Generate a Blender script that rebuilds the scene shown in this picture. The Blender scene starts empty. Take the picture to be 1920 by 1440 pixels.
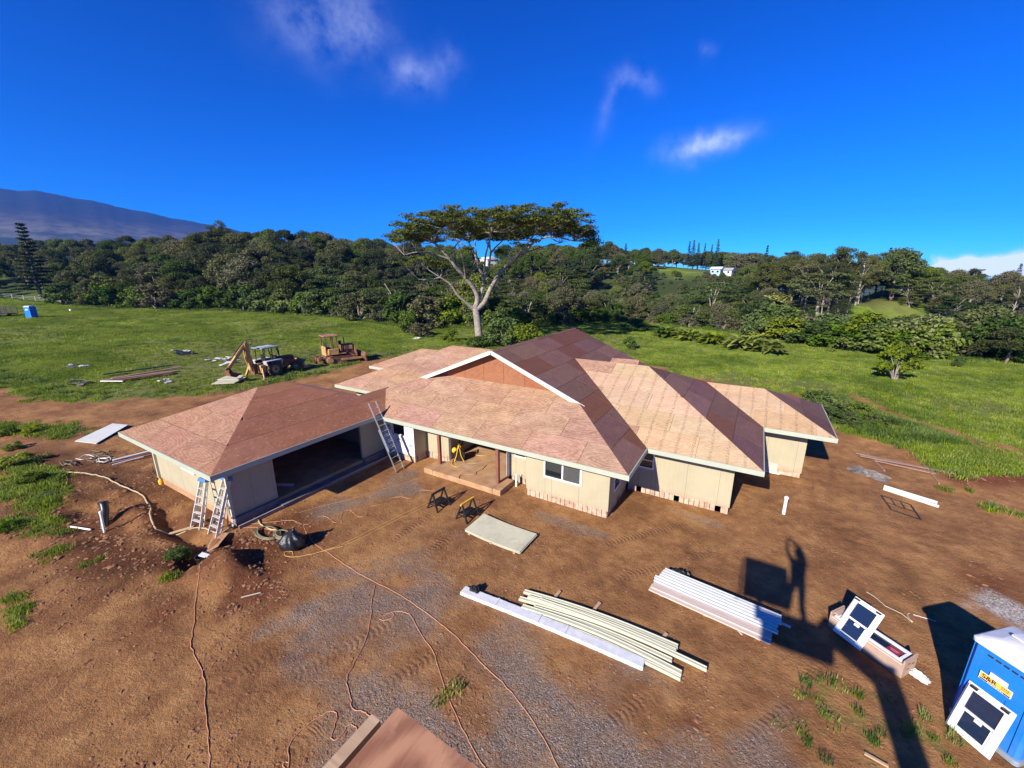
import bpy, bmesh, math, random
import numpy as np
from mathutils import Vector, Matrix, Euler
random.seed(7)
RNG = np.random.default_rng(7)
R = math.radians
scene = bpy.context.scene
C = scene.collection

# ------------------------------------------------------------------ camera
FPX, YAW, PITCH, ROLL, CAMZ = 766.2, -0.5337, 0.2581, -0.0012, 9.39
cam_data = bpy.data.cameras.new('camera')
cam_data.sensor_width = 36.0
cam_data.lens = FPX / 1920.0 * 36.0
cam_data.clip_start = 0.05
cam_data.clip_end = 20000
cam = bpy.data.objects.new('camera', cam_data)
cam.location = (0, 0, CAMZ)
cam.rotation_euler = (math.pi / 2 - PITCH, 0, -YAW)
C.objects.link(cam)
scene.camera = cam

def _basis():
    f = np.array([math.sin(YAW) * math.cos(PITCH), math.cos(YAW) * math.cos(PITCH), -math.sin(PITCH)])
    r = np.array([math.cos(YAW), -math.sin(YAW), 0.0])
    return r, np.cross(r, f), f
BR, BU, BF = _basis()
def ray(u, v):
    return BR * (u - 960) / FPX - BU * (v - 720) / FPX + BF
def gp(u, v, z=0.0):
    """surveyed photo point -> place on the level plane z"""
    d = ray(u, v); t = (z - CAMZ) / d[2]
    return np.array([d[0] * t, d[1] * t, z])
def azel(u, v):
    d = ray(u, v); h = math.hypot(d[0], d[1])
    return math.atan2(d[0], d[1]), d[2] / h
def at(u, v, dist):
    d = ray(u, v); h = math.hypot(d[0], d[1])
    return np.array([d[0] / h * dist, d[1] / h * dist, CAMZ + d[2] / h * dist])

# ------------------------------------------------------------------ sun, sky, exposure
SUN_AZ, SUN_EL = R(-172.75), R(29.25)            # azimuth clockwise from +Y
S = Vector((math.sin(SUN_AZ) * math.cos(SUN_EL), math.cos(SUN_AZ) * math.cos(SUN_EL), math.sin(SUN_EL)))
sun_data = bpy.data.lights.new('sun', 'SUN')
sun_data.energy = 5.0
sun_data.angle = R(0.53)
sun_data.color = (1.0, 0.93, 0.82)
sun = bpy.data.objects.new('sun', sun_data)
sun.rotation_euler = (-S).to_track_quat('-Z', 'Y').to_euler()
sun.location = (-10, -60, 60)
C.objects.link(sun)

SKY_GRADE = ((2.3, .004), (1.4, .172), (1.2, .64))     # power and gain of red, green, blue
world = bpy.data.worlds.new('World'); scene.world = world
world.use_nodes = True
wn, wl = world.node_tree.nodes, world.node_tree.links
wn.clear()
def wnode(t, **k):
    n = wn.new(t)
    for a, b in k.items(): setattr(n, a, b)
    return n
sky = wnode('ShaderNodeTexSky', sky_type='NISHITA', sun_disc=False, sun_elevation=SUN_EL,
            sun_rotation=SUN_AZ % (2 * math.pi), altitude=1000.0, air_density=1.0, dust_density=0.05, ozone_density=2.2)
# the deep, saturated blue of clean high-altitude air
sep = wnode('ShaderNodeSeparateColor'); wl.new(sky.outputs[0], sep.inputs[0]); cmb = wnode('ShaderNodeCombineColor')
for i_, (pw_, k_) in enumerate(SKY_GRADE):
    q_ = wnode('ShaderNodeMath', operation='POWER'); wl.new(sep.outputs[i_], q_.inputs[0]); q_.inputs[1].default_value = pw_
    m_ = wnode('ShaderNodeMath', operation='MULTIPLY'); wl.new(q_.outputs[0], m_.inputs[0]); m_.inputs[1].default_value = k_
    wl.new(m_.outputs[0], cmb.inputs[i_])
tc = wnode('ShaderNodeTexCoord')
def wmath(op, a, b=None, c=None):
    n = wnode('ShaderNodeMath', operation=op)
    for i, x in enumerate((a, b, c)):
        if x is None: continue
        if isinstance(x, (int, float)): n.inputs[i].default_value = x
        else: wl.new(x, n.inputs[i])
    return n.outputs[0]
def wdot(sock, vec):
    n = wnode('ShaderNodeVectorMath', operation='DOT_PRODUCT')
    wl.new(sock, n.inputs[0]); n.inputs[1].default_value = vec
    return n.outputs['Value']
noise = wnode('ShaderNodeTexNoise'); noise.inputs['Scale'].default_value = 15.0; noise.inputs['Detail'].default_value = 6.0
noise.inputs['Roughness'].default_value = 0.6
wl.new(tc.outputs['Generated'], noise.inputs['Vector'])
wob = wnode('ShaderNodeTexNoise'); wob.inputs['Scale'].default_value = 14.0; wob.inputs['Detail'].default_value = 4.0
wl.new(tc.outputs['Generated'], wob.inputs['Vector'])
wsub = wnode('ShaderNodeVectorMath', operation='MULTIPLY_ADD')
wl.new(wob.outputs['Color'], wsub.inputs[0]); wsub.inputs[1].default_value = (0.055,) * 3
wadd = wnode('ShaderNodeVectorMath', operation='ADD'); wadd.inputs[1].default_value = (-0.0275,) * 3
wl.new(tc.outputs['Generated'], wsub.inputs[2]); wl.new(wsub.outputs[0], wadd.inputs[0])
wdir = wadd.outputs[0]
total = None
# wisps of cloud: (photo u, v) of the middle, half sizes in radians, tilt, strength
for (u, v, a, b, tilt, k) in [(600, 40, .10, .065, 0, .20), (680, 30, .05, .05, 0, .13), (780, 140, .055, .035, -.1, .25), (840, 110, .03, .03, 0, .12),
                              (1150, 190, .020, .065, .5, .14), (1190, 150, .045, .020, .3, .17), (1318, 272, .075, .024, -.12, .50), (1345, 262, .045, .020, -.1, .22), (1320, 105, .014, .014, 0, .13),
                              (1780, 508, .10, .014, .02, 3.), (1870, 504, .12, .016, .02, 3.5), (1970, 504, .12, .018, .02, 3.5), (2150, 500, .2, .02, 0, 2.6), (1225, 490, .05, .010, 0, 2.0)]:
    d = ray(u, v); d = d / np.linalg.norm(d)
    e = np.array([d[1], -d[0], 0]); e /= np.linalg.norm(e); n_ = np.cross(e, d)
    t1 = (math.cos(tilt) * e - math.sin(tilt) * n_) / a; t2 = (math.sin(tilt) * e + math.cos(tilt) * n_) / b
    p, q = wdot(wdir, t1.tolist()), wdot(wdir, t2.tolist())
    p = wmath('SUBTRACT', p, float(t1 @ d)); q = wmath('SUBTRACT', q, float(t2 @ d))
    rr = wmath('ADD', wmath('MULTIPLY', p, p), wmath('MULTIPLY', q, q))
    front = wmath('GREATER_THAN', wdot(tc.outputs['Generated'], d.tolist()), 0.3)
    m = wmath('MULTIPLY', wmath('MULTIPLY', wmath('EXPONENT', wmath('MULTIPLY', rr, -1.6)), k), front)
    total = m if total is None else wmath('ADD', total, m)
nz = wnode('ShaderNodeMapRange'); nz.inputs['From Min'].default_value = 0.34; nz.inputs['From Max'].default_value = 0.68
wl.new(noise.outputs['Fac'], nz.inputs['Value'])
cl = wmath('MINIMUM', wmath('MULTIPLY', total, nz.outputs[0]), 0.9)
mixc = wnode('ShaderNodeMix', data_type='RGBA')
wl.new(cl, mixc.inputs['Factor']); wl.new(cmb.outputs[0], mixc.inputs['A'])
CLOUD_IN = mixc.inputs['B']; CLOUD_IN.default_value = (6.2, 6.6, 8.0, 1)
bg = wnode('ShaderNodeBackground'); bg.inputs['Strength'].default_value = 0.105
wl.new(mixc.outputs['Result'], bg.inputs['Color'])
wo = wnode('ShaderNodeOutputWorld'); wl.new(bg.outputs[0], wo.inputs['Surface'])

scene.view_settings.view_transform = 'Standard'
scene.view_settings.look = 'None'
scene.view_settings.gamma = 1.0
scene.view_settings.use_curve_mapping = False
scene.view_settings.exposure = 0.98
scene.render.resolution_x, scene.render.resolution_y = 1024, 768
try:
    scene.cycles.max_bounces = 4; scene.cycles.diffuse_bounces = 2; scene.cycles.glossy_bounces = 2; scene.cycles.transmission_bounces = 2; scene.cycles.transparent_max_bounces = 4
    scene.cycles.volume_bounces = 0
except Exception: pass
# ------------------------------------------------------------------ helpers
def hash2(ix, iy, seed):
    h = (ix.astype(np.int64) * 374761393 + iy.astype(np.int64) * 668265263 + seed * 974711) & 0xffffffff
    h = ((h ^ (h >> 13)) * 1274126177) & 0xffffffff
    return ((h ^ (h >> 16)) & 0xffff) / 65535.0
def vnoise(x, y, seed=0):
    x = np.asarray(x, float); y = np.asarray(y, float)
    ix, iy = np.floor(x), np.floor(y); fx, fy = x - ix, y - iy
    fx = fx * fx * (3 - 2 * fx); fy = fy * fy * (3 - 2 * fy)
    a = hash2(ix, iy, seed); b = hash2(ix + 1, iy, seed); c = hash2(ix, iy + 1, seed); d = hash2(ix + 1, iy + 1, seed)
    return a + (b - a) * fx + (c - a) * fy + (a - b - c + d) * fx * fy
def fbm(x, y, scale, octs=4, seed=0, rough=0.5):
    t, amp, n = 0, 1.0, 0
    for o in range(octs):
        t = t + amp * vnoise(np.asarray(x) / scale * 2 ** o + 17.3 * o, np.asarray(y) / scale * 2 ** o - 9.1 * o, seed + o); n += amp; amp *= rough
    return t / n                                    # 0..1
def sstep(a, b, x):
    t = np.clip((x - a) / (b - a), 0, 1); return t * t * (3 - 2 * t)
def poly_sd(px, py, poly):
    """signed distance, negative inside"""
    d = np.full(px.shape, 1e18); inside = np.zeros(px.shape, bool)
    n = len(poly)
    for i in range(n):
        ax, ay = poly[i][:2]; bx, by = poly[(i + 1) % n][:2]
        ex, ey = bx - ax, by - ay
        t = np.clip(((px - ax) * ex + (py - ay) * ey) / (ex * ex + ey * ey + 1e-12), 0, 1)
        d = np.minimum(d, (px - ax - t * ex) ** 2 + (py - ay - t * ey) ** 2)
        c = ((ay > py) != (by > py)) & (px < (bx - ax) * (py - ay) / (by - ay + 1e-12) + ax)
        inside ^= c
    d = np.sqrt(d); return np.where(inside, -d, d)
def line_d(px, py, pts):
    d = np.full(px.shape, 1e18)
    for (a, b) in zip(pts[:-1], pts[1:]):
        ex, ey = b[0] - a[0], b[1] - a[1]
        t = np.clip(((px - a[0]) * ex + (py - a[1]) * ey) / (ex * ex + ey * ey + 1e-12), 0, 1)
        d = np.minimum(d, (px - a[0] - t * ex) ** 2 + (py - a[1] - t * ey) ** 2)
    return np.sqrt(d)

class MB:
    """collects shapes for one mesh"""
    def __init__(s): s.v = []; s.f = []; s.sm = []
    def add(s, vs, fs, smooth=False):
        o = len(s.v); s.v += [tuple(map(float, p)) for p in vs]; s.f += [tuple(i + o for i in f) for f in fs]; s.sm += [smooth] * len(fs); return s
    def box(s, c, size, rot=None, taper=None):
        hx, hy, hz = size[0] / 2, size[1] / 2, size[2] / 2
        tx, ty = taper if taper else (1, 1)
        P = [(-hx, -hy, -hz), (hx, -hy, -hz), (hx, hy, -hz), (-hx, hy, -hz), (-hx * tx, -hy * ty, hz), (hx * tx, -hy * ty, hz), (hx * tx, hy * ty, hz), (-hx * tx, hy * ty, hz)]
        M = rot if rot is not None else Matrix.Identity(3)
        c = Vector(c)
        return s.add([c + M @ Vector(p) for p in P], [(3, 2, 1, 0), (4, 5, 6, 7), (0, 1, 5, 4), (1, 2, 6, 5), (2, 3, 7, 6), (3, 0, 4, 7)])
    def bar(s, a, b, w, h, up=(0, 0, 1)):
        """rectangular bar from a to b, width w, height h (along up)"""
        a, b = Vector(a), Vector(b); d = b - a; L = d.length
        x = d.normalized(); u = Vector(up)
        y = u.cross(x)
        if y.length < 1e-4: y = Vector((1, 0, 0)).cross(x)
        y.normalize(); z = x.cross(y)
        M = Matrix((x, y, z)).transposed()
        return s.box((a + b) / 2, (L, w, h), M)
    def tube(s, pts, r, n=8, caps=True):
        pts = [Vector(p) for p in pts]; rs = r if hasattr(r, '__len__') else [r] * len(pts)
        vs, fs = [], []
        prev = None
        for i, p in enumerate(pts):
            d = (pts[min(i + 1, len(pts) - 1)] - pts[max(i - 1, 0)])
            d = d.normalized() if d.length > 1e-9 else Vector((0, 0, 1))
            if prev is None:
                ref = Vector((0, 0, 1)) if abs(d.z) < .9 else Vector((1, 0, 0))
                x = d.cross(ref).normalized()
            else:
                x = prev - d * prev.dot(d)
                x = x.normalized() if x.length > 1e-6 else d.orthogonal().normalized()
            prev = x; y = d.cross(x)
            for k in range(n):
                a = 2 * math.pi * k / n
                vs.append(p + (x * math.cos(a) + y * math.sin(a)) * rs[i])
        for i in range(len(pts) - 1):
            for k in range(n):
                fs.append((i * n + k, i * n + (k + 1) % n, (i + 1) * n + (k + 1) % n, (i + 1) * n + k))
        s.add(vs, fs, True)
        if caps:
            s.add(vs[:n], [tuple(range(n))[::-1]]); s.add(vs[-n:], [tuple(range(n))])
        return s
    def prism(s, poly, z0, z1, M=None):
        n = len(poly); M = M or Matrix.Identity(4)
        vs = [M @ Vector((p[0], p[1], z0)) for p in poly] + [M @ Vector((p[0], p[1], z1)) for p in poly]
        return s.add(vs, [tuple(range(n))[::-1], tuple(range(n, 2 * n))] + [(i, (i + 1) % n, n + (i + 1) % n, n + i) for i in range(n)])
    def lathe(s, prof, c=(0, 0, 0), n=16, M=None, smooth=True):
        c = Vector(c); M = M or Matrix.Identity(3)
        vs = [c + M @ Vector((r * math.cos(2 * math.pi * k / n), r * math.sin(2 * math.pi * k / n), z)) for r, z in prof for k in range(n)]
        fs = [(i * n + k, i * n + (k + 1) % n, (i + 1) * n + (k + 1) % n, (i + 1) * n + k) for i in range(len(prof) - 1) for k in range(n)]
        s.add(vs, fs, smooth)
        s.add(vs[:n], [tuple(range(n))[::-1]]); s.add(vs[-n:], [tuple(range(n))]); return s
    def mesh(s, name):
        m = bpy.data.meshes.new(name); m.from_pydata(s.v, [], s.f)
        m.polygons.foreach_set('use_smooth', s.sm); m.update(); return m
def obj(name, mb, mat, parent=None, label=None, cat=None, group=None, kind=None, bevel=0):
    m = mb.mesh(name) if isinstance(mb, MB) else mb
    if mat is not None and not m.materials: m.materials.append(mat)
    o = bpy.data.objects.new(name, m); C.objects.link(o)
    if parent is not None: o.parent = parent
    if bevel:
        b = o.modifiers.new('bevel', 'BEVEL'); b.width = bevel; b.segments = 2; b.limit_method = 'ANGLE'
    return tag(o, label, cat, group, kind)
def tag(o, label=None, cat=None, group=None, kind=None):
    if label: o['label'] = label
    if cat: o['category'] = cat
    if group: o['group'] = group
    if kind: o['kind'] = kind
    return o
def thing(name, label, cat, loc=(0, 0, 0), rz=0.0, group=None):
    o = bpy.data.objects.new(name, None); C.objects.link(o); o.empty_display_size = 0.3
    o.location = loc; o.rotation_euler = (0, 0, rz)
    return tag(o, label, cat, group)
def copy_tree(o, parent=None):
    c = o.copy(); C.objects.link(c); c.parent = parent
    for ch in o.children: copy_tree(ch, c)
    return c
def np_mesh(name, verts, quads, mat=None, smooth=False):
    m = bpy.data.meshes.new(name)
    verts = np.asarray(verts, np.float32); quads = np.asarray(quads, np.int32); k = quads.shape[1]
    m.vertices.add(len(verts)); m.vertices.foreach_set('co', verts.ravel())
    m.loops.add(quads.size); m.loops.foreach_set('vertex_index', quads.ravel())
    m.polygons.add(len(quads)); m.polygons.foreach_set('loop_start', np.arange(0, quads.size, k, dtype=np.int32))
    m.polygons.foreach_set('loop_total', np.full(len(quads), k, np.int32))
    if smooth: m.polygons.foreach_set('use_smooth', np.ones(len(quads), bool))
    m.update(calc_edges=True)
    if mat is not None: m.materials.append(mat)
    return m
def fattr(m, name, arr):
    a = m.attributes.new(name, 'FLOAT', 'POINT'); a.data.foreach_set('value', np.asarray(arr, np.float32).ravel())

# ------------------------------------------------------------------ materials
class NT:
    def __init__(s, name):
        s.m = bpy.data.materials.new(name); s.m.use_nodes = True
        s.n, s.l = s.m.node_tree.nodes, s.m.node_tree.links; s.n.clear()
        s.out = s.n.new('ShaderNodeOutputMaterial')
        s.b = s.n.new('ShaderNodeBsdfPrincipled'); s.l.new(s.b.outputs[0], s.out.inputs[0])
    def node(s, t, **k):
        n = s.n.new(t)
        for a, b in k.items(): setattr(n, a, b)
        return n
    def put(s, sock, v):
        if hasattr(v, 'is_output') or isinstance(v, bpy.types.NodeSocket): s.l.new(v, sock)
        elif isinstance(v, (tuple, list)) and len(v) == 3 and sock.type == 'RGBA': sock.default_value = (*v, 1)
        else: sock.default_value = v
    def math(s, op, a, b=None, c=None, clamp=False):
        n = s.node('ShaderNodeMath', operation=op, use_clamp=clamp)
        for i, x in enumerate((a, b, c)):
            if x is not None: s.put(n.inputs[i], x)
        return n.outputs[0]
    def mix(s, f, a, b, blend='MIX'):
        n = s.node('ShaderNodeMix', data_type='RGBA', blend_type=blend)
        s.put(n.inputs['Factor'], f); s.put(n.inputs['A'], a); s.put(n.inputs['B'], b); return n.outputs['Result']
    def noise(s, scale, detail=4, vec=None, rough=.55, out='Fac', dist=0):
        n = s.node('ShaderNodeTexNoise'); n.inputs['Scale'].default_value = scale; n.inputs['Detail'].default_value = detail
        n.inputs['Roughness'].default_value = rough; n.inputs['Distortion'].default_value = dist
        s.put(n.inputs['Vector'], vec if vec is not None else s.pos()); return n.outputs[out]
    def voro(s, scale, vec=None, feature='F1', out='Distance', rand=1):
        n = s.node('ShaderNodeTexVoronoi', feature=feature); n.inputs['Scale'].default_value = scale; n.inputs['Randomness'].default_value = rand
        s.put(n.inputs['Vector'], vec if vec is not None else s.pos()); return n.outputs[out]
    def pos(s, which='Object'):
        if not hasattr(s, '_tc'): s._tc = s.node('ShaderNodeTexCoord')
        return s._tc.outputs[which]
    def mapv(s, vec, scale=(1, 1, 1), loc=(0, 0, 0), rot=(0, 0, 0)):
        n = s.node('ShaderNodeMapping'); s.put(n.inputs['Vector'], vec); n.inputs['Scale'].default_value = scale
        s.put(n.inputs['Location'], loc); n.inputs['Rotation'].default_value = rot; return n.outputs[0]
    def rng(s, v, a, b, c=0., d=1.):
        n = s.node('ShaderNodeMapRange'); s.put(n.inputs['Value'], v)
        for k, x in zip(('From Min', 'From Max', 'To Min', 'To Max'), (a, b, c, d)): n.inputs[k].default_value = x
        return n.outputs[0]
    def ramp(s, f, stops):
        n = s.node('ShaderNodeValToRGB'); e = n.color_ramp.elements
        while len(e) < len(stops): e.new(.5)
        for x, (p, c) in zip(e, stops): x.position = p; x.color = (*c, 1)
        s.put(n.inputs[0], f); return n.outputs[0]
    def attr(s, name, out='Fac'):
        n = s.node('ShaderNodeAttribute', attribute_name=name); return n.outputs[out]
    def rand(s):
        return s.node('ShaderNodeObjectInfo').outputs['Random']
    def bump(s, h, strength=.4, dist=.02, prev=None):
        n = s.node('ShaderNodeBump'); n.inputs['Strength'].default_value = strength; n.inputs['Distance'].default_value = dist
        s.put(n.inputs['Height'], h)
        if prev is not None: s.l.new(prev, n.inputs['Normal'])
        return n.outputs[0]
    def set(s, col=None, rough=.7, metal=0., normal=None, spec=.4, trans=None, alpha=None):
        if col is not None: s.put(s.b.inputs['Base Color'], col)
        s.put(s.b.inputs['Roughness'], rough); s.put(s.b.inputs['Metallic'], metal); s.put(s.b.inputs['Specular IOR Level'], spec)
        if normal is not None: s.l.new(normal, s.b.inputs['Normal'])
        if trans is not None: s.put(s.b.inputs['Transmission Weight'], trans)
        if alpha is not None: s.put(s.b.inputs['Alpha'], alpha)
        return s.m

def simple(name, col, rough=.6, metal=0., var=.12, scale=6., bump=0., spec=.4, dirt=None, dirt_amt=.0):
    t = NT(name)
    n = t.noise(scale, 5)
    c = t.mix(t.rng(n, .3, .7), tuple(x * (1 - var) for x in col), tuple(min(1, x * (1 + var)) for x in col))
    if dirt:
        c = t.mix(t.math('MULTIPLY', t.rng(t.noise(scale * .6, 6, rough=.7), .48, .66), dirt_amt), c, dirt)
    return t.set(c, rough, metal, t.bump(t.noise(scale * 8, 4), .3, bump) if bump else None, spec)

def m_leaf(name, dark, light, scale=.5, trans=.25, loc=False):
    t = NT(name)
    f = t.math('ADD', t.math('MULTIPLY', t.rand(), .62), t.math('MULTIPLY', t.noise(scale, 3) if not loc else t.rng(t.noise(scale, 5, t.node('ShaderNodeObjectInfo').outputs['Location'], .7), .34, .66), .55 if not loc else 1.))
    if loc: f = t.math('SUBTRACT', f, .22)
    isl = t.node('ShaderNodeNewGeometry').outputs['Random Per Island']
    f = t.math('ADD', f, t.math('MULTIPLY', t.math('SUBTRACT', isl, .5), .45), clamp=True)
    c = t.mix(t.rng(f, .15, 1.), dark, light)
    hs = t.node('ShaderNodeHueSaturation'); r2 = t.math('FRACT', t.math('MULTIPLY', t.rand(), 11.3)); r3 = t.math('FRACT', t.math('MULTIPLY', t.rand(), 29.7))
    t.put(hs.inputs['Hue'], t.rng(r2, 0, 1, .470, .520)); t.put(hs.inputs['Saturation'], t.rng(r3, 0, 1, .78, 1.1)); t.put(hs.inputs['Value'], t.rng(r2, 0, 1, 1.22, .78)); t.put(hs.inputs['Color'], c); c = hs.outputs[0]
    t.set(c, .6, spec=.08)
    tr = t.node('ShaderNodeBsdfTranslucent'); t.put(tr.inputs['Color'], t.mix(.5, c, light))
    mx = t.node('ShaderNodeMixShader'); mx.inputs[0].default_value = trans
    t.l.new(t.b.outputs[0], mx.inputs[1]); t.l.new(tr.outputs[0], mx.inputs[2]); t.l.new(mx.outputs[0], t.out.inputs[0])
    return t.m

def m_plywood(name, a, b, stain, stamps=0., marks=None, rough=.75, contrast=1.0, tone_=(.90, 1.06), rings=(2.2, 9., .10)):
    """rotary cut plywood: UV-less, local x runs along the sheet, local y across"""
    t = NT(name)
    rnd = t.rand()
    off = t.node('ShaderNodeCombineXYZ'); t.put(off.inputs[0], t.math('MULTIPLY', rnd, 37.)); t.put(off.inputs[1], t.math('MULTIPLY', rnd, 91.))
    va = t.node('ShaderNodeVectorMath', operation='ADD'); t.put(va.inputs[0], t.pos()); t.put(va.inputs[1], off.outputs[0])
    p = va.outputs[0]
    g = t.noise(2.6, 7, t.mapv(p, (1.1, 2.0, 1)), .72, dist=2.2)
    g2 = t.noise(9., 5, t.mapv(p, (.8, 2.0, 1)), .7, dist=.6)
    g3 = t.noise(1.5, 4, t.mapv(p, (.7, 1.2, 1)), .65)
    w = t.node('ShaderNodeTexWave', wave_type='RINGS', rings_direction='SPHERICAL'); w.inputs['Scale'].default_value = rings[0]; w.inputs['Distortion'].default_value = rings[1]; w.inputs['Detail'].default_value = 3.; w.inputs['Detail Scale'].default_value = 1.2
    cv = t.node('ShaderNodeCombineXYZ'); t.put(cv.inputs[0], t.math('MULTIPLY_ADD', t.math('FRACT', t.math('MULTIPLY', rnd, 7.1)), -1.6, -.4)); t.put(cv.inputs[1], t.math('MULTIPLY_ADD', t.math('FRACT', t.math('MULTIPLY', rnd, 3.7)), -.8, -.2))
    lv = t.node('ShaderNodeVectorMath', operation='ADD'); t.put(lv.inputs[0], t.pos()); t.put(lv.inputs[1], cv.outputs[0])
    t.put(w.inputs['Vector'], t.mapv(lv.outputs[0], (.45, 1.5, 1)))
    f = t.math('ADD', t.math('ADD', t.math('MULTIPLY', g, .55), t.math('MULTIPLY', g3, .42)), t.math('MULTIPLY', w.outputs['Fac'], rings[2]))
    c = t.mix(t.rng(f, .5 - .16 / contrast, .5 + .20 / contrast), a, b)
    c = t.mix(t.math('MULTIPLY', t.rng(g2, .56, .70), .60), c, stain)
    # each sheet a little lighter, darker or redder than the next
    tone = t.rng(rnd, 0, 1, tone_[0], tone_[1])
    tv = t.node('ShaderNodeCombineXYZ'); t.put(tv.inputs[0], tone); t.put(tv.inputs[1], t.math('MULTIPLY', tone, t.rng(t.math('FRACT', t.math('MULTIPLY', rnd, 13.7)), 0, 1, .93, 1.04))); t.put(tv.inputs[2], t.math('MULTIPLY', tone, t.rng(t.math('FRACT', t.math('MULTIPLY', rnd, 5.3)), 0, 1, .9, 1.08)))
    c = t.mix(1., c, tv.outputs[0], 'MULTIPLY')
    if marks:                                   # pale scuffs and sawdust spots
        sp = t.voro(3.6, t.mapv(p, (1, 1.8, 1)))
        c = t.mix(t.math('MULTIPLY', t.math('LESS_THAN', t.math('ADD', sp, t.math('MULTIPLY', t.noise(9, 4, p), .35)), .32), .6), c, marks)
    if stamps:                                  # rows of printed grade stamps
        sx = t.node('ShaderNodeSeparateXYZ'); t.put(sx.inputs[0], t.pos())
        row = t.math('LESS_THAN', t.math('PINGPONG', t.math('ADD', sx.outputs[0], .11), .30), .055)
        dash = t.math('GREATER_THAN', t.noise(22., 2, t.mapv(p, (1.6, .6, 1))), .53)
        dash2 = t.math('GREATER_THAN', t.noise(60., 1, p), .45)
        c = t.mix(t.math('MULTIPLY', t.math('MULTIPLY', t.math('MULTIPLY', row, dash), dash2), stamps), c, (.10, .05, .05))
    return t.set(c, rough, 0, t.bump(g, .15, .004), .2)

def m_wood(name, a, b, scale=1., rough=.7):
    t = NT(name)
    n = t.noise(3 * scale, 5, t.mapv(t.pos(), (.6, 9, 9)), .6, dist=.6)
    c = t.mix(t.rng(n, .3, .7), a, b)
    return t.set(c, rough, 0, t.bump(n, .3, .005), .3)

M = {}
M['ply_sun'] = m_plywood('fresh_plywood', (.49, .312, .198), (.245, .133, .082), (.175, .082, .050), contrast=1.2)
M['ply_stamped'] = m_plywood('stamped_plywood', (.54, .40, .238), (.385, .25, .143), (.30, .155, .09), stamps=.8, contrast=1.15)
M['ply_weathered'] = m_plywood('shaded_plywood', (.205, .108, .082), (.120, .060, .048), (.29, .19, .155), contrast=1., tone_=(.72, 1.18))  # shade of the east slopes darkened into the plywood colour
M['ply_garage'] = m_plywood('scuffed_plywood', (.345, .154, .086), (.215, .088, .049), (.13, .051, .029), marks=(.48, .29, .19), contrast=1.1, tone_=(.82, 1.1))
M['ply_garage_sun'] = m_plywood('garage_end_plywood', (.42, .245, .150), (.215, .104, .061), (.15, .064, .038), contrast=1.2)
M['ply_gable'] = m_plywood('gable_plywood', (.335, .143, .074), (.225, .086, .043), (.17, .058, .028), contrast=1.)
t = NT('red_plywood')                                   # one big swirl of grain round a knot
q0 = t.mapv(t.pos(), (1.5, .95, 1), (.60, -.78, 0))
w = t.node('ShaderNodeTexWave', wave_type='RINGS', rings_direction='SPHERICAL'); w.inputs['Scale'].default_value = 1.7; w.inputs['Distortion'].default_value = 3.0; w.inputs['Detail'].default_value = 3.; w.inputs['Detail Scale'].default_value = 1.6; t.put(w.inputs['Vector'], q0)
gr_ = t.noise(3., 6, t.mapv(t.pos(), (9, 1.6, 1)), .65, dist=.8)
c = t.mix(t.rng(t.math('ADD', t.math('MULTIPLY', w.outputs['Fac'], .45), t.math('MULTIPLY', gr_, .75)), .42, .80), (.43, .215, .118), (.255, .108, .058))
c = t.mix(t.math('MULTIPLY', t.rng(t.noise(5, 5, t.mapv(t.pos(), (1, .6, 1)), .7), .54, .70), .45), c, (.54, .34, .22))
c = t.mix(t.math('MULTIPLY', t.math('LESS_THAN', t.voro(7), .055), .8), c, (.10, .04, .03))
M['ply_red'] = t.set(c, .65, 0, t.bump(gr_, .2, .003), .3)
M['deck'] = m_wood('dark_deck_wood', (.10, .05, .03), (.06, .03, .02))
M['fascia'] = simple('primed_fascia', (.36, .385, .30), .55, var=.05, scale=2)
M['barge'] = simple('white_primed_barge', (.54, .55, .49), .5, var=.03)
def m_siding(name, col):
    t = NT(name); g = t.pos('Generated')
    n = t.noise(1.2, 5); st = t.noise(2., 4, t.mapv(t.pos(), (9, 9, .5)))
    c = t.mix(t.rng(n, .3, .7), tuple(x * .92 for x in col), tuple(x * 1.05 for x in col))
    c = t.mix(t.math('MULTIPLY', t.rng(st, .55, .75), .25), c, tuple(x * .75 for x in col))
    sx = t.node('ShaderNodeSeparateXYZ'); t.put(sx.inputs[0], t.pos())
    # vertical grooves of the panel, and mud splashed along the bottom
    gx = t.math('PINGPONG', t.math('ADD', sx.outputs[0], sx.outputs[1]), .1)
    gr = t.math('LESS_THAN', gx, .006)
    c = t.mix(t.math('MULTIPLY', gr, .16), c, tuple(x * .55 for x in col))
    spl = t.math('MULTIPLY', t.rng(t.math('ADD', sx.outputs[2], t.math('MULTIPLY', t.noise(5, 5), .35)), .72, .42), .45, clamp=True)
    c = t.mix(spl, c, (.36, .22, .13))
    return t.set(c, .65, 0, t.bump(t.math('ADD', t.math('MULTIPLY', gr, .5), t.math('MULTIPLY', st, .2)), .4, -.003), .3)
M['siding'] = m_siding('cream_siding', (.385, .338, .225))
M['block'] = simple('foundation_block', (.44, .33, .24), .85, var=.3, scale=5, bump=.01, dirt=(.25, .12, .06), dirt_amt=.7)
M['concrete'] = simple('muddy_concrete', (.36, .20, .10), .85, var=.22, scale=2.2, bump=.008, dirt=(.46, .33, .22), dirt_amt=.6)
M['grey_concrete'] = simple('grey_concrete', (.17, .155, .15), .85, var=.2, scale=3, bump=.006, dirt=(.16, .08, .05), dirt_amt=.6)
M['post'] = simple('red_brown_post', (.20, .075, .05), .6, var=.15, scale=4)
M['white'] = simple('white_vinyl', (.68, .68, .68), .35, var=.03, scale=3, dirt=(.55, .47, .40), dirt_amt=.25)
M['dark'] = simple('dark_interior', (.02, .018, .016), .9)
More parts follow.
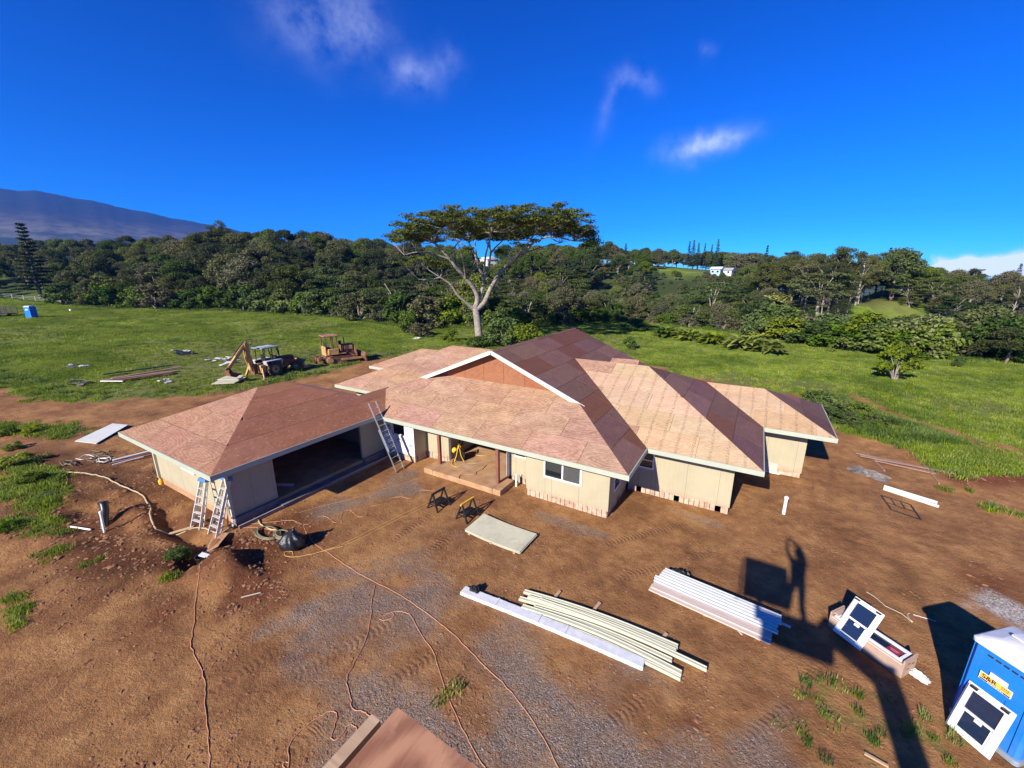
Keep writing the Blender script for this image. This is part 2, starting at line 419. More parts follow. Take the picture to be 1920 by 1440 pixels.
M['wrap'] = simple('house_wrap', (.74, .72, .74), .5, var=.05, scale=3)
M['ink'] = simple('green_print', (.20, .30, .28), .6)
M['ink_grey'] = simple('grey_print', (.33, .33, .35), .6)
def m_glass(name, col, rough=.04):
    t = NT(name); return t.set(col, rough, 0, t.bump(t.noise(1.5, 2), .05, .01), .9)
M['glass'] = m_glass('dark_window_glass', (.012, .014, .016))
M['screen'] = simple('insect_screen', (.055, .055, .055), .7)
M['alu'] = simple('aluminium', (.62, .64, .66), .38, .85, var=.1, scale=12)
M['alu_dull'] = simple('weathered_aluminium', (.60, .58, .54), .5, .35, var=.15, scale=9)
M['black'] = simple('black_plastic', (.018, .018, .02), .38, var=.2)
M['rubber'] = simple('dusty_rubber', (.05, .042, .036), .85, var=.3, dirt=(.25, .15, .09), dirt_amt=.6)
M['yellow'] = simple('yellow_plastic', (.72, .40, .03), .45)
M['blue'] = simple('blue_plastic', (.012, .17, .56), .42, var=.10, scale=2, spec=.35, dirt=(.10, .20, .42), dirt_amt=.35)
M['ladder_blue'] = simple('ladder_blue', (.05, .16, .42), .45)
M['orange_cord'] = simple('orange_cord', (.46, .22, .12), .5, var=.15, scale=3, dirt=(.42, .22, .13), dirt_amt=.6)
M['yellow_cord'] = simple('yellow_cord', (.56, .34, .10), .5, var=.15, scale=3, dirt=(.42, .24, .10), dirt_amt=.6)
M['tan_hose'] = simple('tan_hose', (.42, .34, .20), .5, var=.15, scale=3)
M['olive_hose'] = simple('olive_hose', (.16, .14, .08), .55, var=.2)
M['pvc'] = simple('white_pipe', (.78, .74, .68), .35, var=.04, dirt=(.6, .35, .15), dirt_amt=.35)
M['trim'] = simple('cream_trim', (.48, .47, .345), .5, var=.05, scale=4)
M['trim_white'] = simple('white_trim', (.53, .54, .52), .4, var=.04, scale=4)
M['wood_pink'] = m_wood('pinkish_board', (.58, .48, .42), (.46, .35, .29))
M['wood'] = m_wood('framing_lumber', (.48, .33, .21), (.36, .23, .14))
M['wood_old'] = m_wood('weathered_plank', (.36, .22, .16), (.24, .14, .10))
M['card'] = simple('muddy_cardboard', (.40, .27, .20), .8, var=.12, scale=4)
M['film'] = simple('plastic_film', (.60, .60, .60), .22, var=.08, scale=5, bump=.02, spec=.6)
M['tarp'] = simple('black_plastic_film', (.012, .0125, .015), .36, var=.3, scale=3, bump=.05, spec=.4)
M['grey_tarp'] = simple('muddy_grey_tarp', (.14, .12, .11), .6, var=.3, scale=3, bump=.03)
M['sheet'] = simple('weathered_siding_sheet', (.50, .475, .34), .7, var=.06, scale=2, dirt=(.36, .33, .24), dirt_amt=.7)
M['white_sheet'] = simple('pale_board', (.60, .60, .54), .65, var=.06, scale=1.5, dirt=(.45, .40, .33), dirt_amt=.4)
M['rust_yellow'] = simple('faded_yellow_paint', (.50, .29, .11), .6, var=.15, scale=2.5, dirt=(.16, .06, .03), dirt_amt=.85)
M['rust'] = simple('rusty_steel', (.17, .07, .04), .8, var=.35, scale=4)
M['rust_roof'] = simple('rusty_red_roof', (.34, .14, .11), .7, var=.25, scale=3)
M['cab_white'] = simple('dirty_white_paint', (.50, .50, .46), .5, var=.1, dirt=(.25, .18, .12), dirt_amt=.6)
M['cab_grey'] = simple('blue_grey_canopy', (.22, .27, .33), .45, var=.12)
M['steel_dark'] = simple('dark_greasy_steel', (.035, .03, .028), .6, .3, var=.3)
M['bark'] = simple('pale_bark', (.25, .215, .18), .85, var=.4, scale=3, bump=.03)
M['bark_dark'] = simple('grey_brown_bark', (.17, .13, .10), .9, var=.4, scale=3, bump=.03)
M['bark_mid'] = simple('grey_bark', (.25, .21, .17), .9, var=.4, scale=3)
M['leaf_albizia'] = m_leaf('albizia_leaves', (.022, .042, .010), (.105, .140, .024))
M['leaf_dark'] = m_leaf('dark_forest_leaves', (.028, .042, .012), (.115, .128, .034))
M['leaf_mid'] = m_leaf('forest_leaves', (.034, .060, .010), (.135, .175, .030))
M['leaf_bush'] = m_leaf('broad_bush_leaves', (.034, .072, .009), (.145, .205, .030))
M['leaf_bright'] = m_leaf('bright_broad_leaves', (.08, .14, .012), (.30, .35, .05), trans=.35)
M['leaf_olive'] = m_leaf('grey_olive_leaves', (.07, .072, .034), (.17, .165, .075))
M['leaf_pale'] = m_leaf('pale_bamboo_leaves', (.14, .165, .04), (.34, .35, .13))
M['leaf_pine'] = m_leaf('pine_needles', (.014, .030, .013), (.05, .075, .026), trans=.1)
M['grass'] = m_leaf('meadow_grass', (.075, .135, .012), (.26, .335, .035), scale=.16, trans=.4, loc=True)
M['weed'] = m_leaf('weed_leaves', (.045, .095, .012), (.15, .22, .035), scale=.3, trans=.3, loc=True)
# ------------------------------------------------------------------ the lie of the land
YARD = [gp(*p)[:2] for p in [(0, 733), (100, 750), (200, 758), (300, 750), (400, 740), (480, 727), (560, 711), (640, 693), (700, 676), (760, 664)]]
YARD += [(-33, 41), (-22, 44)] + [gp(*p)[:2] for p in [(1210, 678), (1300, 702), (1400, 724), (1500, 744), (1530, 754), (1572, 812), (1650, 836), (1700, 852), (1785, 886), (1920, 894)]]
YARD += [(24, 18), (40, 5), (40, -40), (-80, -40), (-100, 0)]
# bearing -> distance of the meadow's far edge, of the hill beyond, its crest height above the eye line
HILL = [  # photo u, edge m, crest m, crest treetop v, gulch depth
    (-400, 210, 420, 455, 0), (0, 190, 400, 452, 0), (120, 150, 380, 448, 0), (220, 138, 330, 444, 0), (330, 130, 250, 436, 0), (430, 122, 225, 424, 0), (520, 112, 220, 434, -1), (600, 100, 225, 441, -2),
    (660, 92, 270, 464, -4), (740, 84, 300, 466, -5), (900, 78, 300, 474, -7), (1050, 80, 300, 470, -8), (1150, 92, 310, 470, -9), (1250, 88, 300, 472, -9), (1350, 80, 290, 478, -8), (1440, 76, 230, 470, -7),
    (1510, 74, 190, 458, -7), (1600, 70, 190, 464, -8), (1680, 68, 230, 480, -10), (1780, 68, 270, 490, -11), (1920, 70, 300, 500, -12), (2400, 75, 320, 505, -12)]
_hu = np.array([azel(h[0], 518)[0] for h in HILL])
_he = np.array([h[1] for h in HILL], float); _hr = np.array([h[2] for h in HILL], float); _hg = np.array([h[4] for h in HILL], float)
_hz = np.array([CAMZ + h[2] * azel(h[0], h[3])[1] - (14.0 if h[0] < 340 else 16.0 if h[0] < 650 else 12.5 if h[0] < 1140 else 9.2 if h[0] < 1420 else 17. if h[0] < 1670 else 12.5) for h in HILL])
MOUND = gp(452, 1052); PIT = gp(345, 1010); DITCH = [gp(*p)[:2] for p in [(300, 935), (330, 985), (380, 1015), (360, 1050)]]
ROUGH = gp(160, 960)
HOUSE_BOX = (-25.6, 6.6, 3.0, 34.5)
def terrain(x, y, fine=True):
    x = np.asarray(x, float); y = np.asarray(y, float)
    r = np.hypot(x, y); az = np.arctan2(x, y)
    e = np.interp(az, _hu, _he); rr = np.interp(az, _hu, _hr); zz = np.interp(az, _hu, _hz); gd = np.interp(az, _hu, _hg)
    front = sstep(-.4, 0., np.cos(az - YAW) - .35)
    z = .022 * np.clip(-55 - x, 0, 130) * front
    z = z + (fbm(x, y, 26, 3, 3) - .5) * .9 * sstep(30, 70, r)
    k = (r - e) / np.maximum(rr - e, 1)
    dip = gd * np.clip(np.sin(np.clip(k, 0, .5) / .5 * math.pi), 0, 1)
    rise = sstep(.05, 1.0, k) * (zz - 0)
    far = np.where(k > 1, -np.minimum((k - 1) * 28, 60), 0)
    z = z + (dip + rise + np.clip(far, -40, 0)) * front
    if fine:
        near = 1 - sstep(26, 45, r)
        rough = np.exp(-((x - ROUGH[0]) ** 2 + (y - ROUGH[1]) ** 2) / 22.)
        z = z + near * ((fbm(x, y, 1.6, 4, 11) - .5) * .07 + (fbm(x, y, .45, 3, 15) - .5) * .05)
        z = z + rough * ((fbm(x, y, 1.3, 4, 21) - .42) * .70)
        d = np.hypot(x - MOUND[0], (y - MOUND[1]) * 1.15)
        z = z + .85 * np.clip(1 - d / 1.8, 0, 1) ** 1.15 * (.7 + .6 * fbm(x, y, .5, 3, 5))
        dc = np.hypot(x - gp(497, 1040)[0], y - gp(497, 1040)[1])
        z = z - .28 * np.exp(-(dc / .38) ** 2)
        dd = line_d(x, y, DITCH); z = z - .42 * np.exp(-(dd / .42) ** 2)
        # bank of spoil on the right and by the back track
        db = line_d(x, y, [gp(1545, 775)[:2], gp(1600, 790)[:2], gp(1680, 815)[:2], gp(1760, 850)[:2]]); z = z + .5 * np.exp(-(db / 2.0) ** 2)
        dr = line_d(x, y, [gp(1790, 905)[:2], gp(1920, 905)[:2]]); z = z + .18 * np.exp(-(dr / .8) ** 2) * (.5 + fbm(x, y, .6, 3, 9))
        x0, y0 = HOUSE_BOX[0] - .6, HOUSE_BOX[1] - .6
        # level where the buildings stand
        inb = np.minimum.reduce([x + 24.2, 1.5 - x, y - 5.6, 35 - y]); z = np.where((x < 4) & (x > -26), z * (1 - .9 * sstep(-.6, .3, inb)), z)
    return z
def T(x, y): return float(terrain(np.array([x]), np.array([y]))[0])
def gpt(u, v):
    """photo point -> place on the terrain"""
    d = ray(u, v); d = d / np.linalg.norm(d); lo = 5.
    ts = np.concatenate([np.arange(6, 60, .05), np.arange(60, 600, .4)])
    P = np.array([0, 0, CAMZ]) + ts[:, None] * d
    h = terrain(P[:, 0], P[:, 1]); i = int(np.argmax(P[:, 2] <= h))
    return np.array([P[i, 0], P[i, 1], h[i]])

def axis(lo, hi, step, far_lo, far_hi, g=1.13):
    a = list(np.arange(lo, hi, step)); s = step
    while a[-1] < far_hi: s = min(s * g, 160); a.append(a[-1] + s)
    s = step; b = [lo]
    while b[-1] > far_lo: s = min(s * g, 160); b.append(b[-1] - s)
    return np.array(sorted(b[1:]) + a)
gx = axis(-25, 9, .09, -5000, 5000); gy = axis(4.5, 20.5, .09, -1500, 5500)
X, Y = np.meshgrid(gx, gy); Z = terrain(X, Y)
nx, ny = len(gx), len(gy)
idx = np.arange(nx * ny).reshape(ny, nx)
quads = np.stack([idx[:-1, :-1], idx[:-1, 1:], idx[1:, 1:], idx[1:, :-1]], -1).reshape(-1, 4)
def grass_mask(x, y, cap=1.):
    """1 = grown over, 0 = bare earth"""
    sd = poly_sd(x, y, YARD)
    jag = (fbm(x, y, 3.2, 4, 31) - .5) * 3.4
    r = np.hypot(x, y)
    g = sstep(-.7, .9, sd + jag * np.clip(r / 28, .35, 1.4))
    # wheel ruts in the right-hand meadow
    for pts in ([(1600, 742), (1668, 774), (1750, 800), (1840, 826), (1960, 862)], [(1670, 786), (1760, 815), (1850, 842), (1960, 880)]):
        d = line_d(x, y, [gp(*p)[:2] for p in pts]); g = g * (1 - .85 * np.exp(-((d + (fbm(x, y, 2, 3, 77) - .5) * .9) / .8) ** 2))
    n = fbm(x, y, .9, 4, 41); n2 = fbm(x, y, .32, 3, 43)
    def spot(pts, w, k=1.):
        nonlocal g
        P = [gp(*p)[:2] for p in pts]
        d = line_d(x, y, P if len(P) > 1 else P * 2)
        g = np.maximum(g, cap * sstep(.40, .80, n2 * .75 + n * .35 + .34 * (1 - d / w) - .12) * (d < w * 1.9) * k)
    spot([(1800, 925), (1860, 950), (1960, 985)], .75)
    spot([(1540, 1320), (1600, 1370), (1640, 1430)], .9, .9); spot([(1700, 1370), (1760, 1400)], .9, .95); spot([(1800, 1380), (1880, 1410)], .7, .9); spot([(1590, 1290)], .5, .8)
    spot([(1490, 1370), (1560, 1430)], .5, .7); spot([(1725, 1282)], .3, .8)
    spot([(0, 800), (60, 806), (140, 808)], 1.3); spot([(10, 868), (60, 890), (90, 930)], 1.1); spot([(0, 985), (60, 985), (110, 1000)], .7); spot([(30, 900), (85, 950)], .9)
    spot([(0, 1130), (10, 1190)], .5, .9); spot([(95, 1040)], .6, .55); spot([(150, 1060)], .5, .5); spot([(840, 1310)], .33, .8); spot([(845, 1372), (830, 1390)], .35, .8); spot([(335, 1040)], .25, .9); spot([(320, 1085)], .2, .6)
    spot([(820, 1275), (860, 1290)], .25, .6)
    return g
GR = grass_mask(X, Y, .55)
def blobs(lst, n, lo=.34, hi=.86):
    m = np.zeros(X.shape)
    for (pts, w, k) in lst:
        P = [gp(*p)[:2] for p in pts]
        d = line_d(X, Y, P if len(P) > 1 else P * 2)
        m = np.maximum(m, k * sstep(lo, hi, n + .5 * (.62 - d / w)) * (1 - sstep(w * 1.3, w * 2.2, d)))
    return m
nA = fbm(X, Y, 1.5, 4, 51)
GV = blobs([([(700, 1130), (900, 1220), (1080, 1400)], 3.4, .78), ([(650, 1380), (760, 1260)], 2.0, .6), ([(820, 1080), (720, 1060)], 1.6, .6), ([(880, 1190), (950, 1260), (1050, 1350), (1150, 1410)], 1.7, 1), ([(860, 1140), (760, 1110)], 1.0, .7), ([(1000, 1330), (960, 1400)], 1.6, 1), ([(640, 1110), (540, 1165), (480, 1190)], .7, .9), ([(730, 1190), (700, 1290)], .9, .75),
            ([(545, 1240), (640, 1290)], .8, .55), ([(760, 1330), (900, 1430)], .9, .9), ([(760, 915), (690, 935), (620, 955)], 1.0, .75), ([(600, 1075), (700, 1080)], .8, .75), ([(1020, 965), (1130, 1005)], .5, .6),
            ([(1260, 955), (1340, 985)], .4, .5), ([(1470, 1330), (1400, 1420)], .9, .7), ([(1300, 1420), (1200, 1440)], 1.2, .8), ([(1890, 1150), (1960, 1180)], .75, 1.), ([(1800, 1140)], .35, .7), ([(770, 890), (740, 900)], .6, .6)], nA)
PALE = blobs([([(1895, 1150), (1980, 1190)], .85, 1.), ([(1815, 1138)], .4, .7)], nA)
RED = blobs([([(410, 1050), (490, 1070)], 3.4, 1.), ([(250, 950), (330, 980)], 1.8, .8), ([(1800, 905), (1960, 905)], 1.1, 1.), ([(1840, 1080), (1960, 1110)], 1.5, .7), ([(150, 990), (250, 1040)], 1.8, .6), ([(1300, 1360)], .5, .9), ([(1790, 890)], .8, .8)], nA)
DAMP = blobs([([(60, 850), (140, 880), (110, 940)], 3.0, 1.), ([(190, 900), (300, 920), (340, 990)], 2.4, .85), ([(120, 1010), (260, 1040), (380, 1050)], 2.0, .95), ([(430, 1075), (500, 1045)], 1.5, .75), ([(400, 1090), (300, 1110)], .9, .5), ([(760, 760), (480, 735), (300, 765)], 1.6, .5), ([(640, 940), (520, 985)], .7, .45), ([(880, 985), (940, 975)], .6, .45), ([(1260, 985), (1340, 1010)], .7, .5), ([(1090, 960), (1190, 950)], .6, .45), ([(1690, 1060), (1730, 1130)], .7, .6), ([(1420, 960), (1440, 930)], .7, .5)], nA)
DRY = sstep(.42, .62, fbm(X, Y, 14, 4, 61) - .05 + .36 * np.exp(-((X + 62) ** 2 / 900 + (Y - 20) ** 2 / 130)) - .06)
def track(lines, half):
    """wheel tracks: strength across the rut and distance along it"""
    k_, al_ = np.zeros(X.shape), np.zeros(X.shape)
    for px_ in lines:
        P = np.array([gp(*p)[:2] for p in px_]); s0 = 0.
        best = np.full(X.shape, 1e9)
        for a, b in zip(P[:-1], P[1:]):
            e = b - a; L = math.hypot(*e); e = e / L; t_ = np.clip((X - a[0]) * e[0] + (Y - a[1]) * e[1], 0, L)
            dx, dy = X - a[0] - t_ * e[0], Y - a[1] - t_ * e[1]; lat = np.abs(np.abs(dx * e[1] - dy * e[0]) - half); dd_ = np.hypot(dx, dy)
            m_ = (dd_ < best) & (dd_ < half + .6); best = np.where(m_, dd_, best)
            al_ = np.where(m_, s0 + t_ + .35 * lat, al_); k_ = np.where(m_, np.maximum(k_ * 0, np.exp(-(lat / .17) ** 4)), k_); s0 += L
    return k_, al_
TRK, TRA = track([[(180, 1440), (300, 1310), (450, 1215), (600, 1130), (760, 1030), (860, 960)], [(430, 1440), (560, 1320), (800, 1180), (1080, 1070), (1330, 1000), (1560, 930)], [(1180, 1440), (1420, 1260), (1540, 1120), (1600, 1000), (1600, 900)], [(0, 790), (120, 788), (260, 775), (400, 752), (560, 722)]], .82)
TRK = TRK * sstep(.42, .70, fbm(X, Y, 2.4, 3, 131)) * (1 - GR)
CLR = np.zeros(X.shape)
for (u_, v_, r_) in [(1280, 511, 17), (1330, 512, 17), (1655, 585, 13), (1712, 592, 9)]:
    c_ = gpt(u_, v_); CLR = np.maximum(CLR, 1 - sstep(.7, 1.15, np.hypot(X - c_[0], Y - c_[1]) / r_ + (fbm(X, Y, 8, 3, 141) - .5) * .4))
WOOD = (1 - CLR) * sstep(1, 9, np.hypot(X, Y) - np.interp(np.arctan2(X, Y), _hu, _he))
gm = np_mesh('ground', np.stack([X, Y, Z], -1).reshape(-1, 3), quads, None, True)
for n_, a_ in (('grass', GR), ('gravel', GV), ('red', RED), ('dry', DRY), ('pale', PALE), ('wood', WOOD), ('damp', DAMP), ('trk', TRK), ('tra', TRA)): fattr(gm, n_, a_)

t = NT('earth')
p = t.pos()
n1 = t.noise(.42, 6, p, .66); n2 = t.noise(2.3, 6, p, .65); n3 = t.noise(14, 5, p, .7); n4 = t.noise(60, 4, p, .7)
dirt = t.ramp(t.math('ADD', t.math('MULTIPLY', n1, .62), t.math('MULTIPLY', n2, .38)), [(.34, (.150, .064, .027)), (.46, (.250, .116, .046)), (.55, (.350, .174, .066)), (.68, (.475, .262, .102))])
dirt = t.mix(t.math('MULTIPLY', t.rng(n3, .52, .72), .42), dirt, (.12, .052, .028))
dirt = t.mix(t.math('MULTIPLY', t.rng(n4, .55, .75), .30), dirt, (.44, .27, .16))
dirt = t.mix(t.math('MULTIPLY', t.attr('trk'), .38), dirt, (.17, .080, .042))
redc = t.mix(t.rng(n3, .35, .7), (.155, .042, .017), (.075, .024, .012))
c = t.mix(t.math('MULTIPLY', t.attr('red'), .92), dirt, redc)
c = t.mix(t.math('MULTIPLY', t.attr('damp'), t.rng(n2, .35, .6, .45, .95)), c, t.mix(t.rng(n3, .35, .65), (.085, .031, .014), (.048, .019, .010)))
vg = t.voro(34, p, out='Color'); bw = t.node('ShaderNodeRGBToBW'); t.l.new(vg, bw.inputs[0])
gv = t.ramp(bw.outputs[0], [(.15, (.105, .085, .071)), (.5, (.200, .166, .140)), (.85, (.285, .245, .213))])
gv = t.mix(t.math('MULTIPLY', t.rng(n2, .42, .62), .30), gv, dirt)
gfac = t.math('MULTIPLY', t.rng(t.math('ADD', t.math('ADD', t.math('MULTIPLY', n3, .5), t.math('MULTIPLY', n2, .4)), t.math('MULTIPLY', t.attr('gravel'), .5)), .50, .88), .80, clamp=True)
c = t.mix(gfac, c, gv)
c = t.mix(t.math('MULTIPLY', t.attr('pale'), t.rng(n3, .4, .6)), c, (.55, .52, .48))
gn = t.noise(.16, 6, p, .72); gn2 = t.noise(1.7, 5, p, .7)
gcol = t.mix(t.rng(gn, .36, .62), (.075, .135, .013), (.235, .30, .030))
gcol = t.mix(t.math('MULTIPLY', t.rng(gn2, .45, .75), .7), gcol, (.075, .115, .018))
gcol = t.mix(t.math('MULTIPLY', t.attr('dry'), t.rng(gn2, .3, .6, .45, .95)), gcol, (.15, .135, .048))
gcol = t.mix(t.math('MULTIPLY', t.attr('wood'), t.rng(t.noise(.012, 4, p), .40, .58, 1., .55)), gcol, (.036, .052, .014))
gf = t.rng(t.math('ADD', t.attr('grass'), t.math('MULTIPLY', t.math('SUBTRACT', n3, .5), .55)), .38, .62)
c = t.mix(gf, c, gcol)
h = t.math('ADD', t.math('MULTIPLY', n3, .75), t.math('MULTIPLY', n4, .40))
tread = t.math('MULTIPLY', t.attr('trk'), t.math('SUBTRACT', t.math('MULTIPLY', t.math('SINE', t.math('MULTIPLY', t.attr('tra'), 42.)), .15), .14))
h = t.math('ADD', h, tread)
h = t.math('ADD', h, t.math('MULTIPLY', t.voro(34, p), t.math('MULTIPLY', gfac, -.35)))
h = t.math('ADD', h, t.math('MULTIPLY', t.noise(4.0, 6, p, .72), 1.0))
t.set(c, .95, 0, t.bump(h, .8, .085), .12)
M['earth'] = t.m
gm.materials.append(M['earth'])
ground = obj('ground', gm, None, kind='structure')

# ------------------------------------------------------------------ scatter helper (for what nobody could count)
def scatter(name, protos, pts, rot, scl, which, label, cat, tilt=None):
    me = bpy.data.meshes.new(name); me.vertices.add(len(pts)); me.vertices.foreach_set('co', np.asarray(pts, np.float32).ravel())
    fattr(me, 'rz', rot); fattr(me, 'sc', scl)
    a = me.attributes.new('kindid', 'INT', 'POINT'); a.data.foreach_set('value', np.asarray(which, np.int32))
    o = bpy.data.objects.new(name, me); C.objects.link(o); tag(o, label, cat, kind='stuff')
    ng = bpy.data.node_groups.new(name + '_nodes', 'GeometryNodeTree')
    ng.interface.new_socket('Geometry', in_out='INPUT', socket_type='NodeSocketGeometry'); ng.interface.new_socket('Geometry', in_out='OUTPUT', socket_type='NodeSocketGeometry')
    N, L = ng.nodes, ng.links
    gi, go = N.new('NodeGroupInput'), N.new('NodeGroupOutput'); jn = N.new('GeometryNodeJoinGeometry')
    def na(nm, ty):
        q = N.new('GeometryNodeInputNamedAttribute'); q.data_type = ty; q.inputs['Name'].default_value = nm; return q.outputs['Attribute']
    cx = N.new('ShaderNodeCombineXYZ'); L.new(na('rz', 'FLOAT'), cx.inputs[2])
    e2r = N.new('FunctionNodeEulerToRotation'); L.new(cx.outputs[0], e2r.inputs[0])
    for k, po in enumerate(protos):
        oi = N.new('GeometryNodeObjectInfo'); oi.inputs['Object'].default_value = po; oi.inputs['As Instance'].default_value = True
        cmp = N.new('FunctionNodeCompare'); cmp.data_type = 'INT'; cmp.operation = 'EQUAL'
        L.new(na('kindid', 'INT'), cmp.inputs[2]); cmp.inputs[3].default_value = k
        ip = N.new('GeometryNodeInstanceOnPoints')
        L.new(gi.outputs[0], ip.inputs['Points']); L.new(cmp.outputs[0], ip.inputs['Selection']); L.new(oi.outputs['Geometry'], ip.inputs['Instance'])
        L.new(e2r.outputs[0], ip.inputs['Rotation']); L.new(na('sc', 'FLOAT'), ip.inputs['Scale'])
        L.new(ip.outputs[0], jn.inputs[0])
    L.new(jn.outputs[0], go.inputs[0])
    md = o.modifiers.new('scatter', 'NODES'); md.node_group = ng
    return o
def proto(name, mesh, mat):
    if not mesh.materials: mesh.materials.append(mat)
    return bpy.data.objects.new(name, mesh)             # not linked: only a shape to repeat
def tuft(name, n, h, spread, w, seed, lean=.5):
    g = np.random.default_rng(seed); vs, fs = [], []
    for i in range(n):
        a = g.uniform(0, 6.28); rr = spread * math.sqrt(g.uniform()); bx, by = rr * math.cos(a), rr * math.sin(a)
        hh = h * g.uniform(.55, 1.1); d = g.uniform(0, 6.28); l = lean * hh * g.uniform(.2, 1.); ww = w * g.uniform(.7, 1.3)
        px, py = -math.sin(d) * ww / 2, math.cos(d) * ww / 2; ox, oy = math.cos(d) * l, math.sin(d) * l
        o = len(vs)
        vs += [(bx - px, by - py, -.03), (bx + px, by + py, -.03), (bx + px * .8 + ox * .35, by + py * .8 + oy * .35, hh * .6), (bx - px * .8 + ox * .35, by - py * .8 + oy * .35, hh * .6), (bx + ox, by + oy, hh)]
        fs += [(o, o + 1, o + 2, o + 3), (o + 3, o + 2, o + 4)]
    m = bpy.data.meshes.new(name); m.from_pydata(vs, [], fs); m.update(); return m
TUFTS = [proto('grass_tuft', tuft('grass_tuft', 26, .20, .34, .035, s), M['grass']) for s in (1, 2, 3)] + [proto('weed_tuft', tuft('weed_tuft', 44, .42, .36, .040, s, .9), M['weed']) for s in (4, 5)]
def in_view(x, y, pad=.06):
    a = np.arctan2(x, y) - YAW
    return np.abs(a) < R(51.5) + pad
g = np.random.default_rng(11)
NP = 700000
aa = YAW + g.uniform(-.98, .98, NP); rr = 7 + (200 - 7) * g.uniform(0, 1, NP) ** 1.15
px, py = rr * np.sin(aa), rr * np.cos(aa)
gm_ = grass_mask(px, py)
edge = np.interp(np.arctan2(px, py), _hu, _he)
dry_ = sstep(.42, .62, fbm(px, py, 14, 4, 61) - .05 + .36 * np.exp(-((px + 62) ** 2 / 900 + (py - 20) ** 2 / 130)) - .06)
patch = fbm(px, py, 5, 4, 71)
keep = (g.uniform(0, 1, NP) < gm_ * np.clip(.40 + (patch - .35) * 1.6, .12, 1) * (1 - .82 * dry_)) & (gm_ > .3) & (rr < edge + 4)
def built(x, y):
    m = (x > -23.) & (x < -15.7) & (y > 6.4) & (y < 16)
    m |= (x > -17) & (x < -4.) & (y > 13.5) & (y < 35)
    m |= (x > -25) & (x < 2.95) & (y > 17.) & (y < 27) & ((x < .2) | (y > 22.2)) & ((x > -22.4) | (y > 22.2))
    return m
keep &= ~built(px, py)
keep &= ~((px > 4.0) & (px < 6.6) & (py > 9.6) & (py < 11.6) & (g.uniform(0, 1, NP) < .6))
px, py, rr = px[keep], py[keep], rr[keep]
pz = terrain(px, py)
tall = np.zeros(len(px), bool)
bank = line_d(px, py, [gp(1540, 765)[:2], gp(1600, 785)[:2], gp(1690, 815)[:2]])
mach = np.hypot((px + 41) / 6.5, (py - 26) / 5.)
strip = poly_sd(px, py, YARD)
thin = (strip < -1.5) & (px > -13) & (g.uniform(0, 1, len(px)) < .5)
tall |= (bank < 2.6) & (g.uniform(0, 1, len(px)) < .55)
tall |= (mach < 1) & (g.uniform(0, 1, len(px)) < .25)
tall |= (strip > 0) & (strip < 3.0) & (px < -20) & (g.uniform(0, 1, len(px)) < .08)
tall |= (rr > np.interp(np.arctan2(px, py), _hu, _he) - 3) & (g.uniform(0, 1, len(px)) < .2)
inyard = (strip < -1.5) & (px > -13)
sc = g.uniform(.6, 1.2, len(px)) * np.where(rr < 24, .62, .85) * np.where(rr > 70, 1.35, 1.)
sc = sc * np.clip(.7 + fbm(px, py, 3, 3, 81) * .7, .7, 1.4)
kid = np.where(tall | (inyard & (g.uniform(0, 1, len(px)) < .5)), 3 + g.integers(0, 2, len(px)), g.integers(0, 3, len(px)))
sc = np.where(inyard & (kid > 2), sc * .5, sc)
ok = ~thin; px, py, pz, sc, kid = px[ok], py[ok], pz[ok], sc[ok], kid[ok]
scatter('grass', TUFTS, np.stack([px, py, pz], -1), g.uniform(0, 6.28, len(px)), sc, kid, 'green grass and weeds covering the meadow and growing through the dirt', 'grass')
print('grass tufts', len(px))
# clods and stones lying on the bare earth
def lump(seed, flat=.45):
    bm = bmesh.new(); bmesh.ops.create_icosphere(bm, subdivisions=1, radius=.5); q = np.random.default_rng(seed)
    for v in bm.verts: v.co *= q.uniform(.5, 1.3); v.co.z *= flat; v.co.x *= 1.25
    m = bpy.data.meshes.new('clod'); bm.to_mesh(m); bm.free(); return m
M['clod'] = simple('earth_clod', (.22, .105, .052), .95, var=.35, scale=9)
t = NT('pebble'); t.set(t.ramp(t.math('FRACT', t.math('MULTIPLY', t.noise(900., 0, t.node('ShaderNodeObjectInfo').outputs['Location']), 7)), [(.1, (.10, .08, .068)), (.6, (.17, .14, .118)), (.95, (.26, .225, .195))]), .9)
M['pebble'] = t.m
CLODS = [proto('clod', lump(s), M['clod']) for s in (1, 2, 3)] + [proto('pebble', lump(s, .7), M['pebble']) for s in (4, 5)]
NC = 60000
aa = YAW + g.uniform(-.96, .96, NC); rr = 6 + 24 * g.uniform(0, 1, NC) ** 1.25
px, py = rr * np.sin(aa), rr * np.cos(aa)
iv = np.interp(px, gx, np.arange(nx)).astype(int), np.interp(py, gy, np.arange(ny)).astype(int)
gvl = GV[iv[1], iv[0]]; redl = RED[iv[1], iv[0]]; grl = GR[iv[1], iv[0]]
cl_ = fbm(px, py, 1.1, 4, 91)
rough_ = np.exp(-((px - ROUGH[0]) ** 2 + (py - ROUGH[1]) ** 2) / 30.)
leftn = sstep(-2, -7, px)
peb = g.uniform(0, 1, NC) < gvl * .7
keep = (g.uniform(0, 1, NC) < np.clip(sstep(.50, .72, cl_) * .5 + .5 * redl + .5 * rough_ + .12 * leftn, .05, 1)) | (peb & (g.uniform(0, 1, NC) < .8))
keep &= grl < .6
keep &= ~built(px, py)
px, py, peb = px[keep], py[keep], peb[keep]
rl = redl[keep]; rl2 = rough_[keep]
sz = np.where(peb, g.uniform(.02, .045, len(px)), .03 + .075 * g.uniform(0, 1, len(px)) ** 3.0 * (1 + 1.2 * rl + 1.2 * rl2))
kid = np.where(peb, 3 + g.integers(0, 2, len(px)), g.integers(0, 3, len(px)))
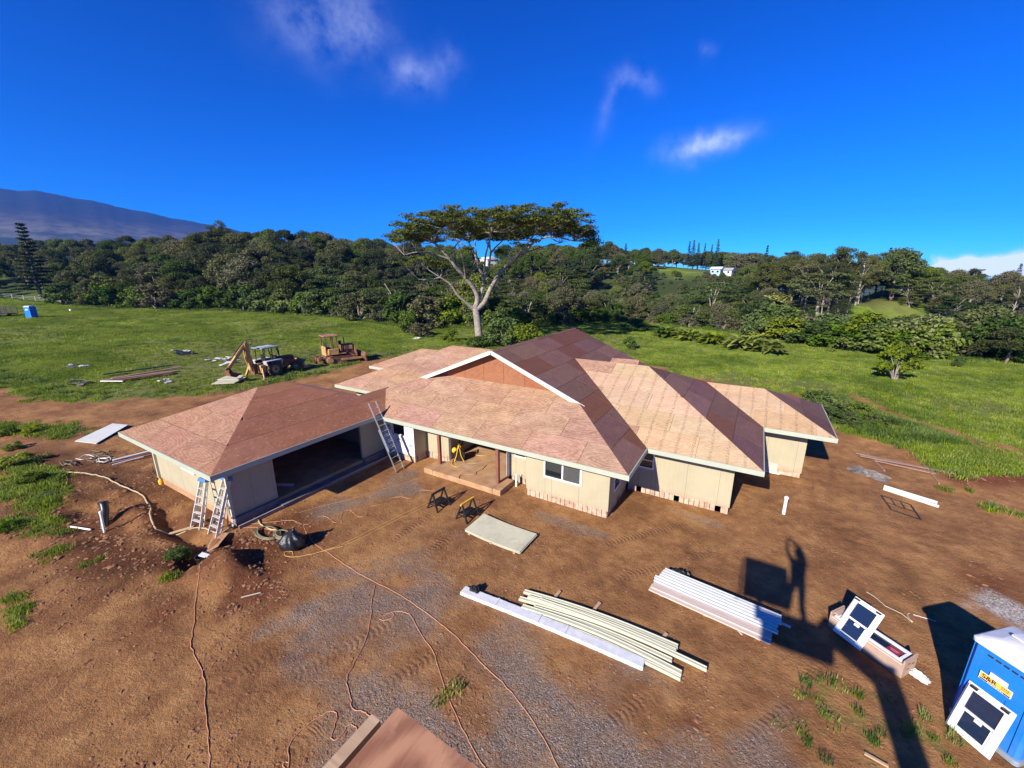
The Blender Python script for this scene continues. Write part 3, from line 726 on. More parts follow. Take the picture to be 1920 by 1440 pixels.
scatter('loose_stones', CLODS, np.stack([px, py, terrain(px, py) + sz * .02], -1), g.uniform(0, 6.28, len(px)), sz, kid, 'loose clods of earth and gravel strewn over the yard', 'stones')
# ------------------------------------------------------------------ the house under construction
SL, ZE = .413, 2.55
x1, y1, xg, y2, x3, y4, x5, yr, yr2 = -3.15, 13.45, -15.61, 16.25, .98, 21.46, 3.74, 21.74, 24.31
xm, yb, ye, xw, yw, yrw, xv, yv, dv = -11.07, 16.67, 27.52, -23.07, 16.35, 21.8, -25.69, 21.42, 2.92
xg0, yg0, yg1, ZG = -23.77, 5.79, 11.09, 2.66
xW = 2 * xm - x1; ygw = 17.15; OH = .89
house = thing('house', 'sprawling single-storey house under construction with bare plywood roof and attached garage', 'house', (-11, 18, 0))
def hp(name, mb, mat, parent=None, **k):
    o = obj(name, mb, mat, parent or house, **k)
    if parent is None: o.location = (11, -18, 0)
    return o
roof_mb = MB(); ROOF_SHEETS = []
def clip(poly, a, b, c):                        # keep a*x+b*y<=c
    out = []
    for i in range(len(poly)):
        p, q = poly[i], poly[(i + 1) % len(poly)]
        dp, dq = a * p[0] + b * p[1] - c, a * q[0] + b * q[1] - c
        if dp <= 0: out.append(p)
        if (dp < 0 < dq) or (dq < 0 < dp):
            t_ = dp / (dp - dq); out.append((p[0] + (q[0] - p[0]) * t_, p[1] + (q[1] - p[1]) * t_))
    return out
def area(p): return .5 * sum(p[i][0] * p[(i + 1) % len(p)][1] - p[(i + 1) % len(p)][0] * p[i][1] for i in range(len(p)))
def plane_under(poly, o, nin, z0, drop=.035):
    n = len(poly); vs = [(p[0], p[1], z0 + SL * ((p[0] - o[0]) * nin[0] + (p[1] - o[1]) * nin[1]) - drop) for p in poly]
    vs += [(x, y, z - .05) for x, y, z in vs]
    roof_mb.add(vs, [tuple(range(n)), tuple(range(n, 2 * n))[::-1]] + [(i, (i + 1) % n, n + (i + 1) % n, n + i) for i in range(n)])
def sheets(poly, o, nin, z0, mat, row0=0., stag=.5, odd=None, seed=0, mats=None):
    q = random.Random(seed)
    if area(poly) < 0: poly = poly[::-1]
    plane_under(poly, o, nin, z0)
    ca = math.sqrt(1 + SL * SL); H = 1.22 / ca
    ax = (nin[1], -nin[0])                      # along the eave
    ab = [((p[0] - o[0]) * ax[0] + (p[1] - o[1]) * ax[1], (p[0] - o[0]) * nin[0] + (p[1] - o[1]) * nin[1]) for p in poly]
    if area(ab) < 0: ab = ab[::-1]
    amin, amax = min(p[0] for p in ab), max(p[0] for p in ab); bmax = max(p[1] for p in ab); bmin = min(p[1] for p in ab)
    b = bmin - (H - row0 if row0 else 0); j = 0
    while b < bmax:
        a = amin - (j % 2) * 2.44 * stag
        while a < amax:
            g2 = .007
            cell = [(a + g2, b + g2), (a + 2.44 - g2, b + g2), (a + 2.44 - g2, b + H - g2), (a + g2, b + H - g2)]
            for i in range(len(ab)):
                p, r_ = ab[i], ab[(i + 1) % len(ab)]
                ex, ey = r_[0] - p[0], r_[1] - p[1]
                cell = clip(cell, ey, -ex, ey * p[0] - ex * p[1]) if cell else cell
                if not cell: break
            if cell and len(cell) > 2 and abs(area(cell)) > .02:
                lift = q.uniform(0, .005)
                Xa = Vector((ax[0], ax[1], 0)); Yb = Vector((nin[0], nin[1], SL)).normalized(); Zn = Xa.cross(Yb)
                if Zn.z < 0: Zn = -Zn
                org = Vector((o[0], o[1], z0)) + Xa * a + Vector((nin[0], nin[1], SL)) * b
                mb_ = MB(); L = [(pp[0] - a, (pp[1] - b) * ca) for pp in cell]
                if Xa.cross(Yb).z < 0: L = L[::-1]
                mb_.prism(L, -.015, 0)
                mm = mat if not mats or q.random() > mats[1] else mats[0]
                s_ = obj('plywood_sheet', mb_, mm)
                s_.matrix_basis = Matrix((( Xa.x, Yb.x, Zn.x, org.x + Zn.x * lift), (Xa.y, Yb.y, Zn.y, org.y + Zn.y * lift), (Xa.z, Yb.z, Zn.z, org.z + Zn.z * lift), (0, 0, 0, 1)))
                ROOF_SHEETS.append(s_)
            a += 2.44
        b += H; j += 1
t_ = ygw - y1; tb = yb - y1
sheets([(xg, y1), (x1, y1), (x1 - t_, ygw), (xW + t_, ygw), (-17.3, 15.14)], (xg, y1), (0, 1), ZE, M['ply_sun'], seed=1)
M['ply_shaded_b'] = m_plywood('brown_shaded_plywood', (.20, .085, .048), (.125, .050, .032), (.24, .12, .08), contrast=.9)  # browner sheets, with the same east-slope shade mixed into their colour
sheets([(x1, y1), (x1 - tb, yb), (x1 - tb, ye), (x1, ye)], (x1, y1), (-1, 0), ZE, M['ply_weathered'], row0=tb - 2 * 1.22 / math.sqrt(1 + SL * SL), seed=2, mats=(M['ply_shaded_b'], .22))
sheets([(x1 - tb, yb), (xm, yb), (xm, ye), (x1 - tb, ye)], (x1, y1), (-1, 0), ZE, M['ply_weathered'], seed=3, mats=(M['ply_shaded_b'], .22))
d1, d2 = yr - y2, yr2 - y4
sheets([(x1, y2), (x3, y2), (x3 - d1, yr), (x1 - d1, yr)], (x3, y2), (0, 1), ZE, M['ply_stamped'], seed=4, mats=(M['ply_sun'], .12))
sheets([(x3, y2), (x3, 2 * yr - y2), (x3 - d1, yr)], (x3, y2), (-1, 0), ZE, M['ply_weathered'], seed=5, mats=(M['ply_shaded_b'], .15))
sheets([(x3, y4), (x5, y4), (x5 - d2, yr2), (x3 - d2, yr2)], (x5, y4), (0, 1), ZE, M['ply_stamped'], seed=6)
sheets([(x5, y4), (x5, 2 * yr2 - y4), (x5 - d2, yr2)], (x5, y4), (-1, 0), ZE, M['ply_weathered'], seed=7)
dw = yrw - yw
sheets([(xw, yw), (xW, yw), (xW + dw, yrw), (xw + dw, yrw)], (xw, yw), (0, 1), ZE, M['ply_sun'], seed=8)
sheets([(xv, yv), (xw, yv), (xw + dv, yv + dv), (xv + dv, yv + dv)], (xv, yv), (0, 1), ZE, M['ply_sun'], seed=9)
hg = (xg - xg0) / 2; xmg = xg - hg
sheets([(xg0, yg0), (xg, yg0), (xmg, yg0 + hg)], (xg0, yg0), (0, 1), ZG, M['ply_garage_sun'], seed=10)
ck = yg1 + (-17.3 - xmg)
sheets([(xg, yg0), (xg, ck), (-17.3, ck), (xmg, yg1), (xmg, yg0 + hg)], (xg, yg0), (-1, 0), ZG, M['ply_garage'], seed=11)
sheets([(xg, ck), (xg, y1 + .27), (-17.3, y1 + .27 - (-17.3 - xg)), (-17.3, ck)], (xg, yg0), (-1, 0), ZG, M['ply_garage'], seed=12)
# far slopes of the roof, turned away
for poly, o, n_, z0 in [([(xW, y1), (xW, ye), (xW + tb, ye), (xW + tb, yb)], (xW, y1), (1, 0), ZE), ([(xW + tb, yb), (xW + tb, ye), (xm, ye), (xm, yb)], (xW, y1), (1, 0), ZE),
                        ([(x1 - d1, yr), (x3 - d1, yr), (x3, 2 * yr - y2), (x1, 2 * yr - y2)], (x3, 2 * yr - y2), (0, -1), ZE), ([(x3 - d2, yr2), (x5 - d2, yr2), (x5, 2 * yr2 - y4), (x3, 2 * yr2 - y4)], (x5, 2 * yr2 - y4), (0, -1), ZE),
                        ([(xw, yw), (xw + dw, yrw), (xw, 2 * yrw - yw)], (xw, yw), (1, 0), ZE), ([(xw, 2 * yrw - yw), (xw + dw, yrw), (xW + dw, yrw), (xW, 2 * yrw - yw)], (xw, 2 * yrw - yw), (0, -1), ZE),
                        ([(xv, yv), (xv + dv, yv + dv), (xv, yv + 2 * dv)], (xv, yv), (1, 0), ZE), ([(xv, yv + 2 * dv), (xv + dv, yv + dv), (xw + dv, yv + dv), (xw, yv + 2 * dv)], (xv, yv + 2 * dv), (0, -1), ZE),
                        ([(xg0, yg0), (xg0, yg1 + hg), (xmg, yg1), (xmg, yg0 + hg)], (xg0, yg0), (1, 0), ZG), ([(xg0, yg1 + hg), (xg - 1.69, yg1 + hg), (-17.3, ck), (xmg, yg1)], (xg0, yg1 + hg), (0, -1), ZG),
                        ([(-18.9, ck - .2), (-18.9, 15.6), (-17.3, 15.6), (-17.3, ck)], (-18.99, ck), (1, 0), ZG)]:
    plane_under(poly, o, n_, z0, .0)
M['deck_ply'] = m_plywood('far_slope_plywood', (.50, .28, .19), (.36, .17, .11), (.3, .12, .08))
roof = hp('roof', roof_mb, M['deck_ply'])
for s_ in ROOF_SHEETS: s_.parent = roof
def rp(name, mb, mat): return obj(name, mb, mat, roof)
def fascia(a, b, z=ZE, h=.20):
    out = Vector((b[1] - a[1], a[0] - b[0], 0)).normalized() * .02
    rp('fascia', MB().bar(Vector((a[0], a[1], z - h / 2 + .004)) + out, Vector((b[0], b[1], z - h / 2 + .004)) + out, .036, h), M['fascia'])
for a, b, z in [((xg + .03, y1), (x1 + .04, y1), ZE), ((x1, y1 + .002), (x1, y2 - .03), ZE), ((x1 + .03, y2), (x3 + .04, y2), ZE), ((x3, y2 + .002), (x3, y4 - .03), ZE), ((x3 + .03, y4), (x5 + .04, y4), ZE),
                ((x5, y4 + .002), (x5, 2 * yr2 - y4), ZE), ((xw - .04, yw), (xW, yw), ZE), ((xv - .04, yv), (xw, yv), ZE), ((xg0 - .04, yg0), (xg + .04, yg0), ZG), ((xg, yg0 + .002), (xg, y1 - .02), ZG),
                ((xg0, yg1 + hg), (xg0, yg0 + .002), ZG), ((xw, 2 * yrw - yw), (xw, yw + .002), ZE), ((xv, yv + 2 * dv), (xv, yv + .002), ZE), ((x5, 2 * yr2 - y4), (x1, 2 * yr2 - y4), ZE), ((xW, ye - .03), (xW, yw + .03), ZE)]:
    fascia(a, b, z)
# gable: barge boards and upright plywood panels
zap = ZE + SL * (x1 - xm)
for sgn in (1, -1):
    fx = xm + sgn * (x1 - xm - tb + .28)
    rp('barge_board', MB().bar((xm, yb - .02, zap - .085), (fx, yb - .02, zap - SL * (fx - xm) * sgn - .085), .045, .19), M['barge'])
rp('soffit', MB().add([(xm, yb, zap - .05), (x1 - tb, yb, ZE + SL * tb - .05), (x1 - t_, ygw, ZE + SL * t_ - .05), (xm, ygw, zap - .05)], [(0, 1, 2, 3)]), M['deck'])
zb = ZE + SL * t_
gw0 = xm - (x1 - t_ - xm); gw1 = x1 - t_
ed = [gw0, gw0 + 1.0] + [gw0 + 1.0 + 1.22 * k for k in range(1, 7)] + [gw1]
ed = [e for e in ed if e < gw1 - .2] + [gw1]
for a, b in zip(ed[:-1], ed[1:]):
    zt = lambda x: zap - .06 - SL * abs(x - xm)
    P = [(a + .006, zb - .1), (b - .006, zb - .1), (b - .006, max(zt(b - .006), zb - .05))]
    if a < xm < b: P.append((xm, zt(xm)))
    P.append((a + .006, max(zt(a + .006), zb - .05)))
    mb_ = MB(); n = len(P)
    mb_.add([(p[0] - a, p[1] - zb, 0) for p in P] + [(p[0] - a, p[1] - zb, -.02) for p in P], [tuple(range(n)), tuple(range(n, 2 * n))[::-1]] + [(i, n + i, n + (i + 1) % n, (i + 1) % n) for i in range(n)])
    o = hp('gable_panel', mb_, M['ply_gable']); o.matrix_basis = Matrix.Translation((11, -18, 0)) @ Matrix(((1, 0, 0, a), (0, 0, -1, ygw), (0, 1, 0, zb), (0, 0, 0, 1)))

# walls
WALL_SILL = .33
def wallbox(axis, c, a0, a1, z0, z1, out, th=.12):
    lo, hi = (c, c - out * th) if out > 0 else (c, c + th)
    m0, m1 = sorted((c, c - out * th))
    if axis == 'x': return (((a0 + a1) / 2, (m0 + m1) / 2, (z0 + z1) / 2), (a1 - a0, m1 - m0, z1 - z0))
    return (((m0 + m1) / 2, (a0 + a1) / 2, (z0 + z1) / 2), (m1 - m0, a1 - a0, z1 - z0))
def wall(axis, c, a0, a1, out, opens=(), z0=WALL_SILL, z1=2.62, mat='siding', pw=1.22, name='siding_panel', block=True):
    cuts = sorted(set([a0, a1] + [o for q in opens for o in q[:2]] + [a0 + pw * k for k in range(1, int((a1 - a0) / pw) + 1)]))
    cuts = [cuts[0]] + [b for a, b in zip(cuts[:-1], cuts[1:]) if b - a > .05]
    for a, b in zip(cuts[:-1], cuts[1:]):
        m_ = (a + b) / 2; hole = [q for q in opens if q[0] < m_ < q[1]]
        spans = [(z0, z1)] if not hole else [(z0, hole[0][2]), (hole[0][3], z1)]
        for s0, s1 in spans:
            if s1 - s0 < .02: continue
            c_, sz = wallbox(axis, c, a + .003, b - .003, s0, s1, out)
            hp(name, MB().box(c_, sz), M[mat])
    if block:
        mb_ = MB(); a = a0 + .03; q = random.Random(int(c * 100))
        cc = c - out * .03
        while a < a1 - .04:
            w = min(.195, a1 - .03 - a)
            if q.random() > .06:
                c_, sz = wallbox(axis, cc - out * q.uniform(0, .02), a + .008, a + w - .008, -.25, z0 - .006, out); mb_.box(c_, sz)
            a += .2
        c_, sz = wallbox(axis, cc - out * .05, a0 + .05, a1 - .05, -.25, z0 - .02, out, .05); mb_.box(c_, sz)
        hp('foundation_block', mb_, M['block'], kind='stuff')
def window(axis, c, a0, a1, z0, z1, out, style='slider'):
    """frame standing proud of the wall, two panes, meeting rail"""
    fw = .075
    def bx(aa, ab, za, zb_, d0, d1):
        m0, m1 = sorted((c + out * d0, c + out * d1))
        if axis == 'x': return ((aa + ab) / 2, (m0 + m1) / 2, (za + zb_) / 2), (ab - aa, m1 - m0, zb_ - za)
        return ((m0 + m1) / 2, (aa + ab) / 2, (za + zb_) / 2), (m1 - m0, ab - aa, zb_ - za)
    mb_ = MB()
    for (aa, ab, za, zb_) in [(a0 - fw, a1 + fw, z1, z1 + fw), (a0 - fw, a1 + fw, z0 - fw, z0), (a0 - fw, a0, z0, z1), (a1, a1 + fw, z0, z1)]:
        mb_.box(*bx(aa, ab, za, zb_, -.05, .03))
    w = hp('window', mb_, M['white'])
    mid = (a0 + a1) / 2; zm = (z0 + z1) / 2
    if style == 'slider':
        obj('meeting_rail', MB().box(*bx(mid - .035, mid + .035, z0, z1, -.045, .018)), M['white'], w)
        obj('pane', MB().box(*bx(a0, mid - .035, z0, z1, -.04, -.03)), M['glass'], w)
        obj('insect_screen', MB().box(*bx(mid + .035, a1, z0, z1, -.03, -.02)), M['screen'], w)
    elif style == 'hung':
        obj('meeting_rail', MB().box(*bx(a0, a1, zm - .03, zm + .03, -.045, .018)), M['white'], w)
        obj('pane', MB().box(*bx(a0, a1, z0, zm - .03, -.04, -.03)), M['glass'], w); obj('pane', MB().box(*bx(a0, a1, zm + .03, z1, -.03, -.02)), M['glass'], w)
    else:
        obj('pane', MB().box(*bx(a0, a1, z0, z1, -.04, -.03)), M['glass'], w)
wall('x', 14.34, -7.74, -4.05, -1, [(-6.83, -5.26, 1.20, 2.05)]); window('x', 14.34, -6.83, -5.26, 1.20, 2.05, -1)
wall('y', -4.05, 14.34, 17.12, 1, [(15.0, 15.8, .95, 1.95)]); window('y', -4.05, 15.0, 15.8, .95, 1.95, 1, 'hung')
wall('x', 17.12, -4.05, .09, -1, [(-3.55, -3.02, 1.30, 1.95)]); window('x', 17.12, -3.55, -3.02, 1.30, 1.95, -1, 'hung')
wall('y', .09, 17.12, 22.35, 1)
wall('x', 22.35, .09, 2.85, -1, z0=.25)
hp('bare_sill_board', MB().box((1.0, 22.32, .30), (1.75, .03, .48)), M['wood_pink'])
hp('sill_flashing', MB().box((1.05, 22.28, .05), (1.9, .05, .06)), M['white'])
wall('y', 2.85, 22.35, 26.3, 1, z0=.25); wall('x', 26.3, -3.0, 2.85, 1)
wall('x', 15.12, -9.05, -7.74, -1, [(-8.72, -8.24, 1.38, 1.72)], z0=.30); window('x', 15.12, -8.72, -8.24, 1.38, 1.72, -1, 'fixed')
wall('y', -7.74, 14.34, 15.12, -1)
wall('y', -9.05, 15.12, 19.0, -1, z0=.26, block=False); wall('y', -12.62, 15.12, 19.0, 1, z0=.26, block=False)
wall('x', 19.0, -12.62, -9.05, -1, [(-11.6, -10.2, .26, 2.3)], z0=.26, block=False)
wall('x', 15.12, -14.3, -12.62, -1, z0=.36)
wall('y', -14.21, 14.2, 15.12, 1, z0=.36)
wall('x', 14.2, -16.4, -14.21, -1, [(-15.75, -14.86, 1.36, 2.2)], mat='wrap', name='house_wrap', z0=.36)
# printed marks on the house wrap
for (cx, cz, lx, lz) in [(-14.63, 1.80, .44, .07), (-14.60, 1.66, .36, .06)]:
    mb_ = MB(); a = -lx / 2; q = random.Random(int(cz * 100))
    while a < lx / 2:
        w = q.uniform(.025, .05); mb_.box((cx + a, 14.194, cz), (w, .006, lz)); a += w + .018
    hp('printed_lettering', mb_, M['ink_grey'])
for (cx, cz) in [(-14.45, .86), (-15.25, 1.06), (-15.98, 1.66)]:
    hp('printed_logo', MB().prism([(-.17, -.10), (.17, -.10), (.17, .04), (0, .16), (-.17, .04)], 0, .006, Matrix(((1, 0, 0, cx), (0, 0, 1, 14.19), (0, 1, 0, cz), (0, 0, 0, 1)))), M['ink'])
    hp('printed_lettering', MB().box((cx, 14.188, cz - .02), (.24, .006, .06)), M['wrap'])
# garage walls with the wide door opening
wall('y', -16.4, 6.57, 14.2, 1, [(8.31, 12.72, .31, 2.22)], z0=.34, block=False, pw=.815)
wall('x', 6.57, -22.88, -16.4, -1); wall('y', -22.88, 6.57, 14.2, -1)
hp('corner_trim', MB().box((-16.36, 6.53, 1.47), (.1, .1, 2.3)), M['trim']); hp('corner_trim', MB().box((-22.9, 6.53, 1.47), (.1, .1, 2.3)), M['trim'])
hp('gable_vent', MB().box((-19.65, 6.55, 1.52), (1.2, .06, .13)), M['white'])
hp('curb', MB().box((-16.36, 7.42, .14), (.16, 1.7, .38)).box((-16.36, 13.45, .14), (.16, 1.46, .38)), M['grey_concrete'])
hp('garage_slab', MB().box((-19.6, 10.4, .08), (6.4, 7.6, .42)), M['concrete'])
hp('apron', MB().box((-16.13, 10.5, .06), (.42, 4.6, .2)), M['grey_concrete'])
hp('back_wall', MB().box((-19.6, 14.05, 1.4), (6.3, .1, 2.4)), M['wood_old'])
for k in range(6): hp('wall_stud', MB().box((-22.6, 7.2 + k * 1.2, 1.4), (.12, .05, 2.3)), M['wood'])
# west wings
wall('x', 17.24, -22.2, -18.1, -1); wall('y', -22.2, 17.24, 22.3, -1); wall('x', 22.3, -24.8, -22.2, -1); wall('y', -24.8, 22.3, 26.3, -1); wall('x', 26.3, -24.8, -18.1, 1)
wall('x', 26.6, -18.1, -3.0, 1, block=False)
hp('rear_gable', MB().prism([(x1 - .3, ZE - .05), (xm, zap - .12), (xW + .3, ZE - .05)], 0, .03, Matrix(((1, 0, 0, 0), (0, 0, 1, 27.1), (0, 1, 0, 0), (0, 0, 0, 1)))), M['ply_gable'])
hp('floor_slab', MB().box((-11.1, 22.9, .05), (13.9, 7.3, .40)).box((-6.5, 17.2, .05), (4.6, 3.9, .4)).box((-15.4, 17.2, .05), (5.4, 3.9, .4)).box((-1.9, 21.7, .05), (3.9, 9.0, .4)).box((-20.2, 21.7, .05), (3.9, 8.8, .4)), M['grey_concrete'])
# porch
hp('porch_slab', MB().box((-10.83, 16.3, .02), (3.46, 5.3, .46)).box((-12.84, 14.2, .02), (.54, 1.1, .46)).box((-8.88, 14.25, .02), (.42, 1.2, .46)), M['concrete'], bevel=.02)
for px_, py_ in [(-12.72, 14.42), (-9.15, 14.22)]: hp('porch_post', MB().box((px_, py_, 1.36), (.14, .14, 2.24)), M['post'])
hp('door_trim', MB().box((-9.10, 15.06, 1.36), (.09, .16, 2.2)), M['white']); hp('door_trim', MB().box((-12.6, 15.08, 1.36), (.06, .12, 2.2)), M['white'])
hp('outlet_frame', MB().box((-12.58, 16.0, .72), (.03, .28, .04)).box((-12.58, 16.0, 1.08), (.03, .28, .04)).box((-12.58, 15.87, .9), (.03, .03, .36)).box((-12.58, 16.13, .9), (.03, .03, .36)), M['steel_dark'])
hp('step', MB().box((-11.0, 18.6, .36), (2.8, .7, .22)), M['concrete'])
# ------------------------------------------------------------------ things lying about the site
def V3(p): return Vector((float(p[0]), float(p[1]), float(p[2])))
def ong(u, v, dz=0.):
    p = gp(u, v); q = V3(p); q.z = T(p[0], p[1]) + dz; return q
def on_plane_y(u, v, y):
    d = ray(u, v); t_ = y / d[1]; return Vector((d[0] * t_, y, CAMZ + d[2] * t_))
def cmean(ps):
    c = Vector((0, 0, 0))
    for p in ps: c += p
    return c / len(ps)
def slab(name, ps, th, mat, label, cat, group=None, sag=0, n=1, parent=None):
    """sheet with four world corners, real thickness below them; may sag along its first side"""
    ps = [V3(p) for p in ps]; base = cmean(ps) - Vector((0, 0, th))
    mb_ = MB(); vs = []
    for i in range(n + 1):
        f = i / n; a = ps[0].lerp(ps[1], f) - base; b = ps[3].lerp(ps[2], f) - base; dz = -sag * math.sin(math.pi * f)
        for z in (dz, dz - th): vs += [a + Vector((0, 0, z)), b + Vector((0, 0, z))]
    fs = []
    for i in range(n):
        o = 4 * i; q = o + 4
        fs += [(o, o + 1, q + 1, q), (o + 2, q + 2, q + 3, o + 3), (o, q, q + 2, o + 2), (o + 1, o + 3, q + 3, q + 1)]
    fs += [(0, 2, 3, 1), (4 * n, 4 * n + 1, 4 * n + 3, 4 * n + 2)]
    mb_.add(vs, fs)
    o = obj(name, mb_, mat, parent, label, cat, group); o.location = base
    bm = bmesh.new(); bm.from_mesh(o.data); bmesh.ops.recalc_face_normals(bm, faces=bm.faces); bm.to_mesh(o.data); bm.free()
    return o
def smooth_path(P, sub=5):
    P = [Vector(p) for p in P]; out = []
    for i in range(len(P) - 1):
        p0, p1, p2, p3 = P[max(i - 1, 0)], P[i], P[i + 1], P[min(i + 2, len(P) - 1)]
        for k in range(sub):
            s = k / sub
            out.append(.5 * ((2 * p1) + (p2 - p0) * s + (2 * p0 - 5 * p1 + 4 * p2 - p3) * s * s + (3 * p1 - p0 - 3 * p2 + p3) * s ** 3))
    out.append(P[-1]); return out
def cord(name, px, r, mat, label, cat='cord', z=None, wig=.03, seed=0):
    q = random.Random(seed + len(px))
    pts = smooth_path([V3(gp(u, v, z or 0)) for u, v in px], 6)
    base = pts[0].copy(); base.z = z if z is not None else T(base.x, base.y)
    out = []
    for p in pts:
        p = p + Vector((q.uniform(-wig, wig), q.uniform(-wig, wig), 0)) * .5
        p.z = (z if z is not None else T(p.x, p.y)) + r * .8; out.append(p - base)
    o = obj(name, MB().tube(out, r, 5), mat, None, label, cat); o.location = base; return o
CORDS = [
    ('orange extension cord crossing the yard from the trash bag past the wrapped bundle', 'orange_cord', [(1050, 1445), (1010, 1370), (960, 1300), (900, 1240), (850, 1190), (800, 1150), (740, 1110), (680, 1080), (620, 1040), (590, 1020), (575, 1000), (569, 986)]),
    ('orange extension cord curving from a small loop over the grey gravel', 'orange_cord', [(912, 1445), (880, 1390), (840, 1310), (815, 1230), (790, 1190), (770, 1155), (750, 1147), (728, 1151), (713, 1160), (722, 1164), (738, 1157), (736, 1149)]),
    ('orange extension cord running down to the tip of the red plywood', 'orange_cord', [(703, 1098), (697, 1130), (690, 1190), (660, 1250), (650, 1275), (658, 1310), (662, 1330), (680, 1335), (695, 1345)]),
    ('orange extension cord with a small curl beside the raised lumber', 'orange_cord', [(540, 1445), (541, 1432), (533, 1430), (531, 1436), (541, 1440), (544, 1395), (570, 1365), (600, 1343), (622, 1333), (632, 1345), (620, 1383), (635, 1385), (652, 1362), (664, 1363), (672, 1376)]),
    ('orange extension cord winding down the bare earth from the dirt mound', 'orange_cord', [(393, 1445), (392, 1400), (385, 1320), (382, 1270), (362, 1220), (358, 1208), (365, 1160), (366, 1130), (375, 1090), (379, 1062), (392, 1032)]),
    ('orange extension cord looping from the trash bag toward the sawhorses', 'orange_cord', [(569, 984), (581, 982), (592, 972), (607, 968), (619, 973), (627, 980), (637, 976), (643, 961), (656, 957), (672, 969), (687, 966), (691, 952), (712, 946), (730, 935), (750, 932), (770, 934), (786, 920), (815, 920), (840, 908), (866, 898)]),
    ('thin pink extension cord lying along the shaded apron of the garage', 'orange_cord', [(560, 962), (600, 950), (650, 938), (690, 926), (750, 908), (800, 893), (812, 888)]),
    ('yellow extension cord stretched from a loop by the mound to the porch', 'yellow_cord', [(549, 1043), (548, 1035), (537, 1035), (535, 1042), (550, 1045), (575, 1041), (610, 1032), (650, 1017), (700, 992), (760, 962), (810, 938), (850, 915), (872, 902)]),
    ('second yellow cord lying close beside the long yellow cord', 'yellow_cord', [(600, 1035), (640, 1025), (680, 1008), (720, 987), (780, 958), (822, 936), (862, 912), (866, 903)]),
    ('orange cord running from the stepladders to the coiled hose', 'orange_cord', [(412, 1002), (430, 999), (455, 990), (485, 990), (520, 997), (545, 1000)]),
    ('orange cord lying along the garage curb up to the trash bag', 'orange_cord', [(440, 990), (460, 984), (490, 981), (520, 978), (548, 976), (567, 984)]),
]
for i, (lb, mt, px) in enumerate(CORDS): cord('power_lead', px, .011 if 'thin' not in lb else .008, M[mt], lb, seed=i)
cord('hose', [(292, 991), (284, 975), (281, 950), (264, 927), (235, 916), (210, 905), (180, 892), (140, 888), (100, 885)], .032, M['tan_hose'], 'tan hose snaking over the dug earth beside the garage wall', 'hose')
cord('hose', [(292, 991), (320, 990), (350, 988), (380, 990), (412, 1000), (432, 990), (455, 977), (472, 972), (484, 976), (490, 985), (508, 993), (540, 996)], .028, M['tan_hose'], 'pale hose passing under the stepladders to the hose coil', 'hose')
# coiled hose by the bag
cc = ong(515, 1003, .03)
hc = thing('hose_coil', 'coil of olive hose lying beside the black trash bag', 'hose', cc)
for (ox, oy, rx, ry, n, sd) in [(-.25, -.1, .62, .34, 4, 1), (.35, .12, .42, .26, 6, 2)]:
    q = random.Random(sd); pts = []
    for k in range(n * 16 + 1):
        a = 2 * math.pi * k / 16; s = 1 + .05 * math.sin(k * .7 + sd) - .06 * (k // 16)
        pts.append((ox + rx * s * math.cos(a), oy + ry * s * math.sin(a), .02 + .012 * (k // 16) + q.uniform(0, .012)))
    obj('loop', MB().tube(pts, .022, 6), M['olive_hose'], hc)
# black trash bag
bc = ong(549, 1026, -.02)
tb_ = thing('trash_bag', 'knotted black plastic trash bag standing on the dirt', 'bag', bc, .3)
bm = bmesh.new(); bmesh.ops.create_icosphere(bm, subdivisions=4, radius=1)
for v in bm.verts:
    z = (v.co.z + 1) / 2; w = .40 * (1 - .12 * z) if z < .45 else .378 * max(.12, 1 - ((z - .45) / .55) ** 1.5 * .9)
    a = math.atan2(v.co.y, v.co.x); cr = 1 + .16 * math.sin(6 * a + 5 * z) * (.3 + z) + .22 * float(vnoise(np.array([a * 2 + 5]), np.array([z * 6]), 3)[0])
    rr_ = math.hypot(v.co.x, v.co.y); k = w * cr * min(1, rr_ / .75 + .0)
    v.co = Vector((math.cos(a) * k * 1.05 + .06 * z, math.sin(a) * k * .8, z * .70))
m_ = bpy.data.meshes.new('sack'); bm.to_mesh(m_); bm.free(); m_.polygons.foreach_set('use_smooth', [True] * len(m_.polygons))
obj('sack', m_, M['tarp'], tb_)
obj('knot', MB().tube([(.06, 0, .62), (.07, .01, .68), (.14, .02, .75), (.11, .09, .79)], [.035, .05, .06, .02], 8).tube([(.06, 0, .66), (-.02, -.02, .75)], [.04, .015], 6), M['tarp'], tb_)

# ladders
lad = thing('extension_ladder', 'aluminium extension ladder leaning on the roof edge between garage and porch', 'ladder', (-14.26, 13.19, T(-14.26, 13.19)))
LT = Vector((-15.93, 0, 3.30)) - Vector((-14.26, 0, 0)); Ln = LT.length; Lu = LT.normalized(); Lo = Vector((Lu.z, 0, -Lu.x)) * -1
for sec, (f0, f1, off, hw) in {'base_section': (0, .62, 0, .25), 'fly_section': (.30, 1, .055, .22)}.items():
    mb_ = MB()
    for sy in (-1, 1): mb_.bar(LT * f0 + Lo * -off + Vector((0, sy * hw, 0)), LT * f1 + Lo * -off + Vector((0, sy * hw, 0)), .03, .075, up=Lo)
    so = obj(sec, mb_, M['alu'], lad)
    k = f0 * Ln + .15
    while k < f1 * Ln - .05:
        p = Lu * k - Lo * off; obj('rung', MB().tube([p + Vector((0, -hw, 0)), p + Vector((0, hw, 0))], .016, 6), M['alu'], so); k += .30
for sy in (-1, 1): obj('foot', MB().box((0, sy * .25, .03), (.10, .06, .06)), M['rubber'], lad)
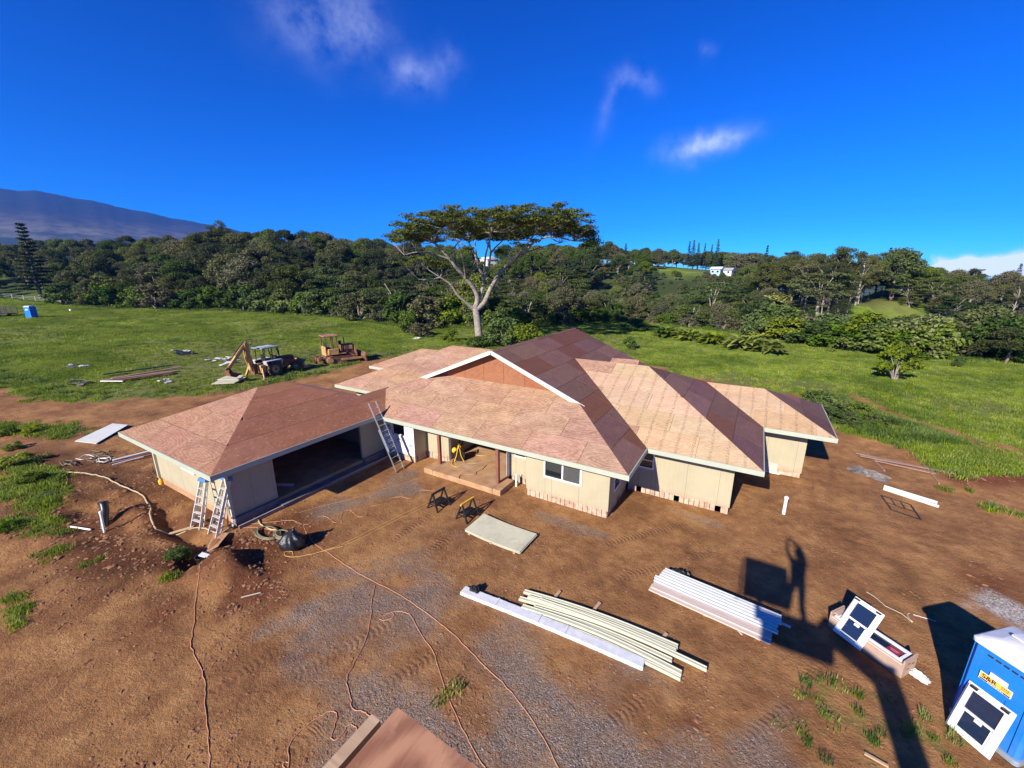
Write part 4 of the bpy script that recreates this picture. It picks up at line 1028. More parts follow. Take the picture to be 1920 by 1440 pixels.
def stepladder(fa, fb, H, label, run):
    a, b = ong(*fa), ong(*fb); c = (a + b) / 2; d = (b - a); rz = math.atan2(d.y, d.x); w = .50
    o = thing('stepladder', label, 'ladder', c, rz, 'stepladders at the garage corner')
    tw = .34
    for s in (-1, 1):
        obj('rail', MB().bar((s * w / 2, 0, 0), (s * tw / 2, run, H), .03, .09, up=(0, 1, 0)), M['alu_dull'], o)
        obj('rear_leg', MB().bar((s * w / 2 * .9, .16, 0), (s * tw / 2 * .9, run + .06, H - .05), .025, .035, up=(0, 1, 0)), M['alu_dull'], o)
    n = int(round(H / .3))
    for k in range(1, n):
        f = k / n; ww = w + (tw - w) * f
        obj('step', MB().box((0, run * f - .01, H * f), (ww, .10, .03)), M['alu_dull'], o)
    for f in (.2, .5, .8):
        ww = (w + (tw - w) * f) * .9; y_ = .16 + (run + .06 - .16) * f; obj('brace', MB().bar((-ww / 2, y_, H * f), (ww / 2, y_, H * f), .02, .03), M['alu_dull'], o)
    obj('top_cap', MB().box((0, run + .02, H + .02), (tw + .1, .24, .13), Euler((-.3, 0, 0)).to_matrix(), taper=(.92, .85)), M['ladder_blue'], o, bevel=.015)
    return o
stepladder((357, 986), (376, 992), 1.75, 'shorter blue-topped stepladder leaning on the cream garage wall', .62)
stepladder((391, 1000), (406, 1007), 1.95, 'taller blue-topped stepladder leaning at the corner of the garage', .82)
# folded boards and a broom handle behind the ladders
for k, (u0, v0, u1, v1) in enumerate([(428, 985, 417, 925), (437, 990, 420, 930)]):
    b_ = ong(u0, v0); o = obj('leaning_stick', MB().bar((0, 0, 0), (-.25, .25, 1.7), .05, .03), M['alu_dull' if k else 'wood'], None, ['slim wooden stick leaning beside the taller stepladder', 'slim metal pole leaning on the corner of the garage wall'][k], 'pole'); o.location = b_

# saw horses
def sawhorse(pa, pb, top, label):
    c = (ong(*pa) + ong(*pb)) / 2
    o = thing('sawhorse', label, 'sawhorse', c, -.10, 'sawhorses in front of the porch')
    H, L, sp = .72, .62, .30
    obj('top_rail', MB().box((0, 0, H), (.06, L + .14, .07)), M[top], o)
    for sy in (-1, 1):
        for sx in (-1, 1): obj('leg', MB().bar((sx * sp, sy * (L / 2 + .05), 0), (sx * .03, sy * L / 2, H - .03), .05, .06, up=(0, 1, 0)), M['black'], o)
        obj('cross_brace', MB().box((0, sy * (L / 2 + .03), .24), (.40, .03, .05)), M['black'], o)
    for sx in (-1, 1): obj('side_brace', MB().box((sx * .2, 0, .25), (.03, L, .05)), M['black'], o)
    obj('tray', MB().box((0, 0, .26), (.36, L - .1, .02)), M['black'], o)
    return o
sawhorse((812, 956), (834, 944), 'black', 'all-black folding sawhorse with an A-frame on the dirt')
sawhorse((868, 977), (886, 963), 'yellow', 'black folding sawhorse with a yellow top rail')

# siding sheets on the ground
sx_, sy_, sa = -8.40, 10.72, -.036
def shp(i, j, z): return (sx_ + math.cos(sa) * i - math.sin(sa) * j, sy_ + math.sin(sa) * i + math.cos(sa) * j, z)
zb_ = T(-7.2, 11.2)
for k in range(2):
    q = .03 * k
    slab('siding_sheet', [shp(-q, 0 + q, zb_ + .09 + .03 * k), shp(2.44 - q, 0 + q, zb_ + .10 + .03 * k), shp(2.44 - q, 1.22 + q, zb_ + .11 + .03 * k), shp(-q, 1.22 + q, zb_ + .13 + .03 * k)], .022, M['sheet'],
         ['cream siding sheet lying under another sheet before the porch', 'stained cream siding sheet lying on top of another before the porch'][k], 'sheet', 'siding sheets laid flat', sag=.05, n=8)
for k, f in enumerate((.2, 1.2, 2.2)):
    a, b = Vector(shp(f, -.02, zb_ + .025)), Vector(shp(f, 1.25, zb_ + .025)); o = obj('bearer', MB().bar(a - a, b - a, .09, .045), M['wood'], None, ['short wooden bearer under the cream sheets at the sawhorse end', 'short wooden bearer under the middle of the cream sheets', 'short wooden bearer under the cream sheets at the end away from the sawhorses'][k], 'lumber', 'bearers under the sheets'); o.location = a

# pipes standing out of the ground
def pipe(u, v, h, r, mat, label, lean=(0, 0), cap=None):
    p = ong(u, v, -.05); o = thing('pipe_stub', label, 'pipe', p)
    obj('pipe', MB().tube([(0, 0, 0), (lean[0], lean[1], h)], r, 12), mat, o)
    obj('cap', MB().lathe([(r * 1.25, 0), (r * 1.25, .09), (r * .8, .11)], (lean[0], lean[1], h - .05), 12), M['white'] if cap is None else cap, o)
pipe(1469, 964, .78, .062, M['pvc'], 'white plastic pipe standing alone in the open dirt')
pipe(968, 912, .62, .05, M['pvc'], 'cream plastic pipe standing by the end of the porch slab')
pipe(976, 908, .50, .035, M['steel_dark'], 'short dark pipe behind the cream pipe by the porch')
pipe(196, 998, .85, .04, M['pvc'], 'thin white post sticking out of the rough earth', (-.05, .05))

# wrapped bundle of trim
a, b = ong(868, 1110), ong(1206, 1250); d = (b - a); u_ = d.normalized(); sd_ = Vector((-u_.y, u_.x, 0))
wb = thing('wrapped_trim_bundle', 'long bundle of trim wrapped in shiny white plastic film', 'bundle', a, math.atan2(d.y, d.x))
L_ = d.length; ns = 60; vs, fs = [], []
for i in range(ns + 1):
    f = i / ns; wd = .15 + .004 * random.uniform(-1, 1); hh = .105 + .006 * random.uniform(-1, 1)
    for (yy, zz) in [(-wd, 0), (-wd * 1.01, hh * .85), (-wd * .94, hh), (0, hh * (1.0 + .05 * random.uniform(-1, 1))), (wd * .94, hh), (wd * 1.01, hh * .85), (wd, 0)]:
        vs.append((f * L_, yy + .05 * math.sin(f * 3), zz + .01))
for i in range(ns):
    for k in range(6): fs.append((i * 7 + k, (i + 1) * 7 + k, (i + 1) * 7 + k + 1, i * 7 + k + 1))
fs += [tuple(range(7)), tuple(range(ns * 7, ns * 7 + 7))[::-1]]
obj('film_wrapping', MB().add(vs, fs, False), M['film'], wb)
for f in (.22, .47, .62): obj('tape_band', MB().box((f * L_, .05 * math.sin(f * 3), .07), (.05, .31, .118)), M['film'], wb)
obj('end_face', MB().box((L_ + .002, .01, .065), (.02, .27, .10)), M['trim_white'], wb)
o = thing('black_plastic', 'crumpled black plastic on the tip of the white wrapped bundle', 'plastic', a + u_ * .35 + sd_ * .12 + Vector((0, 0, .1)))
def crumple(w, h, seed, n=14):
    q = np.random.default_rng(seed); mb_ = MB(); vs = []
    for i in range(n):
        for j in range(n):
            x, y = (i / (n - 1) - .5) * w, (j / (n - 1) - .5) * w * .6
            e = 1 - max(abs(2 * i / (n - 1) - 1), abs(2 * j / (n - 1) - 1)) ** 3
            vs.append((x * (1 + .2 * q.uniform(-1, 1)), y * (1 + .2 * q.uniform(-1, 1)), h * e * q.uniform(.3, 1)))
    return mb_.add(vs, [(i * n + j, (i + 1) * n + j, (i + 1) * n + j + 1, i * n + j + 1) for i in range(n - 1) for j in range(n - 1)])
obj('sheet', crumple(.32, .22, 4, 9), M['tarp'], o)

# loose cream trim boards lying side by side on bearers
TR = [((983, 1108), (1271, 1212), .13, .13, 0), ((974, 1121), (1266, 1224), .13, .10, 1), ((1012, 1124), (1325, 1254), .12, .16, 2), ((1000, 1138), (1260, 1238), .13, .10, 3), ((979, 1136), (1278, 1262), .14, .12, 4), ((979, 1145), (1276, 1272), .10, .09, 5), ((990, 1118), (1268, 1219), .09, .15, 6)]
TL = ['cream trim board on the far side of the loose pile', 'cream trim board whose end pokes out toward the wrapped bundle', 'cream trim board sticking out farthest toward the white stack', 'short cream trim board in the middle of the loose pile', 'cream trim board lying apart next to the wrapped bundle', 'narrow cream trim board along the near edge of the loose pile', 'narrow cream trim strip lying on top of the loose pile']
for (p0, p1, w, z, k) in TR:
    a, b = V3(gp(*p0, z)), V3(gp(*p1, z)); d = b - a; rz = math.atan2(d.y, d.x); L_ = d.length
    o = obj('trim_board', MB(), M['trim'], None, TL[k], 'board', 'loose cream trim boards')
    mb_ = MB(); n = 10; prof = [(-w / 2, -.05), (-w / 2, .0), (-w / 2 + .03, .018), (-w / 2 + .035, .004), (w / 2 - .02, .004), (w / 2 - .015, .018), (w / 2, .018), (w / 2, -.05)]
    vs = []; bow = .12 if k != 4 else .16
    for i in range(n + 1):
        f = i / n
        for (yy, zz) in prof: vs.append((f * L_, yy + bow * math.sin(math.pi * f), zz))
    m8 = len(prof); fs = [(i * m8 + j, i * m8 + (j + 1) % m8, (i + 1) * m8 + (j + 1) % m8, (i + 1) * m8 + j) for i in range(n) for j in range(m8)] + [tuple(range(m8))[::-1], tuple(range(n * m8, n * m8 + m8))]
    m_ = mb_.add(vs, fs).mesh('trim_board'); m_.materials.append(M['trim']); o.data = m_
    bm = bmesh.new(); bm.from_mesh(m_); bmesh.ops.recalc_face_normals(bm, faces=bm.faces); bm.to_mesh(m_); bm.free()
    o.location = a; o.rotation_euler = (0, 0, rz)
for k, (u0, v0, u1, v1) in enumerate([(1010, 1160, 1050, 1110), (1075, 1192, 1125, 1132), (1200, 1245, 1250, 1190)]):
    a, b = ong(u0, v0, .03), ong(u1, v1, .03); o = obj('bearer', MB().bar(a - a, b - a, .09, .06), M['wood'], None, ['wooden bearer under the loose trim boards at the cream sheet end', 'wooden bearer under the middle of the loose trim boards', 'wooden bearer under the loose trim boards at the far end from the sheets'][k], 'lumber', 'bearers under the trim boards'); o.location = a

# stack of white trim and pink planks
a, b = V3(gp(1222, 1092, .22)), V3(gp(1446, 1190, .22)); d = b - a; rz = math.atan2(d.y, d.x); L_ = d.length
Z0 = T(a.x + .5, a.y)
def lay(name, along, off, z, L, w, h, mat, label, grp, cat='board', prof=None):
    o = obj(name, MB(), mat, None, label, cat, grp)
    m_ = MB().box((L / 2, 0, h / 2), (L, w, h))
    if prof: m_.box((L / 2, w / 2 - .012, h + .008), (L - .002, .024, .016)).box((L / 2, -w / 2 + .012, h + .005), (L - .002, .022, .012))
    m_ = m_.mesh(name); m_.materials.append(mat); o.data = m_
    o.location = (a.x + math.cos(rz) * along - math.sin(rz) * off, a.y + math.sin(rz) * along + math.cos(rz) * off, Z0 + z); o.rotation_euler = (0, 0, rz); return o
for k, al in enumerate((.35, 1.6, 2.9)):
    o = obj('bearer', MB().box((0, .45, .06), (.12, 1.2, .12)), M['wood'], None, ['wooden bearer under the white trim stack by the black bag', 'wooden bearer under the middle of the white trim stack', 'wooden bearer under the white trim stack at the crate end'][k], 'lumber', 'bearers under the white stack'); o.location = (a.x + math.cos(rz) * al, a.y + math.sin(rz) * al, Z0); o.rotation_euler = (0, 0, rz)
PK = ['pinkish plank along the near side of the white trim stack', 'upper pinkish plank of the white trim stack']
lay('plank', 0, -.12, .121, L_ + .02, .30, .04, M['wood_pink'], PK[0], 'pinkish planks in the stack'); lay('plank', .04, -.02, .164, L_ - .02, .28, .04, M['wood_pink'], PK[1], 'pinkish planks in the stack')
lay('plank', .1, .28, .121, L_ - .1, .30, .04, M['wood_pink'], 'pinkish plank buried under the white trim boards', 'pinkish planks in the stack'); lay('plank', .1, .62, .121, L_ - .1, .30, .08, M['wood_pink'], 'pinkish plank at the far side under the white trim boards', 'pinkish planks in the stack')
for k in range(6):
    lay('white_trim_board', [.02, .0, .10, .12, .14, .16][k], .17 + .115 * k, [.208, .225, .242, .255, .262, .27][k] - (.0 if k < 4 else .0), L_ + [.12, .10, .02, .06, .03, .0][k], .112, .035, M['trim_white'],
        ['white trim board lying against the pinkish planks of the stack', 'second white trim board from the pinkish planks', 'third white trim board from the pinkish planks', 'fourth white trim board from the pinkish planks', 'fifth white trim board from the pinkish planks', 'outermost white trim board beside the black plastic bag'][k], 'white trim boards in the stack', prof=True)
for k in range(6):     # filler layer so that the upper boards rest on something
    if k > 0: lay('white_trim_board', .2, .17 + .115 * k, .163 if k < 3 else .203, L_ - .3, .10, [0, .06, .077, .05, .057, .065][k], M['trim_white'], 'white trim board hidden in the lower layer of the white stack', 'white trim boards in the lower layer')
lay('white_trim_board', L_ - .55, .70, .125, .95, .07, .03, M['trim_white'], 'short white trim piece jutting from the end of the stack', 'white trim boards in the stack')
o = thing('black_plastic', 'black plastic bag tucked behind the stack of white trim', 'plastic', (a.x + math.cos(rz) * .55 - math.sin(rz) * 1.02, a.y + math.sin(rz) * .55 + math.cos(rz) * 1.02, Z0), rz)
obj('sheet', crumple(.75, .30, 9, 12), M['tarp'], o)
for k, (u, v) in enumerate([(1340, 1157), (1368, 1172), (1396, 1185)]):
    p = ong(u, v, .04); o = obj('blue_wrapper', MB().box((0, 0, 0), (.16, .10, .07), Euler((.2, .1, rz + .2 * k)).to_matrix()), M['blue'], None, ['lone scrap of blue wrapping under the pinkish plank', 'scrap of blue wrapping right beside the short stick', 'scrap of blue wrapping past the short stick'][k], 'wrapper', 'blue wrapping scraps'); o.location = p
a_, b_ = ong(1377, 1175, .03), ong(1391, 1192, .03); o = obj('stick', MB().bar(a_ - a_, b_ - a_, .04, .03), M['wood_pink'], None, 'short wooden stick lying beside the blue wrapping scraps', 'stick'); o.location = a_

# crate of windows with one laid across
def winframe(parent, w, h, fr=.07, th=.07, split=True, mat='white', glass='glass'):
    """a vinyl window lying in its local xy plane, centred"""
    mb_ = MB()
    mb_.box((0, h / 2 - fr / 2, 0), (w, fr, th)).box((0, -h / 2 + fr / 2, 0), (w, fr, th)).box((-w / 2 + fr / 2, 0, 0), (fr, h - 2 * fr, th)).box((w / 2 - fr / 2, 0, 0), (fr, h - 2 * fr, th))
    obj('frame', mb_, M[mat], parent, bevel=.006)
    fl = MB(); e = .035
    for (cx, cy, sx, sy) in [(0, h / 2 + e / 2, w + 2 * e, e), (0, -h / 2 - e / 2, w + 2 * e, e), (-w / 2 - e / 2, 0, e, h), (w / 2 + e / 2, 0, e, h)]: fl.box((cx, cy, -.015), (sx, sy, .008))
    obj('nail_fin', fl, M[mat], parent)
    iw, ih = w - 2 * fr, h - 2 * fr
    if split:
        obj('meeting_rail', MB().box((0, 0, .012), (iw, .05, th * .6)), M[mat], parent)
        s2 = MB(); b2 = .035; y0, y1_ = -ih / 2, -.025
        s2.box((0, y0 + b2 / 2, .0), (iw, b2, .05)).box((-iw / 2 + b2 / 2, (y0 + y1_) / 2, 0), (b2, y1_ - y0 - b2, .05)).box((iw / 2 - b2 / 2, (y0 + y1_) / 2, 0), (b2, y1_ - y0 - b2, .05)); obj('sash', s2, M[mat], parent)
        obj('pane', MB().box((0, (ih / 2 + .025) / 2, 0), (iw, ih / 2 - .025, .012)), M[glass], parent); obj('pane', MB().box((0, (y0 + b2 + y1_) / 2, .004), (iw - 2 * b2, y1_ - y0 - b2, .012)), M[glass], parent)
        obj('sticker', MB().box((.02, -.075, .018), (.12, .06, .004)), M['white'], parent)
    else:
        obj('pane', MB().box((0, 0, 0), (iw, ih, .012)), M[glass], parent)
t = NT('sky_blue_glass'); M['glass_blue'] = t.set((.012, .022, .05), .06, 0, None, .9)
cz = .46
c0, c1 = V3(gp(1562, 1150, cz)), V3(gp(1694, 1240, cz)); dn = c1 - c0; rzc = math.atan2(dn.y, dn.x); Lc = dn.length + .06
wcr = .52
cc = c0 + Vector((math.cos(rzc), math.sin(rzc), 0)) * (Lc / 2 - .03) + Vector((-math.sin(rzc), math.cos(rzc), 0)) * (wcr / 2); gz = T(cc.x, cc.y)
cr = thing('window_crate', 'long muddy cardboard crate holding windows, torn open on top', 'crate', (cc.x, cc.y, gz), rzc)
for s in (-1, 1):
    obj('side_panel', MB().box((0, s * (wcr / 2), .20), (Lc, .03, .40)), M['card'], cr)
    obj('end_panel', MB().box((s * Lc / 2, 0, .25), (.035, wcr + .04, .50)), M['card'], cr)
for k, (yy, zz) in enumerate([(-.08, .36), (-.08, .20), (.12, .30)]): obj('hand_hole', MB().box((Lc / 2 + .018, yy, zz), (.006, .10, .028)), M['black'], cr)
obj('bottom_panel', MB().box((0, 0, .02), (Lc, wcr, .03)), M['card'], cr)
obj('torn_film', crumple(.36, .16, 21, 10), M['film'], cr).location = (Lc / 2 + .16, .16, .02)
w1 = thing('boxed_window', 'long white window lying face up inside the muddy crate', 'window', (cc.x, cc.y, gz + .38), rzc)
winframe(w1, Lc - .14, wcr - .02, .075, .10, False)
obj('label_sheet', MB().box((.62 * Lc / 2, -.03, .02), (.26, .26, .006)), simple('dark_red_print', (.22, .02, .035), .5), w1)
obj('label_lettering', MB().box((.62 * Lc / 2, .0, .0245), (.18, .02, .004)).box((.62 * Lc / 2, -.05, .0245), (.14, .014, .004)), simple('pink_print', (.5, .2, .22), .5), w1)
obj('cardboard_strip', MB().box((-.90 * Lc / 2, 0, .47), (.10, wcr - .1, .05)), M['card'], cr)
P = [V3(gp(u, v, z)) for u, v, z in [(1604, 1121, 1.0), (1656, 1154, 1.0), (1610, 1216, .15), (1566, 1181, .15)]]
def quad_frame(o, P):
    ctr = cmean(P); X_ = ((P[1] - P[0]) + (P[2] - P[3])) / 2; Y_ = ((P[0] - P[3]) + (P[1] - P[2])) / 2; w, h = X_.length, Y_.length
    X_.normalize(); Y_ = (Y_ - X_ * Y_.dot(X_)).normalized(); Z_ = X_.cross(Y_)
    o.matrix_basis = Matrix(((X_.x, Y_.x, Z_.x, ctr.x), (X_.y, Y_.y, Z_.y, ctr.y), (X_.z, Y_.z, Z_.z, ctr.z), (0, 0, 0, 1))); return w, h
w2 = thing('window', 'white sash window propped slantwise on the muddy crate', 'window')
ww, hh_ = quad_frame(w2, P)
winframe(w2, ww, hh_, .075, .09, True, glass='glass_blue')
for s in (-1, 1): obj('corner_guard', MB().box((s * ww * .40, hh_ * .49, .0), (.11, .05, .12)), M['black'], w2)
obj('tie_strap', MB().bar((-.16, -hh_ * .44, .06), (.2, -hh_ * .44, .06), .02, .012), M['steel_dark'], w2)
cord('strapping', [(1625, 1109), (1640, 1118), (1660, 1135), (1690, 1150), (1710, 1166), (1701, 1152), (1706, 1150)], .009, M['trim'], 'pale plastic strapping curled on the dirt by the crate', 'strap')
cord('strapping', [(1713, 1152), (1735, 1159), (1755, 1166)], .012, M['trim_white'], 'white plastic strapping between the crate and the portable toilet', 'strap')

# portable toilet beside the grass
LC, NC_ = Vector((4.86, 10.92, 0)), Vector((5.56, 10.17, 0)); PE = (NC_ - LC).normalized(); PNv = Vector((-PE.y, PE.x, 0)); PW = 1.06; PH = 2.02
PC = LC + PE * PW / 2 + PNv * PW / 2
gz = T(PC.x, PC.y)
PROT = math.atan2(PE.y, PE.x)
pt = thing('portable_toilet', 'blue portable toilet with pale domed roof and a yellow company sign', 'toilet', (PC.x, PC.y, gz), PROT)
W2 = PW / 2
def rrect(w, r, n=4):
    out = []
    for (cx, cy, a0) in [(w - r, w - r, 0), (-w + r, w - r, 90), (-w + r, -w + r, 180), (w - r, -w + r, 270)]:
        for k in range(n + 1):
            a = R(a0 + 90 * k / n); out.append((cx + r * math.cos(a), cy + r * math.sin(a)))
    return out
obj('skid_base', MB().prism(rrect(W2 + .03, .08), 0, .12), M['cab_grey'], pt)
obj('body', MB().prism(rrect(W2, .09), .12, PH), M['blue'], pt)
for s in (-1, 1):
    obj('corner_rib', MB().box((s * (W2 - .10), -W2 - .012, 1.08), (.07, .03, 1.86)), M['blue'], pt); obj('corner_rib', MB().box((-W2 - .012, s * (W2 - .10), 1.08), (.03, .07, 1.86)), M['blue'], pt)
obj('panel_rib', MB().box((.16, -W2 - .008, .72), (.05, .02, .9)), M['blue'], pt)
for k in range(5): obj('vent_slot', MB().box((-.25 + .12 * k, -W2 - .004, PH - .16), (.08, .02, .03)), M['steel_dark'], pt); obj('vent_slot', MB().box((-W2 - .004, -.25 + .12 * k, PH - .16), (.02, .08, .03)), M['steel_dark'], pt)
for zz in (.5, 1.1, 1.7): obj('panel_crease', MB().box((-W2 - .006, 0, zz), (.02, W2 * 1.5, .025)), M['blue'], pt)
rm = MB(); prof_ = [(W2 + .05, PH - .02), (W2 + .055, PH + .05), (W2 - .0, PH + .11), (W2 - .22, PH + .19), (W2 - .40, PH + .22)]
rings = [[(p[0], p[1], z) for p in rrect(w, min(.1, w * .5))] for w, z in prof_]; n = len(rings[0])
rm.add([p for r_ in rings for p in r_], [(i * n + k, i * n + (k + 1) % n, (i + 1) * n + (k + 1) % n, (i + 1) * n + k) for i in range(len(rings) - 1) for k in range(n)] + [tuple(range((len(rings) - 1) * n, len(rings) * n)), tuple(range(n))[::-1]])
t = NT('milky_roof_plastic'); M['milky'] = t.set(t.mix(t.rng(t.noise(3, 5), .3, .7), (.50, .50, .50), (.66, .66, .68)), .4, 0, None, .5)
obj('dome_roof', rm, M['milky'], pt); obj('roof_ridge', MB().box((0, 0, PH + .235), (W2 * 1.1, .08, .03)), M['milky'], pt)
def on_face(u, v, off=.03):
    d = Vector(ray(u, v).tolist()); q = LC - PNv * off; o_ = Vector((0, 0, CAMZ)); t_ = (q - o_).dot(PNv) / d.dot(PNv); p = o_ + d * t_
    return (p - PC).dot(PE), p.z - gz
(s_l, z_a), (s_r, z_b) = on_face(1837, 1262), on_face(1897, 1306); s_z = (z_a + z_b) / 2
s_r = min(s_r, W2 - .06); s_c = (s_l + s_r) / 2; s_w = s_r - s_l
so = obj('sign', MB().box((s_c, -W2 - .03, s_z), (s_w, .012, .17)), simple('sign_white', (.75, .75, .72), .4), pt)
obj('sign_field', MB().box((s_c, -W2 - .037, s_z + .018), (s_w - .03, .006, .115)), simple('sign_yellow', (.80, .46, .06), .4), so)
obj('sign_band', MB().box((s_c, -W2 - .037, s_z - .062), (s_w - .03, .006, .028)), simple('sign_navy', (.02, .02, .07), .4), so)
def text_mesh(s, size):
    cu = bpy.data.curves.new('lettering', 'FONT'); cu.body = s; cu.size = size; cu.align_x = 'LEFT'; cu.offset = size * .02
    ob = bpy.data.objects.new('lettering', cu); C.objects.link(ob); dg = bpy.context.evaluated_depsgraph_get(); dg.update()
    m_ = bpy.data.meshes.new_from_object(ob.evaluated_get(dg)); bpy.data.objects.remove(ob); m_.materials.clear(); return m_
lt = obj('lettering', text_mesh('S&R', .135), simple('sign_ink', (.03, .015, .015), .5), so)
lt.location = (s_l + .04, -W2 - .042, s_z - .025); lt.rotation_euler = (R(90), 0, 0)
sm = MB(); q = random.Random(3)
for row, zz, hh_ in ((0, .045, .028), (1, .0, .022)):
    a = s_l + .34
    while a < s_r - .06: w = q.uniform(.012, .03); sm.box((a + w / 2, -W2 - .041, s_z + zz), (w, .004, hh_)); a += w + .010
obj('small_lettering', sm, simple('sign_brown', (.30, .14, .03), .5), so)
sm = MB(); a = s_l + .14
while a < s_r - .12: w = q.uniform(.012, .03); sm.box((a + w / 2, -W2 - .0415, s_z - .062), (w, .004, .014)); a += w + .010
obj('small_lettering', sm, M['white'], so)
obj('card', MB().box((s_c + .02, -W2 - .026, s_z + .13), (.27, .01, .12)), M['white'], pt); obj('card_mark', MB().box((s_c + .02, -W2 - .032, s_z + .14), (.09, .004, .014)).box((s_c + .02, -W2 - .032, s_z + .11), (.2, .004, .006)), M['ink_grey'], pt)
# window leaning on the toilet
lw, lh = .66, 1.10
wx = on_face(1840, 1340, .2)[0]
w3 = thing('window', 'white sash window leaning against the blue portable toilet', 'window')
def tl_(x, y, z): return PC + PE * x + PNv * y + Vector((0, 0, z + gz))
ww, hh_ = quad_frame(w3, [tl_(wx - lw / 2, -W2 - .09, 1.07), tl_(wx + lw / 2, -W2 - .09, 1.07), tl_(wx + lw / 2, -W2 - .36, .03), tl_(wx - lw / 2, -W2 - .36, .03)])
winframe(w3, ww, hh_, .085, .08, True, glass='glass_blue')
for s in (-1, 1): obj('corner_guard', MB().box((s * (ww / 2 - .09), hh_ / 2 - .02, .0), (.12, .05, .12)), M['black'], w3)

# planks, tarp and trim in the open dirt on the right
PL = [((1604, 849), (1745, 880), .16, 'long weathered plank on the far side of the plank group'), ((1612, 854), (1792, 888), .20, 'longest weathered plank, in the middle of the plank group'), ((1640, 863), (1754, 888), .16, 'weathered plank on the near side of the plank group')]
for k, (p0, p1, w, lb) in enumerate(PL):
    a, b = V3(gp(*p0, .10 + .03 * (k == 1))), V3(gp(*p1, .10 + .03 * (k == 1))); o = obj('plank', MB().bar(a - a, b - a, w, .035), M['wood_old'], None, lb, 'plank', 'planks lying in the dirt'); o.location = a
for k, (u0, v0, u1, v1) in enumerate([(1636, 862, 1658, 884), (1738, 884, 1760, 910)]):
    a, b = ong(u0, v0, .04), ong(u1, v1, .04); a = a + (a - b).normalized() * .8; o = obj('bearer', MB().bar(a - a, b - a, .06, .07), M['wood_old'], None, ['thin bearer poking out under the planks near the grey tarp', 'thin bearer poking out under the planks near the red earth'][k], 'lumber', 'bearers under the planks'); o.location = a
o = thing('tarp', 'crumpled muddy grey tarp lying in the dirt near the planks', 'tarp', ong(1628, 889), -.5); obj('sheet', crumple(1.5, .22, 33, 16), M['grey_tarp'], o)
for k, (p0, p1) in enumerate([((1657, 914), (1757, 945)), ((1656, 918), (1760, 952))]):
    a, b = ong(*p0, .05), ong(*p1, .05); o = obj('white_trim_board', MB().bar(a - a, b - a, .10, .06).bar(Vector((0, 0, .05)), b - a + Vector((0, 0, .05)), .03, .05), M['trim_white'], None, ['white trim piece lying on the far side of a pair in the open dirt', 'white trim piece lying on the near side of a pair in the open dirt'][k], 'board', 'white trim pair in the open dirt'); o.location = a
F = [ong(1652, 929, .02), ong(1707, 946, .02), ong(1727, 975, .02), ong(1671, 956, .02)]
fr = thing('window_grid', 'dark empty window frame with cross bars lying flat on the dirt', 'frame', cmean(F)); fb = cmean(F)
def edge(a, b, nm, w=.045): obj(nm, MB().bar(a - fb, b - fb, w, .03), M['steel_dark'] if nm != 'pale_edge' else M['alu_dull'], fr)
for i in range(4): edge(F[i], F[(i + 1) % 4], 'frame_bar')
m_a, m_b = F[0].lerp(F[3], .5), F[1].lerp(F[2], .5); edge(m_a, m_b, 'cross_bar', .03); edge(F[0].lerp(F[1], .33), m_a.lerp(m_b, .33), 'cross_bar', .03); edge(F[0].lerp(F[1], .66), m_a.lerp(m_b, .66), 'cross_bar', .03)

# left of the garage
P4 = [ong(141, 830, .10), ong(181, 834, .10), ong(241, 801, .16), ong(212, 798, .16)]
slab('siding_sheet', P4, .03, M['white_sheet'], 'pale board lying beyond the corner of the garage roof', 'sheet')
for k, (p0, p1, mt, r_) in enumerate([((186, 871), (285, 846), 'wood_old', .05), ((195, 873), (288, 848), 'steel_dark', .04), ((213, 869), (290, 848), 'pvc', .06), ((205, 872), (288, 853), 'wood_old', .04), ((224, 871), (292, 854), 'rust', .04), ((212, 876), (270, 860), 'pvc', .03)]):
    a, b = ong(*p0, .06 + .03 * (k % 3)), ong(*p1, .06 + .03 * (k % 3)); o = obj('pipe', MB().tube([a - a, b - a], r_, 7), M[mt], None, ['brown wooden pole on the far side of the heap by the garage', 'dark steel pipe in the heap by the garage', 'thick white pipe in the heap by the garage', 'thin brown pole in the middle of the heap by the garage', 'rusty pipe on the near side of the heap by the garage', 'thin white pipe in front of the heap by the garage'][k], 'pipe', 'heap of pipes by the garage'); o.location = a
wc = thing('wire_coil', 'tangle of loose wire and tubing at the end of the pipe heap', 'wire', ong(165, 867))
for k in range(9):
    q = random.Random(k); ox, oy, rx, ry = q.uniform(-1.1, 1.0), q.uniform(-.8, .8), q.uniform(.25, .6), q.uniform(.15, .4); ph = q.uniform(0, 3)
    obj('loop', MB().tube([(ox + rx * math.cos(a_ * .5) + .1 * math.sin(a_ * 1.7 + k), oy + ry * math.sin(a_ * .5 + ph * .2), .03 + .10 * abs(math.sin(a_ * .6 + ph))) for a_ in range(0, 14)], .022, 5), M['olive_hose' if k % 3 else 'alu_dull'], wc)
dp = thing('drain_pipe', 'thick black corrugated drain pipe sticking up from the dug earth', 'pipe', ong(195, 990, -.1))
pts = [Vector((0, 0, 0)), Vector((-.25, .1, .25)), Vector((-.5, .25, .55)), Vector((-.7, .3, .80))]; pth = smooth_path(pts, 8)
obj('tube', MB().tube(pth, [.13 + .012 * (k % 2) for k in range(len(pth))], 12), M['black'], dp); obj('rim', MB().tube([pth[-1] - Vector((.0, 0, .06)), pth[-1] + Vector((-.02, .01, .03))], .16, 12), M['black'], dp)
a, b = ong(134, 990, .05), ong(171, 994, .05); o = obj('pipe', MB().tube([a - a, b - a], .035, 7), M['pvc'], None, 'thin white pipe lying on the rough earth by the black drain pipe', 'pipe'); o.location = a
